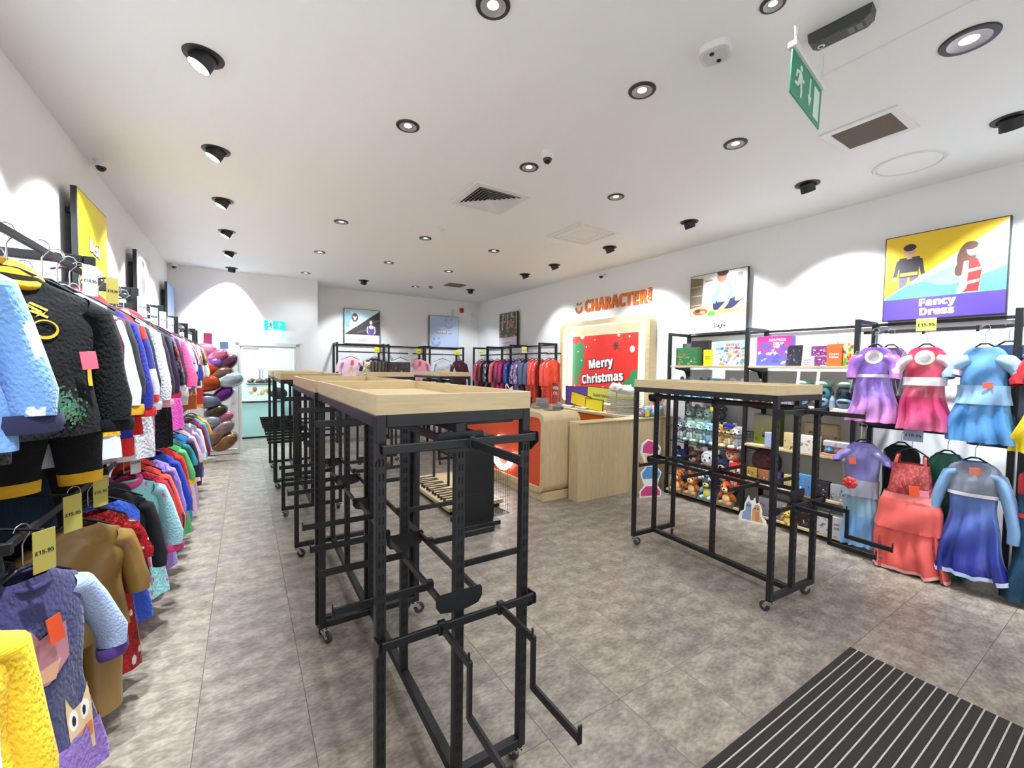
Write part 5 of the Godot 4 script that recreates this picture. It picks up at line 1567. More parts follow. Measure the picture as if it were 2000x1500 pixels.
func basket(label: String, at: Vector3, turn: float, w: float, d: float, h: float) -> void:
	var g := thing("wire_basket", label, "basket", at, turn, "wire baskets of soft toys")
	var r := 0.006
	for y in [0.006, h]:
		put(g, "rim", tube_mesh([Vector3(-w / 2, y, 0), Vector3(w / 2, y, 0), Vector3(w / 2, y, d), Vector3(-w / 2, y, d)], r, 6, true), black)
	var l := []
	for k in 22:
		var x := lerpf(-w / 2, w / 2, k / 21.0)
		l.append([Vector3(x, h / 2, d), Vector3(.0025, h, .0025)])
		l.append([Vector3(x, .006, d / 2), Vector3(.0025, .0025, d)])
		l.append([Vector3(x, h / 2, 0), Vector3(.0025, h, .0025)])
	for k in 4:
		l.append([Vector3(0, h * (k + 1) / 5.0, d), Vector3(w, .0025, .0025)])
		for s in [-1, 1]:
			l.append([Vector3(s * w / 2, h * (k + 1) / 5.0, d / 2), Vector3(.0025, .0025, d)])
	for k in 8:
		for s in [-1, 1]:
			l.append([Vector3(s * w / 2, h / 2, d * k / 7.0), Vector3(.0025, h, .0025)])
	var m := put(g, "wire_mesh", boxes_mesh(l), black)
	m.set_meta("kind", "stuff")


func carton(called: String, label: String, cat: String, at: Vector3, turn: float, s: Vector3, front: Material, side: Material, o := {}) -> Node3D:
	var g := thing(called, label, cat, at, turn, o.get("group", ""))
	if o.has("lean"):
		g.rotation.x = o.lean
	bx(g, "box", Vector3(0, s.y / 2, 0), s, side, .002)
	var f := QuadMesh.new()
	f.size = Vector2(s.x * .985, s.y * .985)
	put(g, "front_print", prism([Vector2(-s.x * .49, -s.y * .49), Vector2(s.x * .49, -s.y * .49), Vector2(s.x * .49, s.y * .49), Vector2(-s.x * .49, s.y * .49)], .0012), front, Vector3(0, s.y / 2, s.z / 2 + .0006))
	for w in o.get("words", []):                        # [text, cap, y, colour, x]
		words(g, "lettering", w[0], w[1], .0008, w[3], Vector3(w[4] if w.size() > 4 else 0.0, w[2], s.z / 2 + .0018), Vector3.ZERO, w[5] if w.size() > 5 else 1.0)
	return g


var atlas: Image
var atlas_users: Array = []


# the small box prints share one sheet of 8 x 8 cells
func art(seed_: int, bg: Array, blobs: Array, _n := 160, count := 26) -> StandardMaterial3D:
	var g := RandomNumberGenerator.new()
	g.seed = seed_
	var img := Image.create(160, 160, false, Image.FORMAT_RGB8)
	p_grad(img, Rect2(0, 0, 1, 1), bg[0], bg[1])
	for i in count:
		var c: Color = blobs[g.randi() % blobs.size()]
		var p := Vector2(g.randf(), g.randf_range(.25, 1.0))
		match g.randi() % 3:
			0: p_ell(img, p.x, p.y, g.randf_range(.03, .10), g.randf_range(.02, .08), c, g.randf() * 3)
			1: p_poly(img, star(p, g.randf_range(.03, .09), 4 + g.randi() % 3, g.randf() * 3), c)
			2: p_poly(img, PackedVector2Array([p, p + Vector2(g.randf_range(.04, .2), -.02), p + Vector2(g.randf_range(.04, .2), .09), p + Vector2(-.02, .06)]), c)
	if atlas == null:
		atlas = Image.create(1280, 1280, false, Image.FORMAT_RGB8)
	var k := atlas_users.size()
	atlas.blit_rect(img, Rect2i(0, 0, 160, 160), Vector2i(k % 8 * 160, k / 8 * 160))
	var m := StandardMaterial3D.new()
	m.roughness = 0.5
	m.uv1_scale = Vector3(0.98 / 8, 0.98 / 8, 1)
	m.uv1_offset = Vector3((k % 8 + 0.01) / 8.0, (k / 8 + 0.01) / 8.0, 0)
	atlas_users.append(m)
	return m


func toys() -> void:
	var R := -PI / 2
	var top := 1.758
	var whitep := mat("print white", col(240, 240, 238), .6)
	var F := WR - 0.36          # front line of the boxes on the upper shelves
	# upper shelf, first bay
	var cg := "boxed gifts on the top toy shelf"
	carton("gift_box", "dark green Christmas patterned box at the left end of the top toy shelf", "box", Vector3(F, top, -3.52), R, Vector3(.33, .235, .09), art(11, [col(52, 118, 66), col(48, 108, 60)], [col(96, 160, 92), col(206, 70, 60), col(220, 200, 170), col(60, 130, 74)], 160, 22), mat("green card", col(48, 104, 60), .6), {"group": cg})
	carton("gift_box", "tall dark box with red and white dots behind the green Christmas box", "box", Vector3(F + .12, top, -3.42), R, Vector3(.26, .33, .06), art(12, [col(40, 30, 36), col(60, 30, 40)], [col(200, 60, 60), col(220, 214, 214), col(110, 60, 70)], 160, 30), mat("black card", col(30, 26, 28), .6), {"group": cg})
	carton("gift_box", "small grey box at the far left of the top toy shelf", "box", Vector3(F + .13, top, -3.62), R, Vector3(.14, .30, .06), art(13, [col(90, 92, 94), col(130, 132, 134)], [col(190, 190, 190), col(60, 60, 64)]), mat("grey card", col(90, 90, 92), .6), {"group": cg})
	carton("card_sign", "bright yellow card with small print between the green box and the advent calendar", "sign", Vector3(F - .03, top, -3.22), R, Vector3(.125, .20, .012), mat("yellow print", col(246, 232, 40), .5), mat("yellow print", col(246, 232, 40), .5), {"words": [["GREAT", .016, .112, mat("print grey", col(120, 110, 70), .6)], ["VALUE", .016, .085, mat("print grey", col(120, 110, 70), .6)]]})
	carton("advent_calendar", "pale advent calendar box with red lettering and snow scene", "box", Vector3(F, top, -2.94), R, Vector3(.37, .30, .05), art(14, [col(186, 222, 226), col(230, 236, 240)], [col(232, 160, 90), col(206, 80, 70), col(120, 160, 130), col(240, 240, 244), col(150, 180, 210), col(90, 120, 170)], 200, 40), mat("pale blue card", col(190, 214, 224), .6), {"group": cg, "words": [["ADVENT", .030, .250, mat("print red", col(190, 60, 50), .5), .03], ["CALENDAR", .026, .212, mat("print red", col(190, 60, 50), .5), .03]]})
	# upper shelf, second bay
	carton("game_box", "slanted pink and blue toy box with white lettering on the top shelf", "box", Vector3(F, top, -2.43), R, Vector3(.36, .33, .10), art(15, [col(232, 44, 120), col(84, 120, 206)], [col(180, 200, 236), col(110, 80, 190), col(240, 240, 246), col(70, 110, 190)], 200, 26), mat("violet card", col(120, 80, 170), .6), {"group": cg, "words": [["SURPRISE", .028, .285, whitep, .04], ["DROP", .030, .245, whitep, .05]]})
	carton("carded_toy", "black carded pack leaning back in front of the pink and blue box", "box", Vector3(F - .07, top, -2.21), R - .15, Vector3(.15, .22, .02), art(16, [col(34, 30, 44), col(44, 40, 56)], [col(70, 66, 84), col(110, 104, 120)], 128, 16), mat("black card", col(30, 26, 28), .6), {"lean": -.10})
	carton("carded_toy", "small white and pink pack lying low by the black carded pack", "box", Vector3(F - .02, top, -2.08), R, Vector3(.10, .10, .05), art(17, [col(236, 226, 236), col(222, 200, 220)], [col(220, 120, 170), col(150, 150, 180)]), whitep)
	carton("carded_toy", "purple boxed pony toy in the upper shelf stack", "box", Vector3(F, top + .105, -1.99), R, Vector3(.15, .10, .07), art(18, [col(150, 60, 130), col(110, 40, 110)], [col(240, 220, 236), col(220, 120, 190)]), mat("purple card", col(120, 44, 110), .6), {"group": cg})
	carton("carded_toy", "purple boxed pony toy at the foot of the stack", "box", Vector3(F, top, -1.99), R, Vector3(.15, .10, .07), art(19, [col(150, 60, 130), col(110, 40, 110)], [col(240, 220, 236), col(120, 120, 210)]), mat("purple card", col(120, 44, 110), .6), {"group": cg})
	carton("card_sign", "orange card sign with white words on the top toy shelf", "sign", Vector3(F - .03, top, -1.86), R, Vector3(.13, .22, .012), mat("orange print", col(240, 110, 50), .5), mat("orange print", col(240, 110, 50), .5), {"words": [["Great", .022, .12, whitep], ["Value", .022, .09, whitep]]})
	carton("advent_calendar", "bright multicoloured party box at the right end of the top toy shelf", "box", Vector3(F + .02, top, -1.765), R, Vector3(.16, .33, .06), art(20, [col(236, 236, 240), col(240, 190, 70)], [col(220, 50, 50), col(60, 120, 210), col(70, 180, 80), col(240, 200, 50), col(230, 120, 50)], 200, 44), mat("dark red card", col(110, 26, 30), .6), {"group": cg})
	# white cards hanging from the shelf lip
	carton("shelf_card", "blank white card hanging from the lip of the top toy shelf", "sign", Vector3(WR - .475, 1.60, -3.02), R, Vector3(.17, .125, .002), whitep, whitep)
	for e in [[-2.14, "dark haired"], [-1.96, "teal"]]:
		var sg := thing("hanging_strip", "narrow white strip hanging above the %s moulded toy" % e[1], "sign", Vector3(WR - .475, 1.62, e[0]), R)
		bx(sg, "strip", Vector3.ZERO, Vector3(.03, .22, .002), whitep, .0005, Vector3(0, 0, -.06))
	# second shelf: moulded heads and packs
	var fg := "moulded toys on the second toy shelf"
	for e in [[-2.14, "brown", 92, 60, 58], [-1.96, "teal", 60, 110, 120], [-1.76, "blue black", 34, 46, 62]]:
		var y := 1.315
		var g := thing("moulded_toy", "large %s moulded animal head toy with pale green card collar" % e[1], "toy", Vector3(F + .02, y, e[0]), R, fg)
		var bm := mat("toy " + e[1], col(e[2], e[3], e[4]), .5)
		ball(g, "head", Vector3(0, .15, 0), Vector3(.088, .12, .085), bm)
		ball(g, "jaw", Vector3(0, .085, .05), Vector3(.066, .05, .05), mat("toy pale blue", col(120, 166, 190), .5))
		ball(g, "mouth", Vector3(0, .088, .082), Vector3(.048, .022, .02), mat("toy plum", col(70, 24, 44), .5))
		for s in [-1, 1]:
			ball(g, "eye", Vector3(s * .032, .175, .076), Vector3(.016, .018, .010), mat("black bead", col(14, 12, 12), .2))
		ball(g, "card_cap", Vector3(0, .262, .0), Vector3(.090, .045, .082), mat("mint card", col(150, 196, 178), .6))
		ball(g, "cap_print", Vector3(0, .268, .036), Vector3(.060, .026, .050), whitep)
		bx(g, "tray", Vector3(0, .012, .01), Vector3(.16, .024, .17), whitep, .003)
	for e in [[-2.62, 110, 40, 40, "dark red"], [-2.50, 40, 44, 54, "black"], [-2.40, 140, 150, 160, "silver"], [-2.29, 200, 180, 200, "lilac"]]:
		carton("small_pack", "small %s boxed toy on the second shelf behind the wooden rack top" % e[4], "box", Vector3(F, 1.315, e[0]), R, Vector3(.09, .17, .07), art(hash(e[4]) % 1000, [col(e[1], e[2], e[3]), col(e[1], e[2], e[3]).darkened(.3)], [col(220, 220, 226), col(200, 150, 120), col(90, 90, 110)], 96, 14), mat("pack " + e[4], col(e[1], e[2], e[3]), .6))
	var bt := thing("toy_bottle", "clear slim bottle toy beside the blue black moulded toy", "bottle", Vector3(F - .02, 1.315, -1.865), R)
	put(bt, "bottle", lathe([Vector2(0, 0), Vector2(.024, 0), Vector2(.026, .01), Vector2(.024, .10), Vector2(.012, .135), Vector2(.011, .15)], 20, false), mat("cloudy plastic", col(170, 178, 196), .2))
	cyl(bt, "cap", Vector3(0, .165, 0), .013, .03, mat("blue black cap", col(40, 46, 70), .5))
	# third shelf
	carton("game_box", "large green and brown picture box at the left of the third toy shelf", "box", Vector3(F + .06, .862, -2.50), R, Vector3(.28, .34, .10), art(31, [col(150, 140, 130), col(120, 140, 30)], [col(40, 34, 30), col(170, 150, 140), col(90, 110, 30)], 160, 10), mat("olive card", col(80, 90, 40), .6))
	carton("info_card", "pale blue upright leaflet card on the third toy shelf", "sign", Vector3(F - .10, .862, -2.40), R + .2, Vector3(.105, .16, .03), mat("pale blue print", col(170, 182, 220), .5), whitep)
	carton("gift_box", "cream and gold boxed toy in the middle of the third shelf", "box", Vector3(F - .06, .862, -2.20), R, Vector3(.13, .18, .08), art(32, [col(226, 206, 160), col(206, 180, 120)], [col(240, 236, 220), col(190, 150, 80), col(90, 80, 80)], 128, 14), mat("gold card", col(190, 160, 90), .6))
	carton("gift_box", "white and orange boxed toy on the third shelf", "box", Vector3(F - .06, .862, -2.03), R, Vector3(.17, .175, .09), art(33, [col(244, 242, 236), col(238, 226, 210)], [col(230, 150, 60), col(214, 110, 60), col(240, 200, 120), col(160, 140, 160)], 128, 18), whitep)
	carton("gift_box", "tan boxes stacked behind the white and orange box", "box", Vector3(F + .08, .862, -1.98), R, Vector3(.30, .30, .08), art(34, [col(150, 130, 100), col(130, 110, 80)], [col(190, 120, 90), col(190, 190, 150), col(80, 60, 50)], 128, 14), mat("tan card", col(150, 120, 60), .6))
	for e in [[-1.86, "blue", 60, 110, 140], [-1.745, "orange", 226, 110, 60]]:
		var g := thing("boxed_vehicle", "open fronted box with a rounded %s toy car inside, third shelf" % e[1], "toy", Vector3(F - .05, .862, e[0]), R, "boxed toy cars")
		bx(g, "box_base", Vector3(0, .012, 0), Vector3(.115, .024, .11), mat("orange card", col(226, 150, 110), .6), .002)
		bx(g, "box_back", Vector3(0, .075, -.05), Vector3(.115, .15, .01), whitep, .001)
		bx(g, "box_lid", Vector3(0, .118, -.02), Vector3(.115, .06, .06), mat("card stripe " + e[1], col(200, 196, 196), .6), .01)
		ball(g, "car_body", Vector3(0, .050, .012), Vector3(.044, .024, .034), mat("toy car " + e[1], col(e[2], e[3], e[4]), .25))
		ball(g, "car_roof", Vector3(.004, .068, .008), Vector3(.026, .018, .026), mat("toy car " + e[1], col(e[2], e[3], e[4]), .25))
	# fourth shelf
	for e in [[-2.60, "gold figure", 190, 150, 60], [-2.47, "amber", 180, 110, 60], [-2.35, "indigo", 60, 66, 130], [-2.20, "lemon and white", 220, 214, 130], [-1.90, "black and white", 50, 50, 54], [-1.77, "white striped", 190, 194, 200]]:
		carton("small_pack", "%s boxed toy on the fourth toy shelf" % e[1], "box", Vector3(F - .04, .425, e[0]), R, Vector3(.115, .165, .08), art(hash(e[1]) % 997, [col(e[2], e[3], e[4]), col(e[2], e[3], e[4]).darkened(.25)], [col(236, 236, 240), col(140, 90, 70), col(60, 70, 110)], 96, 14), mat("pack " + e[1], col(e[2], e[3], e[4]).darkened(.2), .6))
	carton("carded_toy", "tall turquoise and pink bag of bath toys on the fourth shelf", "toy", Vector3(F - .10, .425, -2.05), R, Vector3(.15, .21, .05), art(41, [col(90, 150, 200), col(60, 120, 170)], [col(220, 60, 110), col(150, 200, 230), col(40, 80, 120), col(230, 230, 236)], 128, 18), mat("blue pack", col(70, 120, 170), .4))
	ball(thing("backpack", "round dark maroon tartan toy bag between third and fourth shelf", "bag", Vector3(F + .04, .425, -2.50), R), "bag_body", Vector3(0, .24, 0), Vector3(.16, .17, .10), printed("patches", [col(40, 16, 22), col(80, 26, 36), col(20, 14, 18)]))
	# bottom
	carton("game_box", "long grey cartoon box on the bottom of the toy shelves", "box", Vector3(F - .04, .075, -2.36), R, Vector3(.30, .21, .10), art(51, [col(150, 140, 146), col(120, 112, 118)], [col(190, 180, 184), col(90, 80, 88), col(120, 90, 130)], 128, 16), mat("grey card", col(110, 104, 106), .6))
	carton("game_box", "white cartoon box with dark circles, bottom right of the toy shelves", "box", Vector3(F - .06, .075, -1.83), R, Vector3(.26, .20, .10), art(52, [col(206, 204, 204), col(196, 194, 194)], [col(110, 104, 104), col(170, 110, 100), col(150, 146, 146)], 128, 14), mat("white card", col(200, 198, 198), .6))
	carton("game_box", "dark maroon toy boxes at the bottom of the shelves behind the rack posts", "box", Vector3(F - .03, .075, -2.08), R, Vector3(.20, .25, .10), art(53, [col(50, 36, 44), col(40, 26, 32)], [col(110, 60, 80), col(200, 196, 200), col(80, 70, 80)], 128, 14), mat("maroon card", col(50, 30, 36), .6))
	plush("plush_toy", "golden yellow plush monkey sitting at the foot of the toy shelves", "loose soft toys by the shelf foot", Vector3(F - .14, .075, -2.17), R, .62, cloth(206, 168, 60, "fleece"), cloth(232, 206, 120, "fleece"))
	# cut-out stands
	var dg := thing("cutout_stand", "small white-edged cardboard cutout of two sitting dogs below the shelves", "cardboard cutout", Vector3(WR - .56, 0.0, -2.52), R + .25)
	var outl := [Vector2(-.13, 0), Vector2(.15, 0), Vector2(.145, .05), Vector2(.10, .09), Vector2(.105, .15), Vector2(.085, .20), Vector2(.07, .24), Vector2(.04, .22), Vector2(.03, .29), Vector2(.005, .245), Vector2(-.02, .245), Vector2(-.035, .30), Vector2(-.06, .24), Vector2(-.075, .19), Vector2(-.08, .12), Vector2(-.115, .10), Vector2(-.13, .05)]
	put(dg, "card", prism(outl, .006), whitep)
	put(dg, "blue_dog_print", prism([Vector2(-.10, .02), Vector2(-.005, .02), Vector2(-.005, .20), Vector2(-.03, .235), Vector2(-.06, .20), Vector2(-.065, .12), Vector2(-.09, .10)], .001), mat("print dusty blue", col(136, 156, 190), .6), Vector3(0, 0, .0036))
	put(dg, "tan_dog_print", prism([Vector2(.0, .02), Vector2(.12, .02), Vector2(.085, .09), Vector2(.08, .19), Vector2(.06, .215), Vector2(.03, .20), Vector2(.005, .15)], .001), mat("print tan", col(206, 160, 116), .6), Vector3(0, 0, .0038))
	put(dg, "chest_print", prism([Vector2(.035, .03), Vector2(.075, .03), Vector2(.07, .13), Vector2(.04, .13)], .001), mat("print orange", col(206, 126, 70), .6), Vector3(0, 0, .0046))
	for e in [[-.045, .185], [-.02, .188], [.035, .165], [.062, .163]]:
		cyl(dg, "printed_eye", Vector3(e[0], e[1], .0048), .008, .002, mat("print dark", col(40, 36, 44), .6), Vector3(PI / 2, 0, 0), -1, 12)
	bx(dg, "rear_strut", Vector3(0, .06, -.035), Vector3(.04, .12, .004), whitep, .001, Vector3(-.5, 0, 0))
	var cs := thing("cardboard_stand", "plain pink, cream and blue cardboard floor stand with white edge beside the low wooden wall", "cardboard cutout", Vector3(4.55, 0, -3.72), -.35)
	var so := []
	for p in [[-.15, 0], [.15, 0], [.16, .08], [.10, .16], [.13, .26], [.16, .33], [.09, .40], [.12, .54], [.14, .66], [.08, .74], [-.05, .78], [-.14, .72], [-.16, .60], [-.11, .50], [-.08, .40], [-.15, .33], [-.13, .25], [-.09, .16], [-.16, .08]]:
		so.append(Vector2(p[0], p[1]))
	put(cs, "card", prism(so, .008), whitep)
	put(cs, "pink_top_print", prism([Vector2(-.13, .60), Vector2(.0, .58), Vector2(.12, .64), Vector2(.07, .72), Vector2(-.05, .76), Vector2(-.12, .70)], .001), mat("print rose", col(206, 66, 128), .6), Vector3(0, 0, .0048))
	put(cs, "cream_middle_print", prism([Vector2(-.07, .42), Vector2(.07, .42), Vector2(.10, .55), Vector2(.0, .57), Vector2(-.10, .58)], .001), mat("print cream", col(226, 196, 160), .6), Vector3(0, 0, .0048))
	put(cs, "blue_print", prism([Vector2(-.11, .25), Vector2(.11, .25), Vector2(.14, .32), Vector2(.06, .41), Vector2(-.06, .41), Vector2(-.13, .32)], .001), mat("print sky blue", col(86, 150, 206), .6), Vector3(0, 0, .0048))
	put(cs, "pink_base_print", prism([Vector2(-.14, .02), Vector2(.14, .02), Vector2(.14, .08), Vector2(.07, .15), Vector2(-.07, .15), Vector2(-.14, .08)], .001), mat("print rose", col(206, 66, 128), .6), Vector3(0, 0, .0048))
	bx(cs, "rear_strut", Vector3(0, .16, -.07), Vector3(.05, .30, .005), whitep, .001, Vector3(-.4, 0, 0))
	# baskets of soft toys, first bay
	var bz := -3.23
	basket("upper black wire basket of blue soft toys under the top shelf", Vector3(WR - .08, 1.30, bz), R, .98, .38, .22)
	basket("middle black wire basket of mint and tan soft toys", Vector3(WR - .06, .735, bz), R, .98, .42, .21)
	basket("lower black wire basket of large soft toys", Vector3(WR - .06, .285, bz), R, .98, .42, .22)
	var card := mat("bright yellow ticket", col(238, 222, 40), .45)
	bx(thing("price_card", "small yellow price card on the front of the upper toy basket", "price tag", Vector3(WR - .485, 1.225, -3.07), R), "card", Vector3.ZERO, Vector3(.075, .05, .002), card, .0005)
	bx(thing("price_card", "small pale card at the rim of the upper toy basket", "price tag", Vector3(WR - .475, 1.47, -3.10), R), "card", Vector3.ZERO, Vector3(.04, .03, .002), mat("pale card", col(226, 214, 170), .5), .0005)
	var mint := cloth(176, 206, 196, "fleece")
	var grey := cloth(120, 132, 130, "fleece")
	var cream := cloth(232, 214, 170, "fleece")
	var tan := cloth(206, 160, 90, "fleece")
	var sky := cloth(150, 196, 220, "fleece")
	var teal := cloth(60, 120, 150, "fleece")
	var whitef := cloth(226, 228, 232, "fleece")
	var brown := cloth(104, 74, 62, "fleece")
	var red := cloth(214, 38, 30, "fleece")
	var navy := cloth(30, 42, 90, "fleece")
	var XB := WR - .30
	var ug := "blue soft toys in the upper basket"
	for e in [[-3.58, teal, "teal plush bear at the left end of the upper basket", teal], [-3.44, sky, "pale blue plush with round ears in the upper basket", sky], [-3.30, teal, "deep teal plush in the middle of the upper basket", sky], [-3.15, sky, "powder blue plush right of the middle in the upper basket", whitef], [-3.00, whitef, "white plush with blue muzzle in the upper basket", sky], [-2.86, whitef, "white plush at the right end of the upper basket", whitef]]:
		plush("plush_toy", e[2], ug, Vector3(XB - .02, 1.315, e[0]), R, .95, e[1], e[3])
	var mg := "soft toys in the middle basket"
	for e in [[-3.60, grey, whitef, "grey plush at the left end of the middle basket", {}], [-3.46, mint, whitef, "mint plush with pale face in the middle basket", {}], [-3.32, mint, mint, "second mint plush leaning in the middle basket", {}], [-3.19, sky, sky, "pale blue plush beside the tan ones in the middle basket", {}], [-3.06, tan, cream, "tan puppy plush with red shirt in the middle basket", {"feet": cream}], [-2.94, tan, cream, "tan puppy plush with blue cap in the middle basket", {"cap": cloth(40, 54, 140), "feet": cream}], [-2.82, whitef, whitef, "white plush at the right end of the middle basket", {}]]:
		plush("plush_toy", e[3], mg, Vector3(XB - .03, .75, e[0]), R, 1.0, e[1], e[2], e[4])
	for e in [[-3.53, grey, "round grey plush on top of the middle basket pile, left"], [-3.38, grey, "round grey plush with pink crest on top of the pile"], [-3.26, mint, "pale mint plush head on top of the middle pile"], [-3.13, cloth(70, 76, 84, "fleece"), "dark grey plush on top of the middle pile, right"]]:
		plush("plush_toy", e[2], mg, Vector3(XB + .07, .93, e[0]), R, 1.0, e[1], mint)
	var lg := "soft toys in the lower basket"
	plush("plush_toy", "navy blue plush at the left end of the lower basket", lg, Vector3(XB, .30, -3.60), R, 1.15, navy, sky)
	plush("plush_toy", "brown plush monkey lying in the lower basket", lg, Vector3(XB, .30, -3.40), R, 1.2, brown, cloth(190, 150, 136, "fleece"))
	plush("plush_toy", "second brown plush with pink face in the lower basket", lg, Vector3(XB + .05, .45, -3.32), R, 1.2, brown, cloth(200, 150, 140, "fleece"))
	plush("plush_toy", "large white rounded plush in the middle of the lower basket", lg, Vector3(XB - .04, .30, -3.17), R, 1.35, whitef, whitef)
	plush("plush_toy", "plush in dark blue overalls beside the red capped ones", lg, Vector3(XB - .02, .30, -2.99), R, 1.1, navy, cloth(226, 190, 160, "fleece"))
	plush("plush_toy", "upper plush doll with a round red cap", lg, Vector3(XB, .46, -2.90), R, 1.0, red, cloth(232, 190, 160, "fleece"), {"head": cloth(232, 190, 160, "fleece"), "cap": red})
	plush("plush_toy", "lower plush doll with a large red mushroom cap at the front", lg, Vector3(XB - .10, .30, -2.80), R, 1.0, red, cloth(232, 190, 160, "fleece"), {"head": cloth(232, 190, 160, "fleece"), "cap": red})
	# boxed soft toys on the floor in front
	var orange := cloth(206, 120, 60, "fleece")
	var pale := cloth(240, 214, 150, "fleece")
	var boxg := "boxed puppies on the bottom shelf"
	var set4 := [[-3.57, orange, "boxed orange and cream puppy, first from the left on the bottom shelf", {}], [-3.35, orange, "boxed orange and cream puppy, second from the left on the bottom shelf", {}], [-3.13, sky, "boxed pale blue puppy with a yellow muzzle on the bottom shelf", {"head": cloth(60, 70, 90, "fleece")}], [-2.88, orange, "boxed orange and cream puppy nearest the rack post on the bottom shelf", {}]]
	for e in set4:
		var at := Vector3(WR - .42, .078, e[0])
		var g := plush("boxed_plush", e[2], boxg, at, R, 1.0, e[1], pale if e[1] == orange else cloth(240, 214, 60, "fleece"), e[3])
		bx(g, "carton_tray", Vector3(0, .012, .01), Vector3(.18, .05, .17), mat("grey print card", col(120, 120, 100), .6), .002)
		bx(g, "carton_back", Vector3(0, .13, -.075), Vector3(.19, .25, .006), mat("slate blue card", col(104, 106, 136), .6), .001)
		for s in [-1, 1]:
			put(g, "carton_side", prism([Vector2(-.075, 0), Vector2(.085, 0), Vector2(.085, .05), Vector2(-.075, .17)], .003), mat("grey print card", col(120, 120, 100), .6), Vector3(s * .093, 0, 0), Vector3(0, -PI / 2, 0))


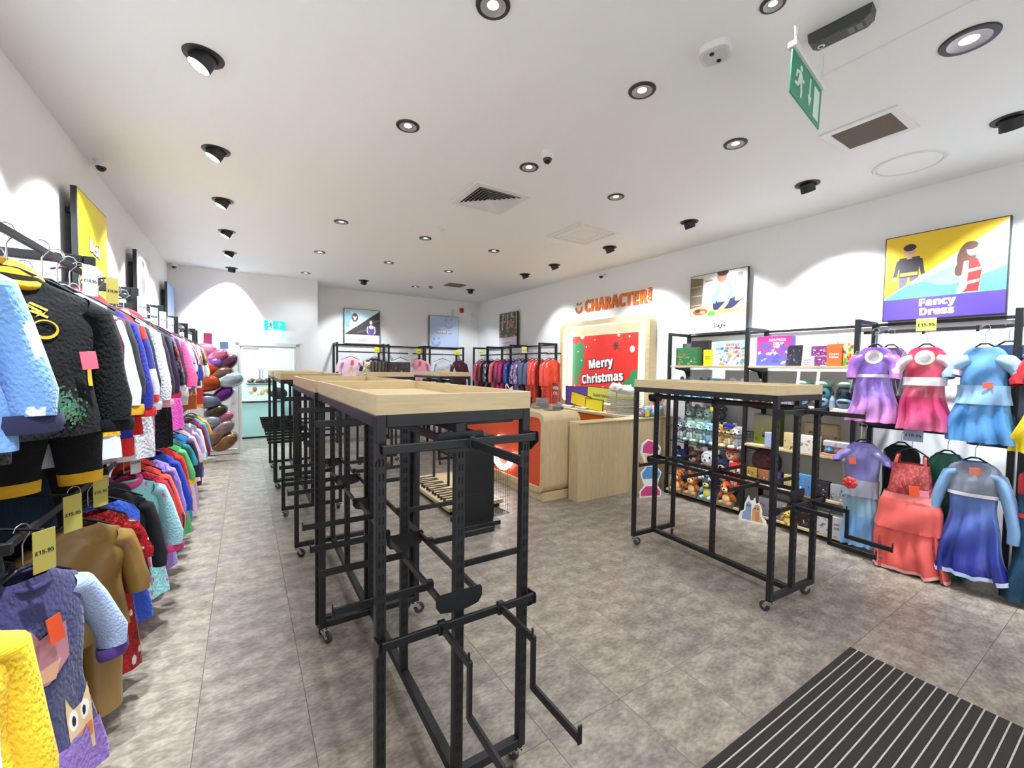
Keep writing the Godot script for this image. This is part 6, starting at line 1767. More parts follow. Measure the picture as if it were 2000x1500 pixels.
# ------------------------------------------------------------------ pay desk
func pay_desk() -> void:
	var orange := mat("orange laminate", col(214, 74, 32), .38)
	var inner := mat("deep orange laminate", col(206, 92, 16), .45)
	var x0 := 3.165
	var zn := -4.245
	var zf := -6.75
	var H := 1.13
	var dk := thing("pay_desk", "pale wooden pay desk with rounded corners, orange front panel and lit smile", "counter", Vector3(x0, 0, zn))
	var Lz := zn - zf
	# wooden shell: a rounded loop seen from the aisle, 0.62 m deep
	var outer := round_rect(Lz, H - 0.10, 0.12, 8)
	var inn := round_rect(Lz - 0.14, H - 0.24, 0.07, 8)
	put(dk, "shell", frame_mesh(outer, inn, 0.60), wood_up, Vector3(0.30, 0.10 + (H - 0.10) / 2, -Lz / 2), Vector3(0, -PI / 2, 0))
	put(dk, "front_panel", prism(round_rect(Lz - 0.14, H - 0.24, 0.07, 8), 0.03), orange, Vector3(0.045, 0.10 + (H - 0.10) / 2, -Lz / 2), Vector3(0, -PI / 2, 0))
	put(dk, "plinth", box_mesh(Vector3(0.56, 0.11, Lz - 0.03), .003), wood_up, Vector3(0.30, 0.055, -Lz / 2))
	bx(dk, "staff_side", Vector3(0.585, 0.56, -Lz / 2), Vector3(0.02, 0.86, Lz - 0.16), wood_up, .003)
	# the lit smile
	var lit := glow("smile light", col(255, 253, 246), 3.0)
	var arc := []
	for i in 15:
		var a := PI + PI * i / 14.0
		arc.append(Vector3(-0.006, 0.50 + sin(a) * 0.25, -0.985 + cos(a) * -0.25))
	put(dk, "smile_tube", tube_mesh(arc, 0.042, 10), lit)
	for e in [[-1.10, .655], [-0.83, .665]]:
		ball(dk, "smile_eye", Vector3(-0.004, e[1] + .02, e[0]), Vector3(.03, .036, .036), lit)
	var al := AreaLight3D.new()
	al.name = "smile_lamp"
	al.area_size = Vector2(0.46, 0.34)
	al.light_color = Color(1, .99, .97)
	al.light_energy = 0.5
	al.area_range = 6.0
	al.shadow_enabled = true
	dk.add_child(al)
	al.position = Vector3(-0.07, 0.45, -0.985)
	al.rotation = Vector3(0, PI / 2, 0)
	# low wall closing the staff side
	var lw := thing("counter_wall", "low pale wooden wall closing the pay desk enclosure towards the toys", "counter", Vector3(3.545, 0, -4.02))
	bx(lw, "panel", Vector3(0.905, 0.50, -0.012), Vector3(1.81, 1.0, 0.024), wood_up, .003)
	bx(lw, "end_return", Vector3(0.012, 0.50, -0.105), Vector3(0.024, 1.0, 0.16), wood_up, .003)
	bx(lw, "top_cap", Vector3(0.905, 1.009, -0.085), Vector3(1.81, 0.018, 0.20), wood, .003)
	bx(lw, "inner_panel", Vector3(0.905, 0.50, -0.178), Vector3(1.78, 1.0, 0.018), wood_up, .003)
	# back counter along the wall
	var bc := thing("back_counter", "back counter along the right wall with wooden top and orange front", "counter", Vector3(WR, 0, -4.25))
	bx(bc, "worktop", Vector3(-0.30, 0.985, -1.25), Vector3(0.60, 0.045, 2.5), wood, .004)
	bx(bc, "orange_front", Vector3(-0.57, 0.48, -1.55), Vector3(0.02, 0.95, 1.9), inner, .003)
	bx(bc, "wooden_front", Vector3(-0.57, 0.48, -0.30), Vector3(0.02, 0.95, 0.58), wood_up, .003)
	bx(bc, "carcass", Vector3(-0.28, 0.48, -1.25), Vector3(0.54, 0.95, 2.48), wood_up, .003)
	# lit frame with the Christmas poster
	var fz0 := -6.50
	var fz1 := -4.34
	var fh := 2.555
	var fr := thing("lit_surround", "rounded wooden wall frame with glowing white inner edge above the back counter", "frame", Vector3(WR, 0, (fz0 + fz1) / 2), -PI / 2)
	var fw := fz1 - fz0
	var fb := 1.012
	put(fr, "wooden_frame", frame_mesh(round_rect(fw, fh - fb, .14, 8), round_rect(fw - .16, fh - fb - .16, .09, 8), .16), wood, Vector3(0, (fh + fb) / 2, .08))
	put(fr, "backboard", prism(round_rect(fw - .15, fh - fb - .15, .09, 8), .012), mat("cream lit board", col(244, 242, 214), .8), Vector3(0, (fh + fb) / 2, .008))
	var strip := glow("white light strip", col(255, 252, 236), 2.6)
	put(fr, "light_strip", frame_mesh(round_rect(fw - .162, fh - fb - .162, .088, 8), round_rect(fw - .20, fh - fb - .20, .07, 8), .035), strip, Vector3(0, (fh + fb) / 2, .11))
	for s in [-1, 1]:
		var l := AreaLight3D.new()
		l.name = "strip_lamp"
		l.area_size = Vector2(0.10, fh - fb - .3)
		l.light_color = Color(1, .98, .90)
		l.light_energy = 0.16
		l.area_range = 5.0
		l.shadow_enabled = true
		fr.add_child(l)
		l.position = Vector3(s * (fw / 2 - .115), (fh + fb) / 2, .10)
		l.rotation = Vector3(0, PI * .22 * s, 0)
	var l2 := AreaLight3D.new()
	l2.name = "strip_lamp"
	l2.area_size = Vector2(fw - .3, 0.10)
	l2.light_color = Color(1, .98, .90)
	l2.light_energy = 0.18
	l2.area_range = 5.0
	l2.shadow_enabled = true
	fr.add_child(l2)
	l2.position = Vector3(0, fh - .115, .10)
	l2.rotation = Vector3(PI * -.30 + PI * .0, PI, 0)
	# the poster inside
	var img := Image.create(480, 300, false, Image.FORMAT_RGB8)
	img.fill(col(214, 44, 36))
	var green := col(44, 134, 84)
	for e in [[.02, .42, .10, .30], [.13, .26, .075, .17], [.06, .60, .10, .20], [.15, .50, .07, .09], [.07, .82, .05, .10], [.10, .42, .10, .2], [.97, .90, .17, .17], [1.0, .74, .10, .14], [.86, .95, .09, .08], [.90, .82, .06, .05]]:
		p_ell(img, e[0], e[1], e[2], e[3], green)
	for e in [[.17, .0, .035, .05], [.93, .27, .034, .055], [.24, .2, .012, .02], [.89, .06, .012, .02], [.10, .28, .008, .015], [.74, .03, .02, .025], [.05, .96, .02, .04]]:
		p_ell(img, e[0], e[1], e[2], e[3], col(240, 214, 206))
	for e in [[.38, .08], [.72, .93], [.16, .45]]:
		p_poly(img, star(Vector2(e[0], e[1]), .025, 4), col(240, 190, 150))
	for k in 4:
		var v := Vector2.from_angle(k * PI / 4) * Vector2(.052, .083)
		var wv := v.orthogonal().normalized() * Vector2(.009, .014)
		p_poly(img, PackedVector2Array([Vector2(.70, .20) - v - wv, Vector2(.70, .20) + v - wv, Vector2(.70, .20) + v + wv, Vector2(.70, .20) - v + wv]), col(84, 52, 56))
	p_poly(img, star(Vector2(.18, .90), .04, 5, -PI / 2), col(60, 70, 64))
	p_ell(img, .52, .96, .03, .05, col(240, 190, 190))
	var ps := thing("poster", "red Christmas poster with green blobs and snowflake inside the lit frame", "poster", Vector3(WR - .028, 1.80, -5.475), -PI / 2)
	bx(ps, "board", Vector3(0, 0, -.004), Vector3(1.60, 1.00, .008), mat("poster edge", col(190, 40, 34), .6), .001)
	put(ps, "print", prism([Vector2(-.797, -.497), Vector2(.797, -.497), Vector2(.797, .497), Vector2(-.797, .497)], .001), print_mat(img, .55), Vector3(0, 0, .001))
	outlined(ps, "Merry", .150, Vector3(-.04, .0, .003), .10)
	outlined(ps, "Christmas", .150, Vector3(-.01, -.26, .003), .10)
	# things standing on the back counter
	var yt := 1.008
	var edge := mat("dark sign frame", col(40, 40, 34), .5)
	sign_board("tall narrow yellow sign standing at the far end of the back counter", Vector3(WR - .34, yt, -6.62), -PI / 2, .20, .40, mat("acid yellow", col(206, 206, 60), .5), edge, "", mat("print dark olive", col(70, 70, 30), .6), 0)
	sign_board("tall red brown sign reading WIN £75 on the back counter", Vector3(WR - .36, yt, -6.36), -PI / 2, .20, .42, mat("red brown print", col(160, 70, 66), .5), mat("rose frame", col(206, 110, 100), .5), "WIN\n£75", mat("print white", col(240, 240, 238), .6), 0)
	sign_board("violet blue board leaning behind the yellow signs on the back counter", Vector3(WR - .16, yt, -5.93), -PI / 2, .72, .36, mat("violet print", col(82, 66, 150), .5), edge, "", mat("print white", col(240, 240, 238), .6), 0)
	sign_board("tilted golden yellow board leaning at the front of the back counter", Vector3(WR - .40, yt + .03, -5.62), -PI / 2, .50, .22, mat("golden print", col(226, 196, 36), .5), edge, "", mat("print white", col(240, 240, 238), .6), -.16)
	sign_board("wide lime yellow board reading Great Value on the back counter", Vector3(WR - .30, yt + .14, -5.20), -PI / 2, .68, .24, mat("lime print", col(206, 206, 84), .5), edge, "Great Value", mat("print dark olive", col(70, 70, 30), .6), -.03)
	sign_board("plain bright yellow board below the Great Value board", Vector3(WR - .44, yt + .0, -5.22), -PI / 2, .42, .19, mat("bright yellow board", col(222, 206, 36), .5), edge, "", mat("print dark olive", col(70, 70, 30), .6), -.04)
	sign_board("pale yellow board at the back behind the stacked wire baskets", Vector3(WR - .16, yt, -4.86), -PI / 2, .50, .30, mat("lime print", col(206, 206, 84), .5), edge, "", mat("print dark olive", col(70, 70, 30), .6), 0)
	for e in [[-5.9, .30, "sheaf of white paper lying at the far end of the back counter"], [-5.45, .16, "folded white sheet lying at the edge of the back counter"]]:
		var pp := thing("paper", e[2], "paper", Vector3(WR - .48, yt, e[0]), .2)
		for k in 4:
			bx(pp, "sheet", Vector3(0.004 * k, .006 + k * .007, .005 * k), Vector3(.14, .004, e[1]), mat("paper white", col(236, 234, 228), .8), .001, Vector3(0, .08 * k, 0))
	# stacked wire baskets with tissue on top
	for k in 4:
		var g := thing("shopping_basket", "white wire basket %s in the stack on the back counter" % ["at the bottom", "second from the bottom", "third from the bottom", "on top, holding tissue,"][k], "basket", Vector3(WR - .40, yt + .002 + k * .058, -4.60), 0.0, "stacked white wire baskets")
		wire_tub(g, .34, .40, .20 if k == 3 else .16, mat("white wire", col(206, 206, 204), .4, .3), 18)
	var ts := thing("tissue_paper", "crumpled white tissue paper heaped in the top wire basket", "paper", Vector3(WR - .40, yt + .33, -4.60))
	for k in 7:
		var q := Vector3(sin(k * 2.4) * .09, .03 + .022 * (k % 3), cos(k * 1.7) * .11)
		put(ts, "crumpled_sheet", surface(10, 8, func(u: float, v: float) -> Array:
			var a := u * TAU
			var b := (v - .5) * PI
			var r := .07 + .022 * sin(a * 3 + k) * cos(b * 4 + k * 2)
			return [Vector3(cos(a) * cos(b) * r * 1.2, sin(b) * r * .75, sin(a) * cos(b) * r), Vector2(u, v)]), mat("paper white", col(236, 234, 228), .8), q, Vector3(k, k * 1.3, 0))
	# things on the near end of the low wall
	var bb := thing("toy_basket", "wire basket of pastel pink and blue toys on the low wooden wall", "basket", Vector3(4.98, 1.018, -4.10))
	wire_tub(bb, .46, .16, .14, mat("grey wire", col(150, 150, 150), .4, .5), 16)
	var past := [cloth(196, 150, 200, "fleece"), cloth(150, 200, 222, "fleece"), cloth(226, 190, 206, "fleece")]
	for k in 8:
		var t := thing("plush_toy", "%s pastel plush ball in the basket on the low wall" % ["lilac far left", "blue second", "pink third", "lilac fourth", "blue fifth", "pink sixth", "lilac seventh", "blue last"][k], "soft toy", Vector3(4.79 + k * .052, 1.07 + .055 * (k % 2), -4.10 + .03 * sin(k * 2.0)), 0, "pastel plush balls")
		ball(t, "body", Vector3.ZERO, Vector3(.05, .046, .05), past[k % 3])
		for s in [-1, 1]:
			ball(t, "ear", Vector3(s * .028, .04, 0), Vector3(.014, .02, .01), past[k % 3])
	bx(thing("price_card", "yellow price card on the pastel toy basket", "price tag", Vector3(4.80, 1.08, -4.01)), "card", Vector3.ZERO, Vector3(.08, .09, .002), mat("bright yellow ticket", col(238, 222, 40), .45), .0005)
	carton("picture_box", "tall cream doll box with pink edge standing at the wall end of the low wall", "box", Vector3(5.20, 1.018, -4.12), 0, Vector3(.20, .34, .08), art(71, [col(240, 226, 196), col(226, 190, 170)], [col(200, 120, 90), col(150, 60, 100), col(240, 230, 220)], 128, 14), mat("rose card", col(180, 60, 110), .6))
	# things on the pay desk
	for e in [[3.50, -4.52, 0.1, "small grey wire basket nearest the corner of the pay desk", .17, .14, .085], [3.52, -4.82, -.2, "second grey wire basket on the pay desk, with slips of paper", .20, .15, .07]]:
		var g := thing("desk_basket", e[3], "basket", Vector3(e[0], H, e[1]), e[2], "grey wire baskets on the pay desk")
		wire_tub(g, e[4], e[5], e[6], mat("grey wire", col(150, 150, 150), .4, .5), 10)
	carton("card_reader", "black card reader on a stand on the pay desk", "card reader", Vector3(3.44, H, -5.02), -1.2, Vector3(.085, .15, .05), mat("reader screen", col(70, 66, 70), .3), black_plastic, {"lean": -.3})
	carton("small_pack", "small grey box behind the wire baskets on the pay desk", "box", Vector3(3.66, H, -4.92), -.6, Vector3(.12, .14, .10), mat("grey print", col(150, 150, 150), .6), mat("grey card", col(120, 120, 122), .6))
	carton("small_pack", "pale box beside the small grey one on the pay desk", "box", Vector3(3.72, H, -5.12), -.6, Vector3(.09, .12, .10), mat("pale print", col(196, 196, 192), .6), mat("pale card", col(200, 200, 196), .6))
	var gr := mat("dark grey plastic", col(92, 92, 96), .5)
	var tp := thing("tape_dispenser", "dark grey tape dispenser by the wire baskets on the pay desk", "tape dispenser", Vector3(3.68, H, -4.62), .5)
	bx(tp, "base", Vector3(0, .02, 0), Vector3(.07, .04, .15), gr, .01)
	cyl(tp, "reel", Vector3(0, .065, .02), .04, .025, mat("clear tape", col(170, 170, 172), .3), Vector3(0, 0, PI / 2))
	carton("card_sign", "small olive price sign standing on the pay desk", "sign", Vector3(3.42, H, -5.24), -1.0, Vector3(.10, .17, .01), mat("olive print", col(190, 180, 96), .5), mat("olive print", col(190, 180, 96), .5))
	var cut := thing("cutout_stand", "small white-edged dark red cutout standing on the pay desk", "cardboard cutout", Vector3(3.42, H, -5.48), -1.1)
	put(cut, "card", prism([Vector2(-.08, 0), Vector2(.07, 0), Vector2(.05, .10), Vector2(.06, .22), Vector2(.05, .29), Vector2(.0, .25), Vector2(-.05, .33), Vector2(-.075, .30), Vector2(-.06, .12)], .006), mat("print white", col(240, 240, 238), .6))
	put(cut, "dark_print", prism([Vector2(-.065, .015), Vector2(.055, .015), Vector2(.038, .10), Vector2(.046, .22), Vector2(.0, .235), Vector2(-.05, .30), Vector2(-.06, .28), Vector2(-.045, .12)], .001), mat("print dark red", col(74, 24, 28), .6), Vector3(0, 0, .0036))


func sign_board(label: String, at: Vector3, turn: float, w: float, h: float, m: Material, edge: Material, txt: String, tm: Material, roll: float) -> void:
	var g := thing("sign_board", label, "sign", at, turn)
	g.rotation.z = roll
	bx(g, "board", Vector3(0, h / 2, 0), Vector3(w, h, .012), m, .002)
	put(g, "edge_frame", frame_mesh(round_rect(w + .004, h + .004, .006, 2), round_rect(w - .016, h - .016, .004, 2), .016), edge, Vector3(0, h / 2, 0))
	var lines := txt.split("\n", false)
	for i in lines.size():
		var cap := minf(h * .2, w * .9 / maxf(lines[i].length(), 1.0))
		words(g, "lettering", lines[i], cap, .001, tm, Vector3(0, h * (.75 if lines.size() > 1 else .42) - i * cap * 1.7, .0072))


func wire_tub(g: Node, w: float, d: float, h: float, m: Material, n: int) -> void:
	put(g, "rim", tube_mesh([Vector3(-w / 2, h, -d / 2), Vector3(w / 2, h, -d / 2), Vector3(w / 2, h, d / 2), Vector3(-w / 2, h, d / 2)], .004, 6, true), m)
	put(g, "foot_rim", tube_mesh([Vector3(-w / 2, .004, -d / 2), Vector3(w / 2, .004, -d / 2), Vector3(w / 2, .004, d / 2), Vector3(-w / 2, .004, d / 2)], .003, 6, true), m)
	var l := []
	for k in n:
		var t := k / float(n - 1) - .5
		for s in [-.5, .5]:
			l.append([Vector3(t * w, h / 2, s * d), Vector3(.002, h, .002)])
			l.append([Vector3(s * w, h / 2, t * d), Vector3(.002, h, .002)])
		l.append([Vector3(t * w, .004, 0), Vector3(.002, .002, d)])
		l.append([Vector3(0, .004, t * d), Vector3(w, .002, .002)])
	for k in 4:
		for s in [-.5, .5]:
			l.append([Vector3(0, h * (k + 1) / 5.0, s * d), Vector3(w, .0025, .0025)])
			l.append([Vector3(s * w, h * (k + 1) / 5.0, 0), Vector3(.0025, .0025, d)])
	var o := put(g, "wire_mesh", boxes_mesh(l), m)
	o.set_meta("kind", "stuff")


# white letters with a dark block shadow, as printed
func outlined(parent: Node, s: String, cap: float, at: Vector3, tilt: float, dark := col(40, 26, 34), light := col(240, 240, 238)) -> void:
	var dm := mat("block shadow %s" % dark, dark, .6)
	var lm := mat("block letter %s" % light, light, .6)
	var k := cap * 0.055
	var z := 0.0
	for d in [Vector2(3.0, -3.0), Vector2(2.0, -2.0), Vector2(0, -2.2), Vector2(-1.6, 1.6), Vector2(1.6, 1.6), Vector2(-1.6, -1.6)]:
		words(parent, "lettering_shadow", s, cap, .0004, dm, at + Vector3(d.x * k, d.y * k, z), Vector3(0, 0, tilt))
		z += .0005
	for d in [Vector2(.6, .5), Vector2(-.6, -.5), Vector2(.6, -.5), Vector2(-.6, .5)]:
		words(parent, "lettering", s, cap, .0004, lm, at + Vector3(d.x * k, d.y * k, z), Vector3(0, 0, tilt))
		z += .0005


# ------------------------------------------------------------------ posters and wall letters
func poster(label: String, at: Vector3, turn: float, img: Image, gap := 0.05, s := 0.80) -> Node3D:
	var g := thing("poster", label, "poster", at, turn)
	bx(g, "frame", Vector3(0, 0, gap + .018), Vector3(s, s, .036), mat("thin black frame", col(34, 34, 36), .5), .002)
	put(g, "print", prism([Vector2(-s / 2 + .009, -s / 2 + .009), Vector2(s / 2 - .009, -s / 2 + .009), Vector2(s / 2 - .009, s / 2 - .009), Vector2(-s / 2 + .009, s / 2 - .009)], .0012), print_mat(img, .45), Vector3(0, 0, gap + .0368))
	for t in [-1, 1]:
		bx(g, "wall_fixing", Vector3(t * .25, .25, gap / 2), Vector3(.04, .04, gap), mat("thin black frame", col(34, 34, 36), .5), .002)
	return g


func person(img: Image, x: float, y: float, h: float, skin_: Color, hair: Color, top: Color, legs: Color, long_hair: bool) -> void:
	# a child standing, feet at y + h
	var u := h / 6.0
	for s in [-1, 1]:
		p_poly(img, PackedVector2Array([Vector2(x + s * .05 * u, y + 3.2 * u), Vector2(x + s * .75 * u, y + 3.2 * u), Vector2(x + s * .70 * u, y + 5.9 * u), Vector2(x + s * .25 * u, y + 5.9 * u)]), legs)
		p_poly(img, PackedVector2Array([Vector2(x + s * .6 * u, y + 1.45 * u), Vector2(x + s * 1.0 * u, y + 1.7 * u), Vector2(x + s * 1.25 * u, y + 3.3 * u), Vector2(x + s * .95 * u, y + 3.35 * u)]), top)
		p_ell(img, x + s * 1.1 * u, y + 3.45 * u, .17 * u, .2 * u, skin_)
	p_poly(img, PackedVector2Array([Vector2(x - .8 * u, y + 1.4 * u), Vector2(x + .8 * u, y + 1.4 * u), Vector2(x + .75 * u, y + 3.4 * u), Vector2(x - .75 * u, y + 3.4 * u)]), top)
	if long_hair:
		p_ell(img, x, y + .95 * u, .72 * u, 1.05 * u, hair)
	p_poly(img, PackedVector2Array([Vector2(x - .18 * u, y + 1.1 * u), Vector2(x + .18 * u, y + 1.1 * u), Vector2(x + .22 * u, y + 1.55 * u), Vector2(x - .22 * u, y + 1.55 * u)]), skin_)
	p_ell(img, x, y + .72 * u, .46 * u, .56 * u, skin_)
	p_ell(img, x, y + .40 * u, .50 * u, .34 * u, hair)
	for s in [-1, 1]:
		p_ell(img, x + s * .17 * u, y + .72 * u, .05 * u, .05 * u, hair.darkened(.4))
	p_ell(img, x, y + .98 * u, .13 * u, .035 * u, skin_.darkened(.3))


func posters() -> void:
	var N := 320
	var fmt := Image.FORMAT_RGB8
	var yc := 2.595
	var R := -PI / 2
	var sk := col(228, 178, 146)
	# Fancy dress
	var a := Image.create(N, N, false, fmt)
	p_grad(a, Rect2(0, 0, 1, 1), col(238, 196, 40), col(244, 226, 40))
	p_poly(a, PackedVector2Array([Vector2(.45, .2), Vector2(.62, .12), Vector2(.8, .18), Vector2(.62, .3)]), col(230, 190, 30))
	person(a, .22, .10, .70, col(222, 176, 150), col(60, 44, 40), col(66, 60, 66), col(110, 100, 118), false)
	p_poly(a, PackedVector2Array([Vector2(.14, .44), Vector2(.30, .44), Vector2(.30, .48), Vector2(.14, .48)]), col(206, 170, 90))
	p_poly(a, PackedVector2Array([Vector2(1, .02), Vector2(1, 1), Vector2(0, 1), Vector2(0, .73)]), col(196, 226, 240))
	p_poly(a, PackedVector2Array([Vector2(1, .36), Vector2(1, 1), Vector2(0, 1), Vector2(0, .76), Vector2(.3, .58), Vector2(.5, .47), Vector2(.75, .37)]), col(130, 206, 236))
	p_poly(a, PackedVector2Array([Vector2(1, .50), Vector2(1, 1), Vector2(0, 1), Vector2(0, .75), Vector2(.2, .60), Vector2(.36, .57), Vector2(.46, .62), Vector2(.60, .64), Vector2(.80, .58)]), col(88, 190, 232))
	p_ell(a, .70, .34, .075, .15, col(92, 58, 48), .15)
	p_ell(a, .665, .46, .05, .10, col(92, 58, 48), .3)
	p_ell(a, .745, .285, .048, .066, sk)
	p_ell(a, .725, .235, .06, .045, col(92, 58, 48))
	p_poly(a, PackedVector2Array([Vector2(.70, .40), Vector2(.78, .38), Vector2(.82, .50), Vector2(.80, .74), Vector2(.68, .74)]), col(206, 44, 44))
	p_poly(a, PackedVector2Array([Vector2(.69, .50), Vector2(.815, .48), Vector2(.81, .51), Vector2(.69, .535)]), col(236, 226, 214))
	p_poly(a, PackedVector2Array([Vector2(.685, .63), Vector2(.805, .61), Vector2(.80, .64), Vector2(.685, .665)]), col(236, 226, 214))
	p_poly(a, PackedVector2Array([Vector2(.68, .40), Vector2(.72, .40), Vector2(.71, .70), Vector2(.66, .76), Vector2(.63, .74), Vector2(.66, .62)]), sk)
	a.fill_rect(Rect2i(0, int(N * .755), N, N), col(82, 60, 160))
	var f := poster("square fancy dress poster with two children on yellow and blue above the costume dresses", Vector3(WR, yc, -1.19), R, a)
	for q in [["Fancy", -.245], ["Dress", -.330]]:
		var lift := .0878
		for d in [Vector2(.003, .002), Vector2(-.003, -.002), Vector2(.003, -.002), Vector2(-.003, .002)]:
			words(f, "lettering", q[0], .062, .0004, mat("print white", col(240, 240, 238), .6), Vector3(-.02 + d.x, q[1] + d.y, lift), Vector3(0, 0, .02))
			lift += .0005
	# Toys
	var b := Image.create(N, N, false, fmt)
	p_grad(b, Rect2(0, 0, 1, 1), col(222, 214, 208), col(206, 196, 188))
	p_poly(b, PackedVector2Array([Vector2(0, .02), Vector2(.24, .06), Vector2(.22, .56), Vector2(0, .56)]), col(112, 96, 76))
	for y in [.18, .34, .5]:
		b.fill_rect(Rect2i(4, int(N * y), 64, 6), col(170, 156, 136))
	p_poly(b, PackedVector2Array([Vector2(.0, .56), Vector2(.3, .52), Vector2(1, .56), Vector2(1, .70), Vector2(0, .70)]), col(200, 168, 136))
	for e in [[.84, .06, .93, .15], [.27, .1, .42, .13]]:
		p_poly(b, PackedVector2Array([Vector2(e[0], e[1]), Vector2(e[2], e[1]), Vector2(e[2], e[3]), Vector2(e[0], e[3])]), col(160, 152, 146))
	p_poly(b, PackedVector2Array([Vector2(.42, .48), Vector2(.74, .46), Vector2(.92, .42), Vector2(.95, .48), Vector2(.80, .60), Vector2(.70, .64), Vector2(.44, .62)]), col(44, 46, 84))
	p_ell(b, .88, .46, .08, .045, col(206, 202, 190), -.4)
	p_poly(b, PackedVector2Array([Vector2(.52, .16), Vector2(.68, .14), Vector2(.72, .30), Vector2(.70, .50), Vector2(.50, .50), Vector2(.51, .3)]), col(146, 166, 218))
	p_poly(b, PackedVector2Array([Vector2(.54, .17), Vector2(.50, .24), Vector2(.41, .50), Vector2(.47, .52), Vector2(.55, .32)]), col(120, 148, 214))
	p_poly(b, PackedVector2Array([Vector2(.67, .15), Vector2(.75, .24), Vector2(.78, .38), Vector2(.70, .52), Vector2(.65, .50), Vector2(.71, .37)]), col(120, 148, 214))
	p_ell(b, .61, .36, .06, .08, col(206, 200, 206))
	p_poly(b, PackedVector2Array([Vector2(.66, .49), Vector2(.71, .52), Vector2(.62, .63), Vector2(.53, .66), Vector2(.52, .62)]), col(220, 160, 124))
	p_ell(b, .575, .075, .085, .105, col(186, 120, 92))
	p_ell(b, .59, .015, .10, .055, col(70, 44, 36))
	p_poly(b, PackedVector2Array([Vector2(.3, .66), Vector2(.6, .62), Vector2(.96, .64), Vector2(.72, .67), Vector2(.4, .70)]), col(226, 170, 100))
	p_ell(b, .19, .63, .14, .055, col(150, 90, 56))
	p_ell(b, .14, .61, .05, .03, col(76, 50, 40))
	p_ell(b, .24, .64, .05, .025, col(224, 160, 110))
	p_ell(b, .40, .68, .07, .045, col(92, 186, 74))
	p_grad(b, Rect2(0, .72, 1, .28), col(206, 216, 238), col(232, 238, 246))
	var t := poster("square toys poster with a seated boy playing, above the toy baskets", Vector3(WR, yc, -3.315), R, b)
	outlined(t, "Toys", .060, Vector3(.03, -.285, .0878), .06)
	# woodland runners
	var c := Image.create(N, N, false, fmt)
	c.fill(col(106, 98, 76))
	var g := RandomNumberGenerator.new()
	g.seed = 3
	for i in 240:
		p_ell(c, g.randf(), g.randf() * .72, .02 + .03 * g.randf(), .012 + .02 * g.randf(), [col(80, 72, 54), col(136, 126, 92), col(170, 166, 140), col(64, 70, 50), col(90, 70, 60)][i % 5], g.randf() * 3)
	for i in 8:
		p_poly(c, PackedVector2Array([Vector2(.05 + i * .13, 0), Vector2(.075 + i * .13, 0), Vector2(.085 + i * .13, .5), Vector2(.045 + i * .13, .5)]), col(210, 204, 186) if i % 2 else col(80, 66, 52))
	person(c, .30, .16, .52, sk, col(60, 44, 40), col(84, 76, 96), col(70, 64, 84), true)
	person(c, .68, .14, .54, sk, col(90, 60, 46), col(206, 96, 112), col(76, 70, 80), true)
	c.fill_rect(Rect2i(0, int(N * .73), N, N), col(232, 212, 234))
	var pw := poster("square poster of two people in woodland with a pink strip on the far right wall", Vector3(WR, yc, -8.56), R, c)
	bx(pw, "caption_bar", Vector3(0, -.27, .0876), Vector3(.34, .055, .0008), mat("print white", col(240, 240, 238), .6), .0002, Vector3(0, 0, .06))
	bx(pw, "caption_shadow", Vector3(.004, -.302, .0876), Vector3(.34, .010, .0008), mat("print dark", col(40, 36, 44), .6), .0002, Vector3(0, 0, .06))
	# back wall: adults
	var d := Image.create(N, N, false, fmt)
	p_grad(d, Rect2(0, 0, 1, 1), col(186, 216, 230), col(214, 240, 240), true)
	p_ell(d, .10, .3, .12, .25, col(132, 176, 204))
	person(d, .29, .12, .75, col(236, 206, 190), col(84, 72, 66), col(240, 240, 240), col(222, 184, 146), true)
	p_poly(d, PackedVector2Array([Vector2(1, .02), Vector2(1, .74), Vector2(0, .74)]), col(66, 62, 62))
	p_poly(d, PackedVector2Array([Vector2(.35, .66), Vector2(.75, .52), Vector2(.75, .56), Vector2(.35, .70)]), col(110, 100, 96))
	p_poly(d, PackedVector2Array([Vector2(.82, .32), Vector2(1, .26), Vector2(1, .30), Vector2(.82, .36)]), col(120, 116, 112))
	p_ell(d, .75, .36, .045, .06, col(236, 212, 206))
	p_poly(d, PackedVector2Array([Vector2(.67, .46), Vector2(.84, .46), Vector2(.86, .74), Vector2(.65, .74)]), col(96, 78, 150))
	p_ell(d, .76, .50, .07, .06, col(226, 220, 232))
	for s in [-1, 1]:
		p_poly(d, PackedVector2Array([Vector2(.755 + s * .085, .47), Vector2(.755 + s * .12, .50), Vector2(.755 + s * .13, .66), Vector2(.755 + s * .07, .72), Vector2(.755 + s * .10, .62)]), col(236, 212, 206))
	d.fill_rect(Rect2i(0, int(N * .74), N, N), col(236, 226, 238))
	var pa := poster("square adults poster split diagonally white and dark on the back wall", Vector3(2.31, yc, ZR), 0.0, d)
	outlined(pa, "Adults", .048, Vector3(0, -.295, .0878), .04, col(120, 116, 124))
	# New in
	var e := Image.create(N, N, false, fmt)
	e.fill(col(190, 206, 238))
	var deep := col(150, 174, 216)
	for q in [[.66, .22, .30], [.22, .84, .26]]:
		p_ell(e, q[0], q[1], q[2] * .62, q[2] * .62, deep)
		p_ell(e, q[0], q[1] - q[2] * .12, q[2] * .40, q[2] * .42, col(190, 206, 238))
		e.fill_rect(Rect2i(int((q[0] - q[2]) * N), int(maxf(q[1] - q[2], 0.0) * N), int(q[2] * 2 * N), int((q[2] - .02) * N)), col(190, 206, 238))
		p_ell(e, q[0] - q[2] * .28, q[1] - q[2] * .36, .045, .055, deep)
		p_ell(e, q[0] + q[2] * .36, q[1] - q[2] * .42, .05, .03, deep, -.5)
	var pn := poster("square pale blue New in poster with smile shapes on the back wall", Vector3(4.34, yc, ZR), 0.0, e)
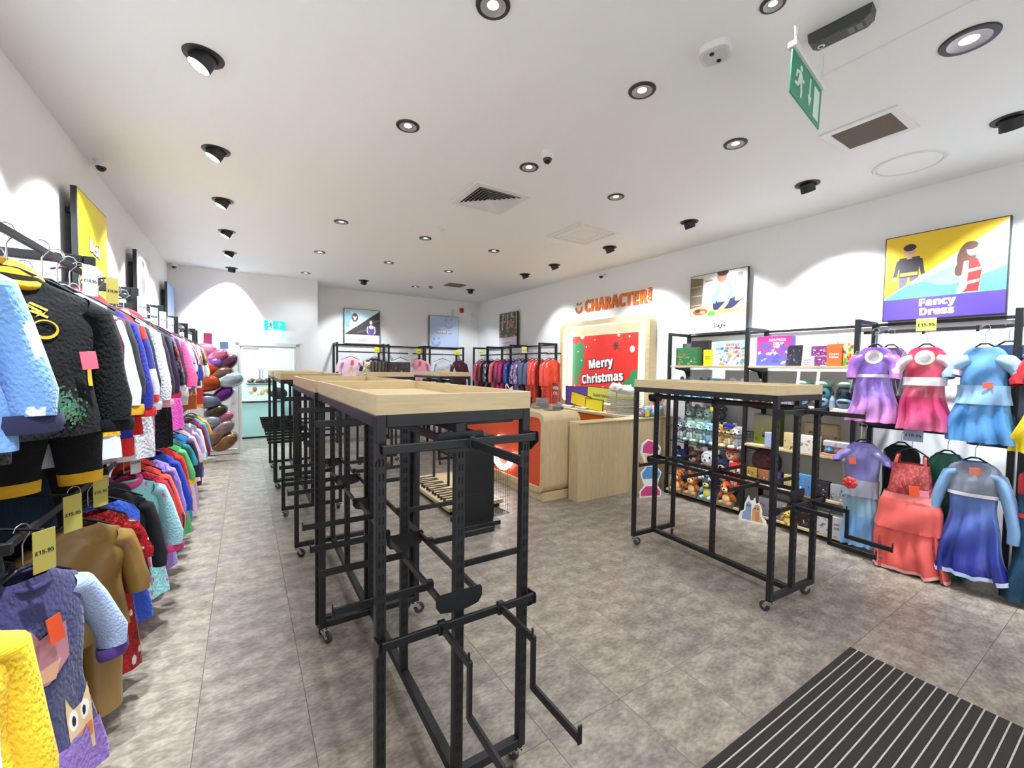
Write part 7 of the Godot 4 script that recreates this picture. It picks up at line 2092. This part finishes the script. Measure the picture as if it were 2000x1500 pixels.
	outlined(pn, "New in", .085, Vector3(.0, .0, .0878), .0, col(96, 92, 112))
	# left wall
	var h := Image.create(N, N, false, fmt)
	h.fill(col(252, 238, 14))
	p_grad(h, Rect2(.5, 0, .5, .4), col(252, 238, 14), col(244, 210, 60), true)
	var L := PI / 2
	var pb := poster("bright yellow Best Sellers poster on the left wall", Vector3(WL, yc, -4.80), L, h, .06)
	outlined(pb, "Best", .095, Vector3(.0, .03, .0978), -.05)
	outlined(pb, "Sellers", .095, Vector3(.0, -.15, .0978), -.05)
	var k := Image.create(N, N, false, fmt)
	p_grad(k, Rect2(0, 0, 1, 1), col(228, 226, 240), col(240, 238, 246))
	person(k, .45, .08, .9, col(232, 190, 160), col(110, 80, 66), col(86, 70, 140), col(214, 190, 226), true)
	poster("poster of a long haired child in purple on the left wall", Vector3(WL, yc, -6.84), L, k, .06)
	var w := Image.create(N, N, false, fmt)
	p_grad(w, Rect2(0, 0, 1, .7), col(120, 150, 206), col(186, 206, 236))
	w.fill_rect(Rect2i(0, int(N * .7), N, N), col(220, 228, 240))
	for i in 10:
		p_ell(w, .1 + .09 * i, .78 + .06 * sin(i * 2.0), .05, .05, col(170, 190, 214))
	poster("pale blue poster at the far end of the left wall", Vector3(WL, yc, -9.10), L, w, .06)
	# orange wall letters
	var om := mat("orange letters", col(214, 108, 40), .5)
	var s := thing("wall_sign", "orange raised shop name with winking smile on the wall above the wooden frame", "sign", Vector3(WR, 2.735, -5.39), R)
	words(s, "lettering", "CHARACTER", .20, .02, om, Vector3(.135, .105, .012), Vector3.ZERO, 1.0, 1.45, true)
	words(s, "lettering", ".COM", .066, .02, om, Vector3(.915, .13, .012), Vector3(0, 0, PI / 2), 1.0, .22, true)
	var arc := []
	for i in 13:
		var an := PI + PI * i / 12.0
		arc.append(Vector3(-.745 + cos(an) * .085, .115 + sin(an) * .095, .012))
	put(s, "smile", tube_mesh(arc, .021, 8, false, .6), om)
	cyl(s, "eye", Vector3(-.785, .178, .012), .022, .02, om, Vector3(PI / 2, 0, 0))
	put(s, "wink", prism([Vector2(-.028, -.016), Vector2(.030, .010), Vector2(.026, .034), Vector2(-.022, .002)], .02), om, Vector3(-.70, .17, .012))


# ------------------------------------------------------------------ doorway and stock room
func back_door() -> void:
	var wp := mat("white gloss paint", col(232, 231, 228), .4)
	var dr := Node3D.new()
	dr.name = numbered("door_1")
	dr.set_meta("kind", "structure")
	dr.set_meta("label", "white door frame of the stock room doorway in the back wall")
	add_child(dr, true)
	for x in [-0.08, 0.87]:
		bx(dr, "jamb", Vector3(x + (0.012 if x < 0 else -0.012), 1.02, ZB - .07), Vector3(.03, 2.05, .15), wp)
		bx(dr, "architrave", Vector3(x + (-0.035 if x < 0 else 0.035), 1.055, ZB + .010), Vector3(.075, 2.11, .02), wp, .004)
	bx(dr, "lintel", Vector3(.395, 2.035, ZB - .07), Vector3(.95, .03, .15), wp)
	bx(dr, "architrave", Vector3(.395, 2.085, ZB + .010), Vector3(1.09, .075, .02), wp, .004)
	bx(dr, "door_closer", Vector3(.10, 2.0, ZB + .0), Vector3(.26, .045, .05), chrome, .006)
	bx(dr, "strike_plate", Vector3(.845, 1.1, ZB - .03), Vector3(.006, .9, .03), mat("grey steel", col(110, 112, 114), .4, .7), .001)
	# the door leaf, folded back on the wall
	var lf := thing("door_leaf", "white panelled door leaf folded back flat beside the doorway", "door", Vector3(-0.10, 0, ZB + .055))
	bx(lf, "leaf", Vector3(-.41, 1.01, 0), Vector3(.80, 2.0, .04), wp, .004)
	bx(lf, "raised_panel", Vector3(-.41, 1.50, .022), Vector3(.56, .74, .006), wp, .003)
	bx(lf, "raised_panel", Vector3(-.41, .56, .022), Vector3(.56, .78, .006), wp, .003)
	bx(lf, "pull_plate", Vector3(-.085, 1.08, .023), Vector3(.055, .26, .004), chrome, .001)
	bx(lf, "kick_strip", Vector3(-.30, .09, .022), Vector3(.52, .03, .004), chrome, .001)
	# stock room
	var pale := mat("pale mint wall", col(218, 236, 234), .9)
	var s := [["wall_stock_back", Vector3(-1.0, 0, -12.6), Vector3(1.15, 2.9, -12.5)], ["wall_stock_left", Vector3(-1.12, 0, -12.5), Vector3(-1.0, 2.9, ZB - .14)], ["wall_stock_right", Vector3(1.08, 0, -12.5), Vector3(1.14, 2.9, ZB - .14)], ["ceiling_stock", Vector3(-1.0, 2.8, -12.5), Vector3(1.08, 2.9, ZB - .14)]]
	for e in s:
		slab(e[0], e[1], e[2], pale)
	var lp := thing("stock_room_light", "bright ceiling panel light inside the stock room", "ceiling light", Vector3(.1, 2.79, -10.9))
	bx(lp, "panel", Vector3(0, -.012, 0), Vector3(.9, .02, .5), glow("cool panel", col(226, 246, 255), 2.0), .003)
	var al := AreaLight3D.new()
	al.name = "panel_lamp"
	al.area_size = Vector2(.9, .5)
	al.light_color = Color(.93, .99, 1.0)
	al.light_energy = 5.5
	al.area_range = 6.0
	al.shadow_enabled = true
	lp.add_child(al)
	al.position = Vector3(0, -.03, 0)
	al.rotation = Vector3(-PI / 2, 0, 0)
	var zc := -11.25
	var ct := thing("stock_counter", "pale grey green cupboard with worktop inside the stock room", "counter", Vector3(.2, 0, zc))
	var gm := mat("pale sea green", col(176, 204, 204), .5)
	bx(ct, "cupboard", Vector3(-.12, .43, -.30), Vector3(1.4, .78, .56), gm, .004)
	bx(ct, "toe_kick", Vector3(-.12, .03, -.32), Vector3(1.4, .06, .5), black_plastic, .002)
	bx(ct, "worktop", Vector3(-.12, .845, -.29), Vector3(1.46, .035, .62), mat("dark worktop", col(54, 58, 60), .4), .004)
	bx(ct, "worktop_edge", Vector3(-.12, .868, -.29), Vector3(1.46, .012, .62), wp, .002)
	var tub := thing("storage_box", "clear plastic storage box of folded clothes on the stock room worktop", "storage box", Vector3(.30, .875, zc - .28))
	bx(tub, "tub", Vector3(0, .18, 0), Vector3(.52, .36, .40), mat("cloudy tub", col(196, 210, 206), .3), .02)
	bx(tub, "rim", Vector3(0, .37, 0), Vector3(.56, .03, .44), mat("grey tub rim", col(90, 92, 96), .5), .008)
	for k in 9:
		ball(tub, "bundle", Vector3(-.20 + .05 * k, .43 + .02 * sin(k * 2.0), .06 * sin(k * 3.1)), Vector3(.06, .045, .07), cloth([120, 60, 180, 90][k % 4], [96, 56, 150, 80][k % 4], [80, 60, 130, 70][k % 4]))
	for k in 6:
		ball(tub, "clothes_seen_through", Vector3(-.18 + .07 * k, .20 + .05 * sin(k * 1.9), .20), Vector3(.05, .06, .015), cloth([206, 150, 226, 180][k % 4], [170, 90, 200, 150][k % 4], [130, 80, 170, 120][k % 4]))
	ball(thing("dark_bag", "black soft bag slumped at the right of the storage box", "bag", Vector3(.66, .875, zc - .16)), "bag", Vector3(0, .13, 0), Vector3(.20, .15, .14), cloth(14, 14, 16))
	var hb := thing("white_box", "white flat box high on a shelf inside the stock room", "box", Vector3(.66, 1.62, zc - .30))
	bx(hb, "box", Vector3(0, .09, 0), Vector3(.42, .16, .3), mat("white card", col(226, 228, 228), .6), .004)
	bx(hb, "loose_lid", Vector3(.03, .185, 0), Vector3(.42, .02, .3), mat("white card", col(226, 228, 228), .6), .004, Vector3(0, 0, .05))
	var shf := thing("stock_shelf", "pale blue wall shelf under the white box in the stock room", "shelf", Vector3(.66, 1.60, zc - .30))
	bx(shf, "board", Vector3(0, 0, 0), Vector3(.80, .03, .34), mat("pale blue board", col(170, 206, 212), .5), .003)
	for q in [-.3, .3]:
		bar(shf, "bracket", Vector3(q, -.02, .1), Vector3(q, -.2, -.15), .015, .02, chrome)
	bar(shf, "post", Vector3(.36, -.015, -.1), Vector3(.36, -1.59, -.1), .03, .03, chrome)
	bar(shf, "post", Vector3(-.36, -.015, -.14), Vector3(-.36, -1.59, -.14), .03, .03, chrome)
	# lit exit sign over the door
	var ex := thing("wall_exit_sign", "glowing turquoise emergency exit sign over the stock room doorway", "exit sign", Vector3(.505, 2.46, ZB))
	bx(ex, "housing", Vector3(0, -.005, .035), Vector3(.385, .205, .07), white_plastic, .012)
	bx(ex, "lit_face", Vector3(0, 0, .071), Vector3(.365, .165, .006), glow("turquoise face", col(28, 190, 184), .65), .001)
	var sm := glow("exit pictogram", col(200, 240, 236), .7)
	bx(ex, "door_pictogram", Vector3(-.075, 0, .0745), Vector3(.085, .145, .001), sm, .0002)
	running_man(ex, mat("turquoise print", col(20, 150, 146), .6), Vector3(-.075, -.005, .0756), .13)
	put(ex, "arrow", prism([Vector2(-.008, -.06), Vector2(.008, -.06), Vector2(.008, .025), Vector2(.034, .0), Vector2(.034, .02), Vector2(0, .06), Vector2(-.034, .02), Vector2(-.034, .0), Vector2(-.008, .025)], .001), sm, Vector3(.075, 0, .0745))
	var ol := OmniLight3D.new()
	ol.name = "sign_lamp"
	ol.light_color = Color(.5, .9, 1.0)
	ol.light_energy = 0.06
	ol.omni_range = 3.0
	ol.omni_attenuation = 2.0
	ol.light_size = .05
	ol.shadow_enabled = true
	ex.add_child(ol)
	ol.position = Vector3(0, -.13, .06)


func small_things() -> void:
	# balloons on a white floor stand
	var at := Vector3(-.60, 0, -8.95)
	var st := thing("balloon_stand", "white floor stand holding foil balloons before the folded door", "display stand", at)
	cyl(st, "pole", Vector3(0, 1.05, 0), .014, 2.08, white_plastic)
	for k in 5:
		var d := Vector3(cos(k * TAU / 5 + .3), 0, sin(k * TAU / 5 + .3))
		put(st, "foot", tube_mesh([Vector3(0, .05, 0), d * .10 + Vector3(0, .05, 0), d * .24 + Vector3(0, .012, 0)], .011, 8), white_plastic)
	var specs := [
		[.02, 1.93, .04, .13, 232, 150, 190, "pale pink round foil balloon at the top of the stand", .0], [.20, 1.83, .06, .12, 214, 120, 150, "rose foil balloon on the upper right of the stand", .5], [.34, 1.72, .0, .13, 104, 62, 84, "plum foil balloon sticking out at upper right", .7],
		[.0, 1.60, .12, .17, 190, 66, 44, "orange red oval foil balloon in the middle of the stand", .1], [.24, 1.52, .1, .14, 116, 90, 80, "brown foil balloon at the middle right", .4], [.36, 1.42, .08, .16, 176, 196, 206, "silver blue foil balloon pointing at the doorway", .15],
		[.02, 1.38, .14, .18, 176, 78, 40, "copper orange oval foil balloon below the red one", .0], [-.12, 1.30, .10, .12, 90, 84, 96, "dark grey foil balloon on the left of the stand", .2], [.28, 1.17, .08, .12, 96, 44, 120, "purple foil balloon under the silver one", .6],
		[.06, 1.06, .14, .14, 110, 116, 136, "slate foil balloon with grey ears look at mid height", -.1], [.18, .88, .12, .12, 70, 62, 52, "dark olive foil balloon low on the stand", .4], [.28, .78, .08, .11, 186, 110, 140, "dusty pink foil balloon low on the right", .2],
		[.08, .70, .14, .13, 150, 156, 170, "grey silver foil balloon low in the middle", .3], [.26, .58, .1, .14, 140, 124, 124, "pewter foil balloon low right", .55], [.12, .42, .12, .14, 130, 96, 80, "bronze foil balloon second lowest", .5], [.30, .34, .08, .15, 136, 100, 70, "long copper foil balloon, lowest on the stand", .6],
		[-.18, 1.78, .04, .12, 150, 110, 50, "olive gold foil balloon on the upper left of the stand", -.5], [-.16, 1.55, .10, .12, 190, 160, 150, "beige foil balloon on the left of the stand", -.3], [.14, 1.70, .14, .10, 130, 90, 170, "violet foil balloon between the pink and orange ones", .3]]
	for e in specs:
		var b := thing("foil_balloon", e[7], "balloon", at + Vector3(e[0], e[1], e[2]), .1, "foil balloons on the white stand")
		b.rotation.z = e[8]
		var r: float = e[3] * 1.25
		var m := mat("foil %d %d %d" % [e[4], e[5], e[6]], col(e[4], e[5], e[6]), .22, .7)
		put(b, "envelope", surface(28, 12, func(u: float, v: float) -> Array:
			var a := u * TAU
			var t := (v - .5) * PI
			var rim := 1.0 + .035 * sin(a * 14.0)
			var rr := pow(cos(t), .55) * rim
			return [Vector3(cos(a) * rr * r * 1.15, sin(a) * rr * r * .72, sin(t) * r * .72), Vector2(u, v)]), m)
		put(b, "seam", tube_mesh(ring_pts(r * 1.15, r * .72, 28), .004, 5, true, .5), m)
		rod(b, "stick", Vector3(0, -r * .3, -.02), Vector3(-e[0] * .8, -r * .3 - .14, -e[2] - .02), .003, white_plastic, 6)
	carton("card_sign", "tilted rose pink card at the very top of the balloon stand", "sign", at + Vector3(.07, 2.02, .02), .1, Vector3(.12, .20, .004), mat("rose card", col(196, 116, 130), .6), mat("rose card", col(196, 116, 130), .6))
	carton("card_sign", "small blue and white card by the top of the balloon stand", "sign", at + Vector3(.30, 1.96, .0), .1, Vector3(.12, .12, .004), mat("blue white card", col(120, 170, 220), .6), mat("blue white card", col(120, 170, 220), .6))
	# black floor display with wire basket, seen through the near rack
	var tt := thing("floor_display", "black free-standing panel display on a flat base behind the nearest rack", "display stand", Vector3(2.12, 0, -4.09))
	bx(tt, "base_plate", Vector3(0, .022, .02), Vector3(.44, .044, .36), black, .004)
	bx(tt, "panel", Vector3(0, .50, 0), Vector3(.385, .92, .17), mat("black laminate", col(20, 20, 21), .5), .005)
	bx(tt, "lower_panel", Vector3(0, .19, .087), Vector3(.385, .30, .004), mat("black laminate", col(20, 20, 21), .5), .001)
	var wb := thing("mesh_bin", "tall black wire mesh bin beside the black panel display", "basket", Vector3(2.46, 0, -4.28), .1)
	wire_tub(wb, .26, .30, .52, black, 9)
	# low wooden plinth with black frames and loose prongs
	var pl := thing("low_plinth", "low pale wooden plinth with black slotted frames behind the black panel", "display plinth", Vector3(2.30, 0, -5.15))
	bx(pl, "deck", Vector3(0, .07, 0), Vector3(.72, .045, 1.55), wood, .004)
	bx(pl, "skirt", Vector3(0, .025, 0), Vector3(.66, .05, 1.48), black, .003)
	for z in [-.62, -.1, .42]:
		bar(pl, "post", Vector3(0.02, .09, z), Vector3(0.02, 1.05, z), .03, .03, black)
	for y in [.55, .72, .90]:
		bar(pl, "cross_bar", Vector3(0.02, y, -.7), Vector3(0.02, y, .5), .012, .028, black)
	for k in 14:
		var pr := thing("display_prong", "loose black display prong lying on the low plinth, %s" % ["nearest", "second nearest", "third", "fourth", "fifth", "sixth", "seventh", "eighth", "ninth", "tenth", "eleventh", "twelfth", "last but one", "farthest"][k], "hook", Vector3(2.12, .0945, -4.52 - k * .095), .12 * sin(k * 3.0), "loose prongs on the low plinth")
		bar(pr, "prong_bar", Vector3(-.12, .008, 0), Vector3(.20, .008, 0), .008, .012, black, .002)
		bx(pr, "mount", Vector3(-.13, .018, 0), Vector3(.022, .036, .03), black, .003)
	# packs standing behind the long rack tops
	var cr := rack("black rack with wooden tray holding grey carded packs and a cream toy", Vector3(1.95, 0, -7.05), 0, {"w": .70, "l": .9, "arms": [[-1, .2, .84], [1, .2, .84]], "end": false})
	cr.set_meta("group", "mobile racks with wooden tray tops")
	var xs := [1.70, 1.755, 1.81, 1.865, 1.92, 1.975, 2.03, 2.12, 2.24]
	for k in 9:
		carton("carded_pack", "%s carded pack standing in the row on the far wooden tray" % ["grey striped first", "grey striped second", "taupe third", "taupe fourth", "dark taupe fifth", "charcoal sixth", "maroon seventh", "black round-motif eighth", "maroon last"][k], "box", Vector3(xs[k], 1.555, -6.78 - .01 * (k % 2)), .9 if k < 6 else .05, Vector3(.115, .21, .03), art(200 + k, [[col(150, 142, 138), col(120, 112, 110)], [col(70, 54, 54), col(50, 40, 42)]][0 if k < 4 else 1], [col(200, 196, 194), col(96, 84, 82), col(150, 70, 80)], 96, 10), mat("pack dark", col(60, 54, 54), .6), {"group": "carded packs on the far tray"})
	plush("plush_toy", "cream plush animal sitting left of the carded packs on the far tray", "", Vector3(1.64, 1.551, -6.86), 0, .75, cloth(236, 226, 196, "fleece"), cloth(226, 206, 150, "fleece"))
	# back corner things on the wall
	var cp := thing("fire_call_point", "small red fire sounder high on the recessed back wall", "fire alarm", Vector3(4.86, 3.19, ZR))
	bx(cp, "body", Vector3(0, 0, .03), Vector3(.10, .12, .06), mat("alarm red", col(196, 30, 34), .4), .01)
	cyl(cp, "sounder", Vector3(0, 0, .065), .035, .02, mat("alarm red dark", col(150, 22, 26), .5), Vector3(PI / 2, 0, 0))
	var sp := thing("wall_speaker", "small grey white box left of the red fire sounder", "speaker", Vector3(4.62, 3.13, ZR))
	bx(sp, "body", Vector3(0, 0, .03), Vector3(.09, .12, .06), white_plastic, .012)
	var sn := thing("corner_sensor", "rounded white corner sensor right of the red fire sounder", "sensor", Vector3(5.20, 3.10, ZR))
	bx(sn, "bracket", Vector3(0, .02, .02), Vector3(.05, .05, .04), white_plastic, .006)
	ball(sn, "head", Vector3(0, 0, .07), Vector3(.07, .06, .05), white_plastic)
	# the lit patch on the ceiling is the smile's reflection in glass; leave it out


func ring_pts(a: float, b: float, n: int) -> Array:
	var o := []
	for i in n:
		o.append(Vector3(cos(i * TAU / n) * a, sin(i * TAU / n) * b, 0))
	return o
